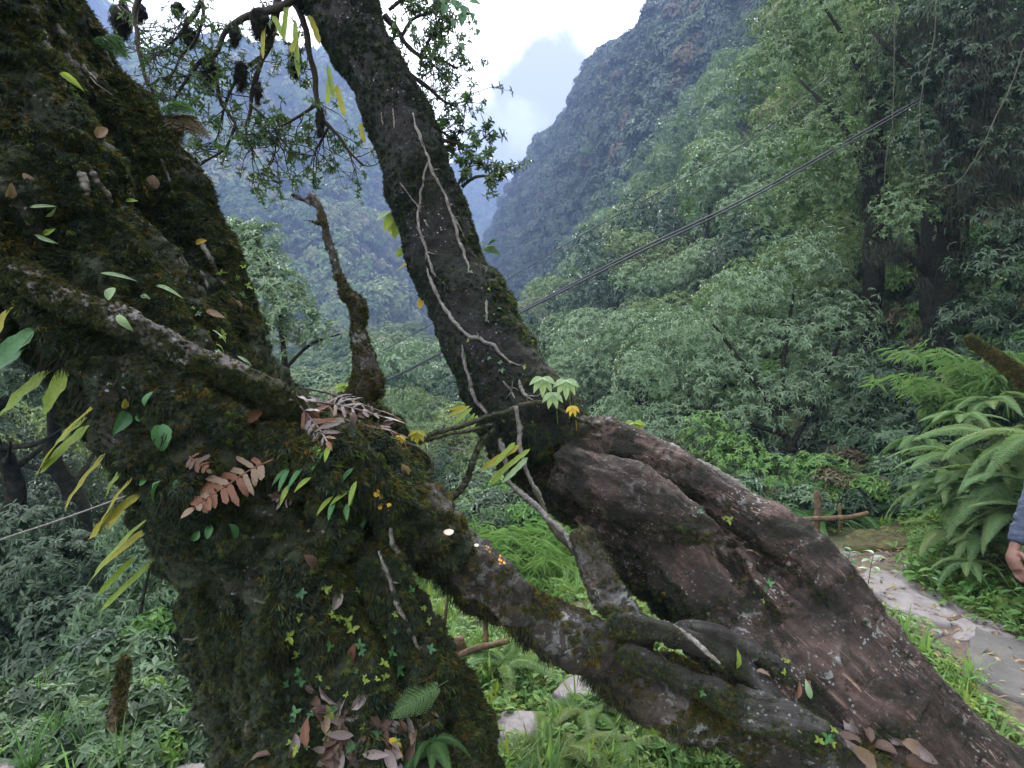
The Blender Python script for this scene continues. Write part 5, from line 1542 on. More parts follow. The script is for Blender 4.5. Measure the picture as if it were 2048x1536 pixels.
cl = spline(np.array([P(2140, 830, 5.2), P(2060, 770, 5.25), P(2020, 735, 5.35), P(1975, 705, 5.42), P(1938, 680, 5.45)]), 200)
k = rng.integers(0, 200, 2600)
d = rand_dirs(2600)
tag(scatter('branch_moss', T_gold + T_olive, cl[k] + d * np.interp(k, [0, 199], [.075, .03])[:, None] * rng.uniform(.8, 1.25, (2600, 1)), align_rot(d + np.array([0, -.2, -.4])), rng.uniform(1.2, 2.6, 2600)), kind='stuff')

# ------------------------------------------------------------------ big leaves
def big_leaf(L, W, curve=.25, fold=.15, wave=0.0, n=10, seed=0, tip=1.0, shape='lance'):
    """one leaf blade along +Y, base at origin, with midrib fold and curl"""
    r = np.random.default_rng(seed)
    t = np.linspace(0, 1, n)
    if shape == 'lance': w = np.sin(np.pi * np.clip(t, 0, 1) ** .8) ** .9
    elif shape == 'strap': w = np.minimum(1, t * 7 + .12) * np.minimum(1, (1 - t) * 4.5) ** .8
    elif shape == 'heart': w = np.minimum(1, np.sqrt(t * 5 + .05)) * (1 - t) ** .75 * 1.15
    else: w = np.sin(np.pi * np.clip(t * .96 + .02, 0, 1)) ** .6
    w = w * W / 2
    z = -curve * L * t ** 2 + .10 * L * t
    ph = r.uniform(0, 6.28)
    rows = []
    for s in (-1, -.55, 0, .55, 1):
        x = w * s * (1 + .10 * wave * np.sin(t * 26 + ph + s))
        zz = z + abs(s) * w * fold * 2 + wave * .09 * W * np.sin(t * 17 + ph + s * 2) * abs(s)
        rows.append(np.stack([x, t * L * (1 - .12 * curve * t), zz], -1))
    V = np.stack(rows, 1).reshape(-1, 3)
    return V, grid_faces(n, 5)
def leaf_obj_mesh(name, mat, **k):
    V, f = big_leaf(**k)
    return to_mesh(name, V, f, mat)
def leaf_material(name, a, b, edge=None, rough=.5, transl=.25, spec=.28, scale=9.0):
    """blade with soft mottling and darker veins"""
    m, nt, bs, out = new_mat(name)
    tcx = nt.nodes.new('ShaderNodeTexCoord'); oi = nt.nodes.new('ShaderNodeObjectInfo')
    va = nd(nt, 'ShaderNodeVectorMath', operation='ADD')
    nt.links.new(tcx.outputs['Object'], va.inputs[0]); nt.links.new(oi.outputs['Random'], va.inputs[1])
    n = noise_node(nt, va.outputs[0], scale * 3, 5)
    st = [(.3, a), (.65, b)]
    if edge: st.append((.78, edge))
    colr = ramp_node(nt, n, st)
    nt.links.new(colr, bs.inputs['Base Color'])
    bs.inputs['Roughness'].default_value = rough
    bs.inputs['Specular IOR Level'].default_value = spec
    if transl:
        tr = nt.nodes.new('ShaderNodeBsdfTranslucent')
        nt.links.new(mixrgb(nt, 1.0, colr, (1.3, 1.35, .6), 'MULTIPLY'), tr.inputs['Color'])
        ms = nt.nodes.new('ShaderNodeMixShader'); ms.inputs[0].default_value = transl
        nt.links.new(bs.outputs[0], ms.inputs[1]); nt.links.new(tr.outputs[0], ms.inputs[2])
        nt.links.new(ms.outputs[0], out.inputs['Surface'])
    return m
LM = {
    'green': leaf_material('green_blade', (.03, .10, .035), (.055, .15, .05)),
    'deep': leaf_material('deep_green_blade', (.022, .075, .035), (.04, .11, .045)),
    'yellow': leaf_material('yellowing_blade', (.19, .21, .03), (.30, .27, .04), (.30, .15, .04), .55, .4, .2),
    'lime': leaf_material('lime_blade', (.14, .22, .04), (.21, .28, .055), None, .55, .4, .2),
    'yel': leaf_material('yellow_blade', (.38, .30, .03), (.45, .33, .05), (.30, .15, .04), .5, .3),
    'rust': leaf_material('rust_dry_blade', (0.101, 0.043, 0.027), (0.156, 0.078, 0.047), (0.203, 0.133, 0.086), .6, .25, .3),
    'tan': leaf_material('tan_dry_blade', (0.133, 0.090, 0.062), (0.203, 0.148, 0.109), (0.078, 0.039, 0.027), .6, .2, .3),
    'grey': leaf_material('mauve_grey_dead_blade', (0.101, 0.078, 0.076), (0.172, 0.140, 0.140), (0.055, 0.039, 0.033), .55, .1, .35),
    'brown': leaf_material('brown_dead_blade', (0.047, 0.030, 0.023), (0.094, 0.058, 0.044), (0.140, 0.098, 0.074), .6, .1, .3),
    'pale': leaf_material('pale_green_blade', (.16, .25, .13), (.24, .33, .19), None, .4, .35),
}
def orient(p0, p1, nrm_):
    """rotation taking +Y to p1-p0 and +Z near nrm_"""
    y = nrm(np.asarray(p1) - np.asarray(p0)); x = nrm(np.cross(y, nrm_)); z = np.cross(x, y)
    return Matrix(np.stack([x, y, z], 1)).to_4x4()
_lc = {}
def blade(name, p0, p1, nv, W, mat, shape='lance', curve=.25, fold=.15, wave=0.0, parent=None, label=None, cat=None, group=None):
    L = float(np.linalg.norm(np.asarray(p1) - np.asarray(p0)))
    key = (mat, shape, round(curve, 1), round(fold, 1), wave, round(W / L, 2))
    if key not in _lc:
        _lc[key] = leaf_obj_mesh('blade', LM[mat], L=1.0, W=round(W / L, 2), curve=curve, fold=fold, wave=wave, seed=len(_lc), shape=shape, n=12 if wave else 9)
    o = link(name, _lc[key])
    mw = Matrix.Translation(Vector(p0)) @ orient(p0, p1, nv) @ Matrix.Scale(L, 4)
    if parent is not None:
        o.parent = parent
        mw = local(parent) @ mw
    o.matrix_basis = mw
    return tag(o, label, cat, group)
UPV = np.array([0, -.5, .85])
# hanging strap leaves at the left edge of the mossy trunk
def strap_plant(label, base, tips, mats, W, shape='strap', group=None, name='strap_fern', wave=1.0, nv=(0, -.85, .5), curve=.12):
    root = thing(name, label, 'fern', P(*base), 0, group)
    for i, (b, t_) in enumerate(tips):
        b = (b[0], b[1], front(*b, .0)); t_ = (b[0] + (t_[0] - b[0]) * 1.22, b[1] + (t_[1] - b[1]) * 1.22, t_[2]) if 'trunk edge' in label or 'pale shrub' in label or 'first cluster' in label else t_
        t_ = (t_[0], t_[1], front(*t_, .03))
        blade('leaf', P(*b), P(*t_), np.array(nv) + rng.normal(0, .25, 3), W * random.uniform(.85, 1.15), mats[i % len(mats)], shape, curve, .1, wave, root)
    return root
sg = 'strap-leaved ferns hanging on the left edge of the mossy trunk'
strap_plant('long wavy strap leaves, green fading to yellow, uppermost on the left trunk edge', (110, 770, 1.45), [((75, 655, 1.4), (-20, 735, 1.3)), ((60, 690, 1.42), (-50, 780, 1.35)), ((110, 735, 1.45), (10, 820, 1.38)), ((150, 720, 1.45), (92, 818, 1.36)), ((30, 600, 1.4), (-20, 705, 1.3))], ['green', 'green', 'lime', 'lime', 'yellow'], .036, 'lance', sg)
strap_plant('yellowing strap leaves hanging below the first cluster', (205, 800, 1.5), [((203, 800, 1.5), (88, 925, 1.4)), ((180, 850, 1.5), (95, 930, 1.38)), ((215, 905, 1.5), (140, 1000, 1.4)), ((180, 830, 1.48), (120, 880, 1.4))], ['yellow', 'lime', 'yellow', 'lime'], .021, 'strap', sg)
strap_plant('narrow yellow-green strap leaves in the middle of the trunk edge', (268, 930, 1.52), [((270, 950, 1.52), (200, 1055, 1.42)), ((285, 985, 1.52), (190, 1065, 1.44)), ((262, 925, 1.52), (215, 985, 1.45)), ((272, 985, 1.53), (222, 1050, 1.44))], ['yellow', 'yellow', 'lime', 'yellow'], .018, 'strap', sg)
strap_plant('lowest long strap leaves hanging free over the pale shrub', (300, 1030, 1.54), [((298, 1035, 1.54), (190, 1150, 1.44)), ((310, 1120, 1.56), (215, 1208, 1.46)), ((290, 1060, 1.55), (205, 1130, 1.46)), ((268, 1115, 1.55), (205, 1180, 1.47)), ((300, 1055, 1.55), (230, 1110, 1.46))], ['lime', 'lime', 'yellow', 'lime', 'yellow'], .016, 'strap', sg)
strap_plant('dangling lime strap fern at the foot of the leaning stem', (1050, 900, 2.15), [((1060, 898, 2.18), (975, 965, 2.1)), ((1030, 885, 2.16), (985, 935, 2.1)), ((1055, 915, 2.15), (1005, 965, 2.08)), ((1040, 890, 2.16), (960, 940, 2.12)), ((1020, 925, 2.14), (980, 972, 2.1))], ['lime', 'lime', 'pale', 'yellow', 'lime'], .022, 'strap', None)
strap_plant('small lime strap fern left of the stem foot, over the bridging branch', (945, 820, 2.4), [((945, 815, 2.4), (905, 850, 2.35)), ((950, 825, 2.4), (920, 870, 2.35)), ((940, 812, 2.4), (890, 835, 2.36)), ((955, 830, 2.4), (940, 865, 2.34)), ((930, 812, 2.4), (895, 820, 2.4))], ['lime', 'lime', 'yellow', 'lime', 'yellow'], .020, 'lance', None, wave=0.0)
strap_plant('yellow-green leaves sprouting on the left rim of the leaning stem at mid height', (790, 430, 3.0), [((780, 420, 3.0), (752, 442, 2.95)), ((785, 425, 3.0), (768, 462, 2.95)), ((790, 440, 3.0), (780, 470, 2.95)), ((795, 440, 3.0), (788, 480, 2.95))], ['pale', 'lime', 'yellow', 'lime'], .045, 'lance', 'leaf tufts on the left rim of the leaning stem', 'epiphyte', 0.0)
strap_plant('pair of yellow-green leaves lower on the left rim of the leaning stem', (808, 500, 2.98), [((805, 498, 2.98), (790, 512, 2.95)), ((806, 505, 2.98), (796, 516, 2.95)), ((815, 528, 2.95), (792, 542, 2.92))], ['lime', 'lime', 'yellow'], .030, 'lance', 'leaf tufts on the left rim of the leaning stem', 'epiphyte', 0.0)
strap_plant('single yellow leaf low on the left rim of the leaning stem', (842, 598, 2.9), [((842, 596, 2.9), (840, 617, 2.88))], ['yel'], .035, 'oval', None, 'epiphyte', 0.0)
strap_plant('long hanging strap leaves from the fork at the top of the leaning stem', (640, 30, 3.1), [((590, 40, 3.1), (597, 158, 3.05)), ((600, 60, 3.1), (578, 120, 3.05)), ((575, 0, 3.1), (566, 85, 3.05)), ((618, 30, 3.1), (640, 90, 3.05)), ((655, 130, 3.08), (668, 200, 3.05)), ((672, 170, 3.08), (690, 235, 3.04)), ((660, 150, 3.08), (655, 215, 3.05)), ((530, 40, 3.1), (525, 118, 3.05)), ((545, 30, 3.1), (572, 82, 3.05)), ((720, 245, 3.06), (730, 285, 3.04))], ['lime', 'yellow'], .030, 'strap', None, 'strap_fern', 1.0)

# rust-coloured dry frond in front of the trunk
def frond_plant(label, path, pairs, Ls, W, mats, name='dry_frond', group=None, nv=(0, -.8, .6), cat='fern frond', jit=.3, fwd=.7):
    path = [(q[0], q[1], front(q[0], q[1], q[2], .012 + .03 * i / len(path)), q[3]) for i, q in enumerate(path)]
    p, r = pix_path(path, 30)
    root = thing(name, label, cat, p[0], 0, group)
    mb = MB(); add_tube(mb, p - p[0], r, 5)
    link('stalk', mb.mesh('stalk', LM[mats[0]]), root)
    for i in range(pairs):
        k = int(4 + 25 * i / pairs); tan = nrm(p[min(k + 1, 29)] - p[k - 1])
        sd = nrm(np.cross(tan, np.array(nv)))
        for s in (-1, 1):
            d = nrm(sd * s + tan * fwd + rng.normal(0, jit, 3) * .6)
            L = Ls * math.sin(math.pi * (.18 + .78 * (i + .5) / pairs)) ** .8 * random.uniform(.75, 1.15)
            blade('pinna', p[k], p[k] + d * L, np.array(nv) + rng.normal(0, jit, 3), W * random.uniform(.8, 1.2), random.choice(mats), 'strap', random.choice([.1, .3, .5]), .1, 1.0, root)
    blade('pinna', p[-2], p[-1] + (p[-1] - p[-4]) * 2.0, nv, W * 1.2, mats[-1], 'lance', .1, .1, 0.0, root)
    return root
frond_plant('rust-brown withered fern frond standing out from the mossy trunk', [(548, 918, 1.45, 2), (500, 940, 1.36, 2), (455, 970, 1.32, 2), (415, 995, 1.3, 2), (385, 1018, 1.3, 1.5)], 10, .062, .0135, ['rust', 'tan', 'rust', 'tan'], jit=.13, fwd=.45)
dg = 'withered fern fronds on the ledge'
frond_plant('grey-pink withered frond spilling over the front of the ledge', [(600, 812, 1.62, 2), (620, 835, 1.56, 2), (640, 860, 1.52, 2), (655, 885, 1.5, 1.5)], 7, .075, .010, ['grey', 'grey', 'rust'], group=dg)
frond_plant('grey withered frond lying across the top of the ledge', [(580, 800, 1.75, 2), (640, 805, 1.72, 2), (700, 815, 1.72, 2), (770, 835, 1.75, 1.5)], 9, .07, .009, ['grey', 'tan', 'grey'], group=dg, nv=(0, -.4, .9))
frond_plant('brown lacy withered frond at the back right of the ledge', [(690, 840, 1.72, 2), (730, 850, 1.72, 2), (770, 858, 1.75, 2), (800, 870, 1.78, 1.5)], 8, .055, .009, ['rust', 'brown'], group=dg, nv=(0, -.5, .8))
frond_plant('pale withered frond behind the ledge by the dead snag', [(600, 775, 2.0, 2), (650, 785, 2.0, 2), (700, 800, 2.0, 2), (760, 822, 2.0, 1.5)], 9, .06, .008, ['grey', 'tan'], group=dg, nv=(0, -.4, .9))
frond_plant('small purplish withered frond left of the rust-brown one', [(378, 912, 1.5, 1.5), (395, 925, 1.46, 1.5), (415, 940, 1.44, 1)], 5, .03, .008, ['rust', 'brown'], group='small withered fronds on the mossy trunk')
frond_plant('dark mauve withered frond under the ledge', [(598, 998, 1.62, 1.5), (570, 996, 1.58, 1.5), (545, 992, 1.56, 1)], 6, .035, .008, ['brown', 'grey'], group='small withered fronds on the mossy trunk')
# green fern on the lower trunk
w, nn = hit(888, 1360, .02)
if w is not None:
    root = thing('fern_frond', 'bright green fern frond growing from the lower right of the mossy trunk', 'fern', w)
    e = P(765, 1438, w[1] - .12)
    fr = link('frond', frond_mesh('frond', 'fern', 16, 1.0, .22, 9, .12, .15, 71, .8), root)
    fr.matrix_basis = local(root) @ Matrix.Translation(Vector(w)) @ orient(w, e, (0.2, -.9, .5)) @ Matrix.Scale(float(np.linalg.norm(e - w)) * 1.05, 4)
w, nn = hit(860, 1480, .02)
if w is not None:
    fern('dark little fern low on the right foot of the mossy trunk', None, w, 6, .14, 'fern_dark', math.radians(200), 3.0, (-.2, .4))

# ------------------------------------------------------------------ single leaves on the bark
def bark_leaf(px, py, ang, L, W, mat, label, group, shape='lance', stand=.25, curve=.3, name='leaf', fold=.15, cat='leaf'):
    """a leaf lying on or growing from the bark; ang is the direction of its tip in degrees, 0 right, 90 up"""
    w, n = hit(px, py, .008)
    if w is None: return
    a = math.radians(ang)
    d = np.array([math.cos(a), 0, math.sin(a)])
    d = nrm(d - n * np.dot(d, n) + n * stand)
    p0 = w - d * L * .5 + n * .004 if stand < .2 else w
    return blade(name, p0, p0 + d * L, n + rng.normal(0, .25, 3), W, mat, shape, random.choice([curve, .5, .7]), random.choice([fold, .35]), random.choice([0.0, .7, .7]) if name != 'leaf' else random.choice([0.0, .5]), None, label, cat, group)
gl = 'green leaves growing on the mossy tree'
for px, py, a, L, W, m, lab in [
    (325, 850, -70, .058, .040, 'green', 'round shiny green leaf in the middle of the mossy trunk'), (250, 825, -150, .075, .030, 'deep', 'long deep-green leaf left of the round shiny one'), (285, 825, -40, .025, .014, 'green', 'small green leaf above the round shiny one'),
    (245, 815, 100, .025, .014, 'yellow', 'small yellowish leaf above the long deep-green one'), (296, 812, 60, .035, .018, 'green', 'narrow leaf pointing up right of the trunk middle'), (272, 838, -130, .03, .014, 'deep', 'little leaf between the deep-green and the round leaf'),
    (218, 605, 80, .035, .020, 'pale', 'pale leaf standing by the bleached ridge root'), (235, 632, -50, .045, .018, 'pale', 'pale leaf right of the standing one by the ridge root'), (200, 548, 0, .075, .010, 'pale', 'long thin pale blade arching on the front stem'),
    (310, 575, -15, .07, .012, 'pale', 'long pale blade above the bleached ridge'), (285, 590, -20, .03, .012, 'pale', 'short pale blade near the long one'), (420, 660, -25, .05, .008, 'pale', 'thin pale blade under the rear stem rim'), (425, 685, -25, .05, .008, 'pale', 'second thin pale blade under the rear stem rim'),
    (470, 712, -20, .05, .010, 'pale', 'pale blade low on the rear stem'), (430, 1040, -60, .012, .01, 'green', 'tiny green leaf below the dry frond'), (330, 962, -120, .05, .024, 'green', 'green leaf at the left below the trunk middle'), (355, 958, -70, .035, .018, 'deep', 'drooping leaf right of the lower left green one'), (300, 958, -150, .025, .012, 'green', 'small leaf pair at the left rim'),
    (400, 1055, -125, .04, .018, 'green', 'left one of three green leaves under the dry frond'), (425, 1050, -90, .032, .018, 'green', 'middle one of three green leaves under the dry frond'), (452, 1048, -60, .045, .026, 'green', 'broadest of three green leaves under the dry frond'), (120, 150, -30, .06, .018, 'lime', 'broad lime leaf high on the front stem'),
    (45, 345, -45, .05, .016, 'tan', 'pale dry leaf at the far left of the front stem'), (15, 390, 60, .03, .02, 'tan', 'pale leaf scrap at the left edge'), (85, 430, 0, .03, .01, 'pale', 'small pale blade on the front stem'), (60, 415, 10, .05, .008, 'pale', 'thin grey blade on the front stem'), (245, 405, 20, .03, .012, 'lime', 'small lime leaf on the rear stem'),
    (70, 465, -30, .05, .010, 'pale', 'pale blade low on the front stem'), (85, 470, 30, .03, .012, 'lime', 'small green blade by the front stem blades'), (305, 383, 80, .045, .035, 'tan', 'pale pink leaf stuck on the rear stem'), (190, 275, 40, .035, .025, 'tan', 'tan leaf on the rear stem near its top'),
    (365, 440, -60, .03, .02, 'green', 'green leaf by the orange scrap on the rear stem'), (395, 490, 20, .03, .016, 'yel', 'yellow leaf on the rear stem'), (410, 625, -30, .055, .016, 'tan', 'curled tan leaf under the rear stem'), (465, 605, -40, .04, .02, 'tan', 'tan leaf by the pale rim root')]:
    bark_leaf(px, py, a, L, W, m, lab, gl, 'oval' if W / L > .5 else 'lance', .45)
# clusters of narrow green blades below the ledge
for i, (px, py, n, lab) in enumerate([(595, 945, 5, 'tuft of bright green blades below the left of the ledge'), (640, 900, 4, 'tuft of green blades under the grey-pink frond'), (690, 940, 5, 'tuft of green blades at the middle of the ledge face'), (660, 985, 3, 'small tuft of blades low on the ledge face'), (735, 1030, 3, 'three lime blades below the yellow fungus'), (700, 970, 3, 'few blades hanging on the ledge face')]):
    w, nn = hit(px, py, .01)
    if w is None: continue
    root = thing('blade_tuft', lab, 'plant', w, 0, 'tufts of blades on the ledge')
    for k in range(n):
        o_ = w + rng.normal(0, .018, 3) * np.array([1, .3, .6])
        d = nrm(np.array([random.uniform(-.9, .1), -.45, random.uniform(-.9, -.25)]))
        blade('leaf', o_, o_ + d * random.uniform(.045, .075), nrm(np.array([0, -.7, .7])), .014, random.choice(['green', 'lime', 'green']), 'lance', .3, .2, 0.0, root)
# leaves on the knee of the leaning tree
def palm_leaf(label, px, py, d, s, mat, n=5, group=None, down=-.75):
    b = P(px, py, d)
    root = thing('palmate_leaf', label, 'plant', b, 0, group)
    for k in range(n):
        a = math.radians(-90 + (k - (n - 1) / 2) * 38)
        dd = nrm(np.array([math.cos(a), -.35, math.sin(a) * .9 + down * .2]))
        blade('leaflet', b, b + dd * s * (1 - .12 * abs(k - (n - 1) / 2)), (0, -.7, .7), s * .34, mat, 'lance', .35, .2, 0.0, root)
    mb = MB(); add_tube(mb, np.array([[0, 0, 0], [.02, .05, -.06], [.03, .1, -.14]]), [.0022, .0022, .003], 5)
    link('stalk', mb.mesh('stalk', LM[mat]), root)
pg = 'pale palmate leaves on the bend of the leaning tree'
palm_leaf('left upper pale palmate leaf on the bend of the leaning tree', 1085, 755, 2.3, .085, 'pale', 5, pg)
palm_leaf('right upper pale palmate leaf on the bend of the leaning tree', 1132, 760, 2.3, .085, 'pale', 5, pg)
palm_leaf('lower pale palmate leaf drooping towards the reddish bark', 1105, 785, 2.28, .075, 'pale', 4, pg)
yg = 'yellow-green seedlings behind the bend of the leaning tree'
palm_leaf('yellow-green seedling standing behind the reddish trunk, right one', 1268, 845, 2.7, .085, 'lime', 6, yg)
palm_leaf('yellow-green seedling standing behind the reddish trunk, left one', 1228, 850, 2.7, .075, 'yellow', 5, yg)
palm_leaf('yellow leaf cluster at the foot of the palmate leaves', 1145, 812, 2.3, .05, 'yel', 4, yg)
palm_leaf('yellow-green leaf cluster on the right end of the ledge', 835, 862, 1.95, .05, 'yellow', 5, yg)
palm_leaf('yellow leaves beside the ledge cluster', 800, 870, 1.9, .035, 'yel', 4, yg)
palm_leaf('small bright sapling behind the dead snag', 690, 770, 2.6, .07, 'lime', 6, yg)
# fallen leaves
def litter(pts, mats, group, lab, Lr=(.05, .085), wr=(.3, .42)):
    for i, (px, py, a) in enumerate(pts):
        m = mats[i % len(mats)]
        L = random.uniform(*Lr)
        bark_leaf(px, py, a, L, L * random.uniform(*wr), m, lab(m, i), group, 'lance', random.uniform(.05, .18), random.choice([-.5, -.3, .2, .5, .7]), 'fallen_leaf', random.choice([.1, .3, .5]), 'fallen leaf')
nm = {'grey': 'mauve-grey', 'brown': 'brown', 'tan': 'tan', 'rust': 'rust-red', 'yel': 'yellow', 'lime': 'lime'}
hand = [(620, 1368, 115, 'grey', 'mauve-grey fallen leaf left of the others on the lower trunk'), (662, 1388, -40, 'grey', 'mauve-grey fallen leaf lying aslant above the heap'), (725, 1398, 50, 'grey', 'mauve-grey fallen leaf tilted up to the right above the heap'), (680, 1410, 80, 'grey', 'mauve-grey leaf standing upright between two slanting ones'),
        (712, 1312, -85, 'rust', 'long rust-red leaf hanging on the lower trunk'), (712, 1210, 5, 'grey', 'mauve-grey leaf lying level in the dark hollow'), (676, 1192, 70, 'grey', 'crumpled grey leaf left of the level one'), (730, 1190, 60, 'brown', 'brown leaf standing behind the level grey one'), (740, 1225, -40, 'brown', 'brown curled leaf right of the level grey one'), (625, 1128, -35, 'brown', 'broad brown leaf in the shadow under the ledge'),
        (738, 1450, -80, 'grey', 'narrow grey leaf hanging at the right of the heap'), (815, 1455, 75, 'grey', 'torn pale leaf right of the heap'), (618, 1462, 100, 'rust', 'rust-red leaf at the left of the heap'), (790, 1500, -30, 'yel', 'half yellow leaf at the right of the heap'), (652, 1420, 120, 'lime', 'round lime leaf on the left of the heap'), (850, 1350, 10, 'rust', 'crumpled rust-red leaf at the right rim of the lower trunk'),
        (805, 945, -45, 'tan', 'long tan-pink leaf on the gold moss at the end of the ledge'), (660, 865, -70, 'grey', 'papery mauve leaf propped on the ledge'), (500, 835, 30, 'rust', 'pinkish dry leaf below the bleached ridge')]
for px, py, a, m, lab in hand:
    bark_leaf(px, py, a, .07, .026, m, lab, 'single fallen leaves on the mossy tree', 'oval' if 'round' in lab else 'lance', .15, .2, 'fallen_leaf', .2, 'fallen leaf')
pts = [(random.gauss(708, 66), 1482 + random.gauss(0, 36), random.uniform(0, 360)) for i in range(64)]
litter(pts, ['grey', 'brown', 'grey', 'brown', 'grey', 'tan', 'brown'], 'heap of fallen leaves at the foot of the mossy trunk', lambda m, i: f'{nm[m]} dead leaf in the heap at the foot of the mossy trunk')
pts = [(random.uniform(600, 800), random.uniform(795, 850), random.uniform(0, 360)) for i in range(34)]
litter(pts, ['grey', 'brown', 'tan', 'grey', 'rust'], 'dead leaves caught on the ledge of the mossy tree', lambda m, i: f'{nm[m]} dead leaf caught on the ledge', (.035, .06))
pts = [(1690, 1480, 110), (1700, 1500, 130), (1715, 1515, 140), (1760, 1490, 150), (1800, 1482, -20), (1830, 1495, -25), (1735, 1460, 95), (1850, 1510, -35), (1780, 1520, 20), (1820, 1525, 170), (1700, 1450, 120)]
litter(pts, ['brown', 'grey', 'tan'], 'dead leaves in the crook of the roots at the bottom', lambda m, i: f'{nm[m]} dead leaf in the crook of the roots at the bottom', (.07, .11))
for px, py, a, m, lab in [(1588, 1398, 60, 'rust', 'curled rust leaf on the root tangle'), (1605, 1368, -10, 'tan', 'pink-tan leaf right of the curled rust one'), (1510, 1345, 0, 'tan', 'crumpled tan leaf on the grey roots'), (1490, 1105, -55, 'tan', 'tan strip of leaf in the cleft of the reddish trunk'), (1620, 1398, 100, 'pale', 'small pale green leaf on the reddish trunk'), (1470, 1335, 80, 'lime', 'lime blade standing on the root tangle')]:
    bark_leaf(px, py, a, .06, .02, m, lab, 'single leaves on the roots', 'lance', .2, .3, 'leaf')
# little seedlings rooted in the moss
def seedling_mesh(seed, mat):
    mb = MB(); r = np.random.default_rng(seed)
    k = 4
    for i in range(k):
        a = 6.283 * i / k + r.normal(0, .3)
        leaves(mb, [[0, 0, .012]], [[math.cos(a), math.sin(a), .25]], [[0, 0, 1]], .022 * r.uniform(.7, 1.2), .6, LEAF6)
    leaves(mb, [[0, 0, 0]], [[0, 0.1, 1]], [[0, 1, 0]], .015, .12, LEAF4)
    return mb.mesh('seedling', LM[mat])
SD = [seedling_mesh(i, m) for i, m in enumerate(('lime', 'green', 'lime', 'deep'))]
for i in range(120):
    if i < 70: px, py = random.uniform(560, 880), random.uniform(1170, 1500)
    elif i < 90: px, py = random.uniform(900, 1100), random.uniform(450, 800)
    elif i < 104: px, py = random.uniform(380, 560), random.uniform(480, 760)
    else:
        px, py = random.choice([(1400, 1025), (1440, 1040), (1530, 1180), (1540, 1165), (1520, 1190), (1570, 1335), (1400, 1385), (1280, 1370), (1580, 1430), (1650, 1470)])
        px += random.gauss(0, 9); py += random.gauss(0, 7)
    w, n = hit(px, py, .006)
    if w is None: continue
    o = link('seedling', SD[i % 4]); s = random.uniform(.4, .9)
    e = align_rot(np.array([n + np.array([0, -.3, .4])]))[0]
    o.location = w; o.rotation_euler = e; o.scale = (s, s, s)
    row = 'high ' if py < 1270 else ('midway ' if py < 1380 else 'low ')
    col_ = 'at the left ' if px < 660 else ('in the middle ' if px < 770 else 'at the right ')
    where = row + col_ + 'of the lower mossy trunk' if i < 70 else ('on the leaning stem' if i < 90 else ('on the rear mossy stem' if i < 104 else 'on the reddish trunk and roots'))
    tag(o, f'tiny {"lime" if i % 2 == 0 else "green"} seedling {where}', 'seedling', 'seedlings rooted in the moss')
# fungi
def bracket(px, py, r, label, mat, group=None):
    w, n = hit(px, py, 0)
    if w is None: return
    mb = MB()
    th = np.linspace(0, 6.283, 22, endpoint=False)
    V = [[0, 0, .25 * r]]
    for f, z in ((.5, .24), (.85, .16), (1, .05), (.8, -.08), (.2, -.15)):
        V += [[r * f * math.cos(a) * (1 + .06 * math.sin(3 * a)), r * f * math.sin(a) * .8, r * z] for a in th]
    f4 = []
    for k in range(4):
        for j in range(22):
            f4.append([1 + k * 22 + j, 1 + (k + 1) * 22 + j, 1 + (k + 1) * 22 + (j + 1) % 22, 1 + k * 22 + (j + 1) % 22])
    mb.add(V, f4)
    mb.f.append(np.array([[0, 1 + j, 1 + (j + 1) % 22] for j in range(22)])); mb.m.append(np.zeros(22, int))
    o = link('bracket_fungus', mb.mesh('bracket_fungus', mat), None, w + np.array([0, -.008, .004]), (.6, 0, .1))
    tag(o, label, 'fungus', group)
cream = plain_mat('cream_fungus', [(.3, (.42, .34, .26)), (.7, (.62, .55, .46))], 40, .7, .2, .003)
orange = plain_mat('orange_fungus', [(.3, (.42, .16, .02)), (.7, (.60, .30, .04))], 70, .8, .5, .004)
bracket(898, 1066, .015, 'cream bracket fungus on the upper side of the fallen limb', cream)
bracket(953, 1092, .008, 'tiny cream fungus further down the limb', cream)
def crust(name, label, pts, mat, r, group):
    V, n = MB(), 0
    for px, py in pts:
        w, nn = hit(px, py, .001)
        if w is None: continue
        for k in range(7):
            c_ = w + rng.normal(0, r, 3) * np.array([1, .4, 1])
            q = rand_dirs(1)[0]
            th = np.linspace(0, 6.283, 7)[:-1]
            A = nrm(np.cross(nn, [0.2, .3, .9])); B = np.cross(nn, A); rr = r * random.uniform(.4, .9)
            ring = np.array([c_ + A * rr * math.cos(a) + B * rr * math.sin(a) for a in th])
            V.add(np.vstack([ring, c_ + nn * rr * .55]), [[j, (j + 1) % 6, 6] for j in range(6)]); n += 1
    if n: tag(link(name, V.mesh(name, mat)), label, 'fungus', group)
crust('crust_fungus', 'bright yellow crust patch on the mossy ledge', [(758, 990), (765, 1000), (775, 1005), (762, 985), (770, 995), (752, 992), (772, 1012)], plain_mat('yellow_crust', [(.3, (.42, .27, .03)), (.7, (.6, .42, .06))], 80, .85, .5, .003), .010, 'coloured crusts on the fallen limb')
crust('crust_fungus', 'small orange crust on the limb, left of the bigger one', [(975, 1100), (980, 1104)], orange, .005, 'coloured crusts on the fallen limb')
crust('crust_fungus', 'orange crust on the limb beside the black scar', [(1000, 1112), (1004, 1120), (1003, 1126)], orange, .006, 'coloured crusts on the fallen limb')

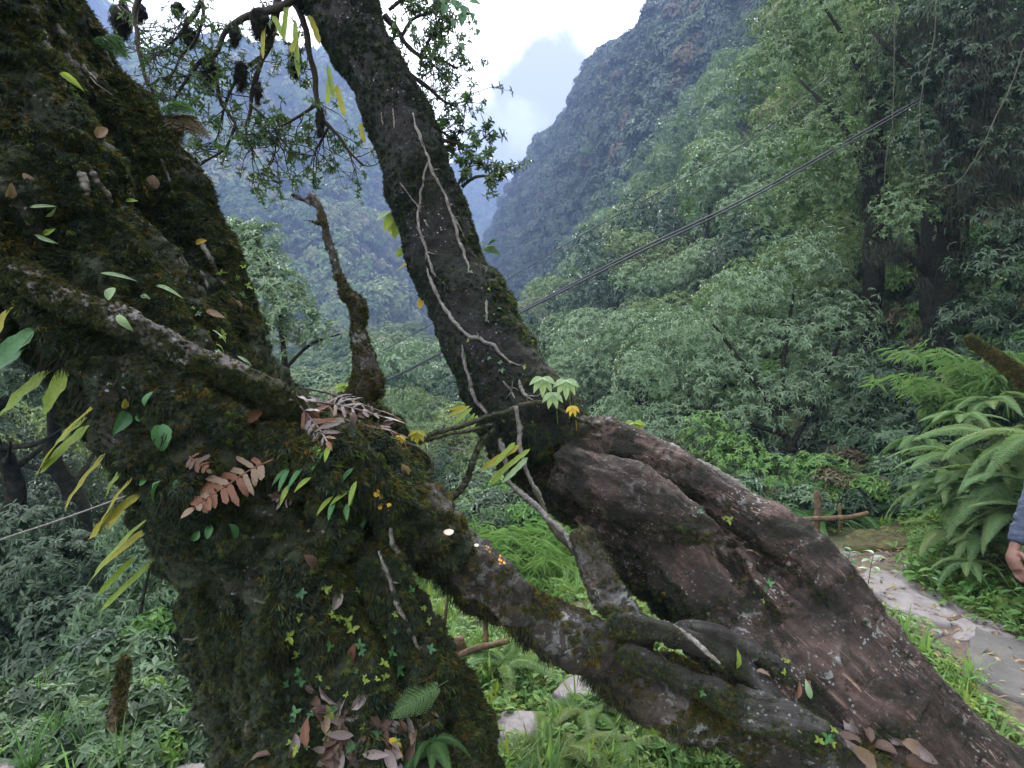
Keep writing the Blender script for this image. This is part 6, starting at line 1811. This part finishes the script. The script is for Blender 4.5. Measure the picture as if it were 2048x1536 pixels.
# ------------------------------------------------------------------ twiggy branches against the sky
def twig_branch(label, mains, seed, d0, nsec, leafL, group, mat='twig_leaf', secL=(.12, .34), k=5, droopy=.25, name='twiggy_branch'):
    r = np.random.default_rng(seed)
    root = thing(name, label, 'branch', P(mains[0][0][0], mains[0][0][1], d0), 0, group)
    o0 = np.array(root.location)
    st, lv = MB(), MB()
    for sp in mains:
        p, rad = pix_path([(q[0], q[1], q[2] if len(q) > 3 else d0, q[-1]) for q in sp], 30)
        p = p + .012 * np.stack([vnoise(p * 9, seed), vnoise(p * 9, seed + 1), vnoise(p * 9, seed + 2)], -1)
        add_tube(st, p - o0, rad, 6, .2, seed)
        for s in range(nsec):
            i = int(r.integers(5, 30))
            d = nrm(nrm(p[i] - p[i - 1]) * .5 + r.normal(0, .7, 3) + np.array([0, 0, -droopy]))
            l = r.uniform(*secL); q = [p[i]]
            for j in range(7):
                d = nrm(d + r.normal(0, .22, 3) + np.array([0, 0, .02]))
                q.append(q[-1] + d * l / 7)
            q = np.array(q)
            add_tube(st, q - o0, np.linspace(.0035, .0012, 8), 4)
            ends = [(q[7], d), (q[6], nrm(q[6] - q[5])), (q[4], nrm(q[4] - q[3]))] if r.random() < .8 else [(q[7], d)]
            for e in range(2):
                b0 = q[int(r.integers(2, 7))]; bd = nrm(d + r.normal(0, .8, 3)); b1 = b0 + bd * l * .4
                add_tube(st, np.array([b0, (b0 + b1) / 2 + r.normal(0, .004, 3), b1]) - o0, [.0018, .0014, .001], 4)
                ends += [(b1, bd), ((b0 + b1) / 2, bd)]
            pos = np.array([e_[0] for e_ in ends]) - o0; ax = np.array([e_[1] for e_ in ends]) + np.array([0, 0, .2])
            rosettes(lv, pos, ax, k, leafL, .42, .85, .05, LEAF6, jit=.4)
    link('twigs', st.mesh('twigs', M['twig']), root)
    tag(link('leaves', lv.mesh('leaves', M[mat], False), root), kind='stuff')
    return root
tg = 'leafy twigs hanging against the sky'
twig_branch('leafy forked branch hanging left of the leaning stem, hung with moss clumps', [[(620, -20, 9), (560, 15, 8), (505, 30, 7), (447, 65, 5), (427, 115, 5), (395, 132, 4), (345, 205, 2)], [(427, 115, 5), (440, 200, 4), (455, 225, 3), (470, 255, 3), (410, 330, 2), (365, 345, 1)], [(440, 200, 3), (420, 150, 3), (380, 150, 2), (320, 130, 1)]], 701, 3.1, 15, .031, tg)
twig_branch('leafy branch drooping beside the left edge of the leaning stem', [[(590, 10, 7), (610, 60, 6), (625, 130, 6), (640, 220, 5), (655, 255, 4), (690, 290, 3), (725, 330, 2)], [(640, 200, 4), (600, 230, 3), (560, 260, 2), (540, 330, 1)], [(655, 250, 3), (640, 285, 2), (628, 310, 1)]], 702, 3.2, 15, .031, tg)
twig_branch('leafy branch hanging in the middle of the sky gap left of the stem', [[(560, -20, 8), (545, 70, 7), (520, 130, 5), (500, 200, 4), (495, 270, 2), (503, 300, 1)], [(530, 110, 4), (470, 160, 3), (440, 250, 2), (430, 300, 1)], [(500, 210, 3), (540, 250, 2), (560, 300, 1)]], 703, 3.15, 15, .031, tg)
twig_branch('leafy twigs at the top left between the mossy stem and the sky', [[(280, -40, 6), (270, 40, 5), (280, 110, 4), (300, 180, 3), (330, 260, 1)], [(420, -40, 5), (380, 40, 4), (340, 90, 2), (290, 110, 1)], [(400, -20, 4), (400, 60, 3), (360, 120, 2), (310, 200, 1)]], 704, 3.0, 14, .030, tg)
twig_branch('fine leafy branch right of the leaning stem at the top', [[(770, 30, 7), (800, 70, 5), (840, 110, 4), (880, 120, 3), (915, 140, 2)], [(800, 70, 4), (830, 40, 3), (870, 20, 2), (905, 50, 1)], [(810, 140, 5), (850, 170, 4), (890, 200, 3), (920, 215, 1)], [(780, 20, 4), (830, -20, 3), (880, -40, 2)], [(840, 110, 3), (870, 60, 2), (890, 10, 1)]], 705, 3.3, 19, .033, tg, droopy=.0)
twig_branch('sparse twig with leaf rosettes right of the leaning stem at mid height', [[(885, 280, 4), (915, 285, 3), (945, 290, 2), (985, 260, 1)], [(925, 375, 4), (955, 355, 3), (985, 350, 2), (1005, 345, 1)], [(880, 260, 3), (910, 275, 2), (930, 245, 1)], [(915, 372, 3), (935, 340, 2), (950, 310, 1)]], 706, 3.05, 9, .036, tg, secL=(.06, .16), droopy=-.15)
# moss clumps hanging on the twigs
hang = source('moss_beard', tuft('moss_beard', M['moss_black'], 77, 30, .055, .0009, .6, .5).data)
for i, (px, py, h, wd, lab) in enumerate([(245, 40, 70, 22, 'shaggy moss clump farthest left against the sky'), (380, 75, 40, 18, 'moss clump on the fork of the hanging branch'), (420, 140, 62, 17, 'teardrop moss clump hanging lowest on the forked branch'), (482, 150, 60, 12, 'narrow moss clump in the middle of the sky gap'), (515, 185, 46, 9, 'small moss clump right of the narrow one'), (355, 20, 34, 14, 'moss clump at the top edge of the photo'), (520, 45, 60, 24, 'broad dark moss clump under the fork of the leaning stem'), (470, 70, 45, 14, 'moss clump left of the broad dark one'), (590, 120, 70, 8, 'string of moss on the drooping branch'), (640, 240, 60, 9, 'moss string low on the drooping branch'), (280, 25, 40, 14, 'mossy knot right of the farthest left clump')]):
    h, wd = h * .9, wd * .82
    d = 3.1; c_ = P(px, py, d); n = int(16 + wd * 1.6)
    root = thing('moss_clump', lab, 'moss', c_, 0, 'moss clumps hanging in the twigs')
    mb = MB()
    core = np.array([[0, 0, h * .5], [0, 0, h * .25], [wd * .05, 0, 0], [0, 0, -h * .3], [0, 0, -h * .6]]) * d / F
    add_tube(mb, spline(core, 12), np.interp(np.linspace(0, 1, 12), [0, .35, .6, 1], [.3, 1.05, .95, .12]) * wd * d / F, 10, .5, i)
    link('core', mb.mesh('core', plain_mat('moss_core', [(.3, (.006, .007, .005)), (.7, (.016, .018, .012))], 60, .95, .8, .01) if i == 0 else bpy.data.materials['moss_core']), root)
    t_ = rng.uniform(-.55, .5, n * 6); a = rng.uniform(0, 6.283, n * 6)
    rr = np.interp(-t_, [-.5, -.15, .1, .55], [.25, .8, .7, .15]) * wd
    q = np.stack([np.cos(a) * rr, np.sin(a) * rr, t_ * h], -1) * d / F
    z = np.stack([np.cos(a) * .5, np.sin(a) * .5, -1 + 0 * a], -1)
    scatter('strands', [hang] + T_dark, q, align_rot(z), rng.uniform(.35, 1.0, len(q)) * np.clip(h / 70, .45, 1), rng.choice(4, len(q), p=[.4, .2, .2, .2]), root, 'stuff')
# heart-shaped leaves of a climber against the white sky
t = thing('climber_leaves', 'string of dark heart-shaped climber leaves against the white sky', 'climber', P(930, 0, 3.0))
mb = MB(); cp = np.array([P(*q) for q in [(890, -60, 3.0), (905, -10, 3.0), (925, 10, 3.0), (945, 30, 3.0), (955, 60, 3.0), (968, 85, 3.0), (971, 108, 3.0)]])
add_tube(mb, spline(cp, 30) - np.array(t.location), np.linspace(.003, .001, 30), 5)
link('stem', mb.mesh('stem', M['twig']), t)
for px, py, a, s in [(893, 10, -110, 26), (905, 0, -70, 20), (918, 4, -95, 18), (930, 12, -100, 26), (925, 28, -95, 28), (945, 26, -90, 16), (951, 40, -85, 14), (956, 58, -95, 15), (880, -5, -60, 20), (940, 2, -20, 24), (920, 86, -60, 20), (908, 40, -100, 18)]:
    b = P(px, py, 3.0); aa = math.radians(a); L = s * 3.0 / F
    blade('leaf', b, b + np.array([math.cos(aa), -.1, math.sin(aa)]) * L, (0.2, -.9, .3), L * .72, 'deep', 'heart', .15, .15, 0.0, t)
# fern sprigs on the stems' rims
for i, (px, py, d, ex, ey, lab, m) in enumerate([(330, 235, 1.85, 410, 250, 'drooping fern sprig on the upper right rim of the rear mossy stem', 'brown_leaf'), (322, 215, 1.85, 385, 205, 'upper fern sprig on the rim of the rear mossy stem', 'fern_dark'), (318, 225, 1.85, 360, 270, 'short fern sprig bending down the rear stem rim', 'brown_leaf'), (975, 490, 2.92, 990, 475, 'little dark fern sprig on the right rim of the leaning stem', 'fern_dark'), (200, 70, 1.85, 245, 95, 'fern sprig high on the rear stem rim', 'fern_dark'), (965, 495, 2.92, 1000, 500, 'second dark fern sprig on the right rim of the leaning stem', 'fern_dark')]):
    b, e = P(px, py, d), P(ex, ey, d - .05)
    root = thing('fern_sprig', lab, 'fern', b, 0, 'fern sprigs on the stem rims')
    if ('s', m) not in FR: FR[('s', m)] = frond_mesh('frond', m, 12, 1.0, .26, 1, .25, .2, 90, .6)
    fr = link('frond', FR[('s', m)], root)
    fr.matrix_basis = local(root) @ Matrix.Translation(Vector(b)) @ orient(b, e, (0.1, -.8, .6)) @ Matrix.Scale(float(np.linalg.norm(e - b)) * 1.1, 4)
# moss drapes on the dark trunk at the right
sel = []
for px, py, d, n, sx, sy in [(1885, 600, 9.0, 160, 26, 120), (1750, 330, 10.6, 120, 14, 110), (1985, 330, 8.2, 110, 40, 60), (1930, 200, 8.4, 110, 40, 90), (2020, 80, 8.0, 110, 50, 60), (1850, 60, 8.9, 80, 60, 40), (1800, 500, 8.8, 40, 30, 10)]:
    for k in range(n):
        sel.append(P(px + random.gauss(0, sx), py + random.gauss(0, sy), d + random.gauss(0, .25)))
sel = np.array(sel)
scatter('tree_moss_drapes', [source('moss_drape', tuft('moss_drape', M['moss_black'], 88, 16, .45, .004, .5, .5).data)], sel, align_rot(np.array([[0, 0, -1.0]]) + rng.normal(0, .15, sel.shape)), rng.uniform(.3, .9, len(sel)))
# broad tufts of grass at the bottom left
for i, (px, py, lab) in enumerate([(60, 1530, 'tall grass tuft in the bottom left corner'), (170, 1500, 'grass tuft right of the corner one at the bottom left'), (110, 1470, 'grass tuft behind the two at the bottom left'), (250, 1545, 'grass tuft in front of the mossy pole')]):
    root = thing('grass_tuft', lab, 'grass', on_ground(px, max(py, 1480) + 30), random.uniform(0, 6), 'tall grass at the bottom left')
    tag(link('blades', grass_src(900 + i, 'fern_dark', 34, .32, .004, .9).data, root), kind='stuff')
# seedlings beside the path
for i, (px, py, h, lab) in enumerate([(1735, 1180, .30, 'leafy seedling with broad leaves standing in front of the path stone'), (1690, 1150, .22, 'leafy seedling between the reddish trunk and the path'), (1665, 1165, .16, 'low pale seedling against the reddish trunk by the path')]):
    b = on_ground(px, py); root = thing('path_seedling', lab, 'plant', b, 0, 'seedlings beside the path')
    mb = MB(); add_tube(mb, np.array([[0, 0, 0], [.02, 0, h * .5], [.05, 0, h]]), [.004, .003, .002], 5)
    link('stem', mb.mesh('stem', M['wood_moss']), root)
    for k in range(7):
        a = k * 2.4; z = h * (.45 + .55 * k / 6); b0 = b + np.array([.02 + .03 * k / 6, 0, z])
        blade('leaf', b0, b0 + np.array([math.cos(a), math.sin(a), .15]) * .10, (0, 0, 1), .045, 'green' if i else 'pale', 'oval', .3, .2, 0.0, root)
# herbs and moss over the ledge rock and the verge
x, y = rng.uniform(3.6, 4.9, 500), rng.uniform(5.7, 6.6, 500)

# ------------------------------------------------------------------ the walker at the right edge
pd = 3.35
def W(px, py, d=pd):
    return P(px, py, d)
person = thing('person', 'person in a denim-blue jacket at the right edge, forearm and hand hanging', 'person', (3.56, 3.55, gh(3.56, 3.55) + .03))
base = np.array(person.location)
skin = plain_mat('skin', [(.3, (.11, .055, .04)), (.7, (.165, .088, .065))], 30, .5, .1, .002)
denim = plain_mat('denim', [(.3, (.016, .022, .038)), (.5, (.032, .042, .068)), (.75, (.065, .08, .115))], 26, .85, .35, .006, stretch=(1, 1, 4))
trous = plain_mat('dark_trousers', [(.3, (.02, .02, .024)), (.7, (.05, .05, .055))], 20, .9, .3, .006)
hairm = plain_mat('black_hair', [(.3, (.008, .007, .006)), (.7, (.03, .025, .02))], 60, .5, .4, .004)
shoem = plain_mat('shoe', [(.3, (.03, .028, .025)), (.7, (.07, .065, .06))], 20, .7, .2, .004)
def skinbody(name, tubes, mat, voxel, sm=8, seg=16, dispf=None):
    mb = MB()
    for p, r in tubes:
        s = spline(np.column_stack([np.array(p, float), np.array(r, float)]), max(12, len(p) * 5))
        add_tube(mb, s[:, :3], np.maximum(s[:, 3], .003), seg)
    tmp = link('tmp', mb.mesh('tmp', mat))
    md = tmp.modifiers.new('r', 'REMESH'); md.mode = 'VOXEL'; md.voxel_size = voxel
    k = tmp.modifiers.new('s', 'SMOOTH'); k.iterations = sm; k.factor = .5
    me = bpy.data.meshes.new_from_object(tmp.evaluated_get(bpy.context.evaluated_depsgraph_get()))
    bpy.data.objects.remove(tmp)
    me.materials.clear(); me.materials.append(mat); me.name = name
    if dispf is not None:
        nv = len(me.vertices)
        co = np.empty(nv * 3, np.float32); me.vertices.foreach_get('co', co); co = co.reshape(-1, 3).astype(float)
        no = np.empty(nv * 3, np.float32); me.vertices.foreach_get('normal', no); no = no.reshape(-1, 3).astype(float)
        me.vertices.foreach_set('co', (co + no * dispf(co)[:, None]).astype(np.float32).ravel())
    me.polygons.foreach_set('use_smooth', np.ones(len(me.polygons), bool))
    me.update()
    return link(name, me, person)
g0 = base[2]
def w2(q): return np.asarray(q) - base
# arm in view: shoulder, elbow, wrist; the other hangs on the far side
sh, el, wr = np.array([3.42, 3.5, g0 + 1.33]), W(2080, 965, 3.42), W(2028, 1098, 3.36)
palm = W(2026, 1118, 3.35); kn = W(2036, 1138, 3.33)
hd = nrm(kn - wr); acr = nrm(np.cross(hd, [1, 0.2, 0])); out_ = nrm(np.cross(acr, hd))
tub = [
    ([(0, 0, .82), (0, 0, 1.0), (0, .0, 1.2), (0, 0, 1.33), (0, 0, 1.40), (0, -.01, 1.46)], [.13, .125, .14, .12, .06, .05]),          # torso and neck
    ([(0, -.015, 1.47), (0, -.025, 1.53), (0, -.02, 1.60), (0, 0, 1.66)], [.06, .082, .088, .065]),                                  # head
    ([(0, -.10, 1.565), (0, -.118, 1.545), (0, -.118, 1.535)], [.012, .016, .014]), ([(0, -.09, 1.49), (0, -.095, 1.485)], [.03, .03]),  # nose, chin
    ([(-.088, 0, 1.55), (-.094, .01, 1.58)], [.014, .016]), ([(.088, 0, 1.55), (.094, .01, 1.58)], [.014, .016]),                        # ears
    ([(-.09, 0, .86), (-.10, .0, .48), (-.10, .02, .10)], [.095, .062, .042]), ([(.09, 0, .86), (.10, .02, .48), (.10, .05, .10)], [.095, .062, .042]),
    ([(.17, 0, 1.33), (.23, .02, 1.08), (.24, -.04, .84), (.24, -.06, .74)], [.055, .045, .032, .03]),
    ([w2(sh), w2(el), w2(wr)], [.055, .045, .027]),
]
tub.append(([w2(wr), w2(palm), w2(kn)], [.026, .034, .030]))
tub.append(([w2(palm + acr * .02), w2(kn + acr * .022)], [.020, .018]))
tub.append(([w2(palm - acr * .02), w2(kn - acr * .022)], [.020, .018]))
for j, (o_, l) in enumerate(((.030, .062), (.011, .072), (-.009, .068), (-.028, .054))):
    a0 = kn + acr * o_
    tub.append(([w2(a0), w2(a0 + hd * l * .45 + out_ * .004), w2(a0 + hd * l * .8 - np.array([0, .012, 0])), w2(a0 + hd * l - np.array([0, .024, 0]))], [.0105, .0098, .009, .007]))
th0 = wr + hd * .02 + acr * .03
tub.append(([w2(th0), w2(th0 + hd * .035 + acr * .018 - np.array([0, .01, 0])), w2(th0 + hd * .065 + acr * .016 - np.array([0, .02, 0]))], [.016, .013, .009]))
hx = np.array([.24, -.06, .72])
for j, o_ in enumerate((-.03, -.01, .01, .03)):
    tub.append(([hx + [0, o_, -.03], hx + [0, o_ - .005, -.08], hx + [-.01, o_ - .01, -.12]], [.0105, .0095, .007]))
tub.append(([hx + [0, 0, .02], hx + [0, 0, -.04]], [.03, .034])); tub.append(([hx + [0, -.03, 0], hx + [-.01, -.055, -.05]], [.014, .010]))
skinbody('body', tub, skin, .006, 3)
def folds(co): return .006 * fbm(co * np.array([9, 9, 34]), 3, 9)
skinbody('jacket', [([(0, 0, .80), (0, 0, 1.0), (0, 0, 1.2), (0, 0, 1.33), (0, 0, 1.40)], [.155, .15, .16, .145, .075]), ([w2(sh), w2(el), w2(wr - (wr - el) * .10)], [.075, .064, .046]),
                    ([(.17, 0, 1.33), (.23, .02, 1.08), (.24, -.03, .86)], [.075, .062, .046]), ([(-.1, 0, 1.33), (.1, 0, 1.33)], [.1, .1])], denim, .008, 4, 18, folds)
skinbody('trousers', [([(0, 0, .92), (0, 0, .82)], [.14, .15]), ([(-.085, 0, .84), (-.10, .0, .48), (-.10, .02, .06)], [.115, .08, .065]), ([(.085, 0, .84), (.10, .02, .48), (.10, .05, .06)], [.115, .08, .065])], trous, .012, 4, 18, folds)
for sx, sy in ((-.10, .02), (.10, .05)):
    skinbody('shoe', [([(sx, sy + .07, .045), (sx, sy - .03, .05), (sx, sy - .17, .035)], [.045, .05, .038])], shoem, .008, 4)
skinbody('hair', [([(0, .03, 1.52), (0, .04, 1.60), (0, .01, 1.67), (0, -.05, 1.665)], [.075, .086, .072, .045])], hairm, .009, 3)

# ------------------------------------------------------------------ haze
xs = (-1000, 1000); ys = (-45, 1100); zs = (-130, 285)
v = np.array([[x, y, z] for z in zs for y in ys for x in xs], float)
f = np.array([[0, 2, 3, 1], [4, 5, 7, 6], [0, 1, 5, 4], [2, 6, 7, 3], [0, 4, 6, 2], [1, 3, 7, 5]])
hm = bpy.data.materials.new('haze_air')
hm.use_nodes = True
hm.node_tree.nodes.clear()
ho = hm.node_tree.nodes.new('ShaderNodeOutputMaterial')
hv = hm.node_tree.nodes.new('ShaderNodeVolumePrincipled')
hv.inputs['Color'].default_value = HAZE_COLOR + (1,)
hv.inputs['Density'].default_value = HAZE_DENSITY
hv.inputs['Anisotropy'].default_value = 0.2
hm.node_tree.links.new(hv.outputs[0], ho.inputs['Volume'])
tag(link('haze', to_mesh('haze', v, f, hm, False)), kind='stuff')
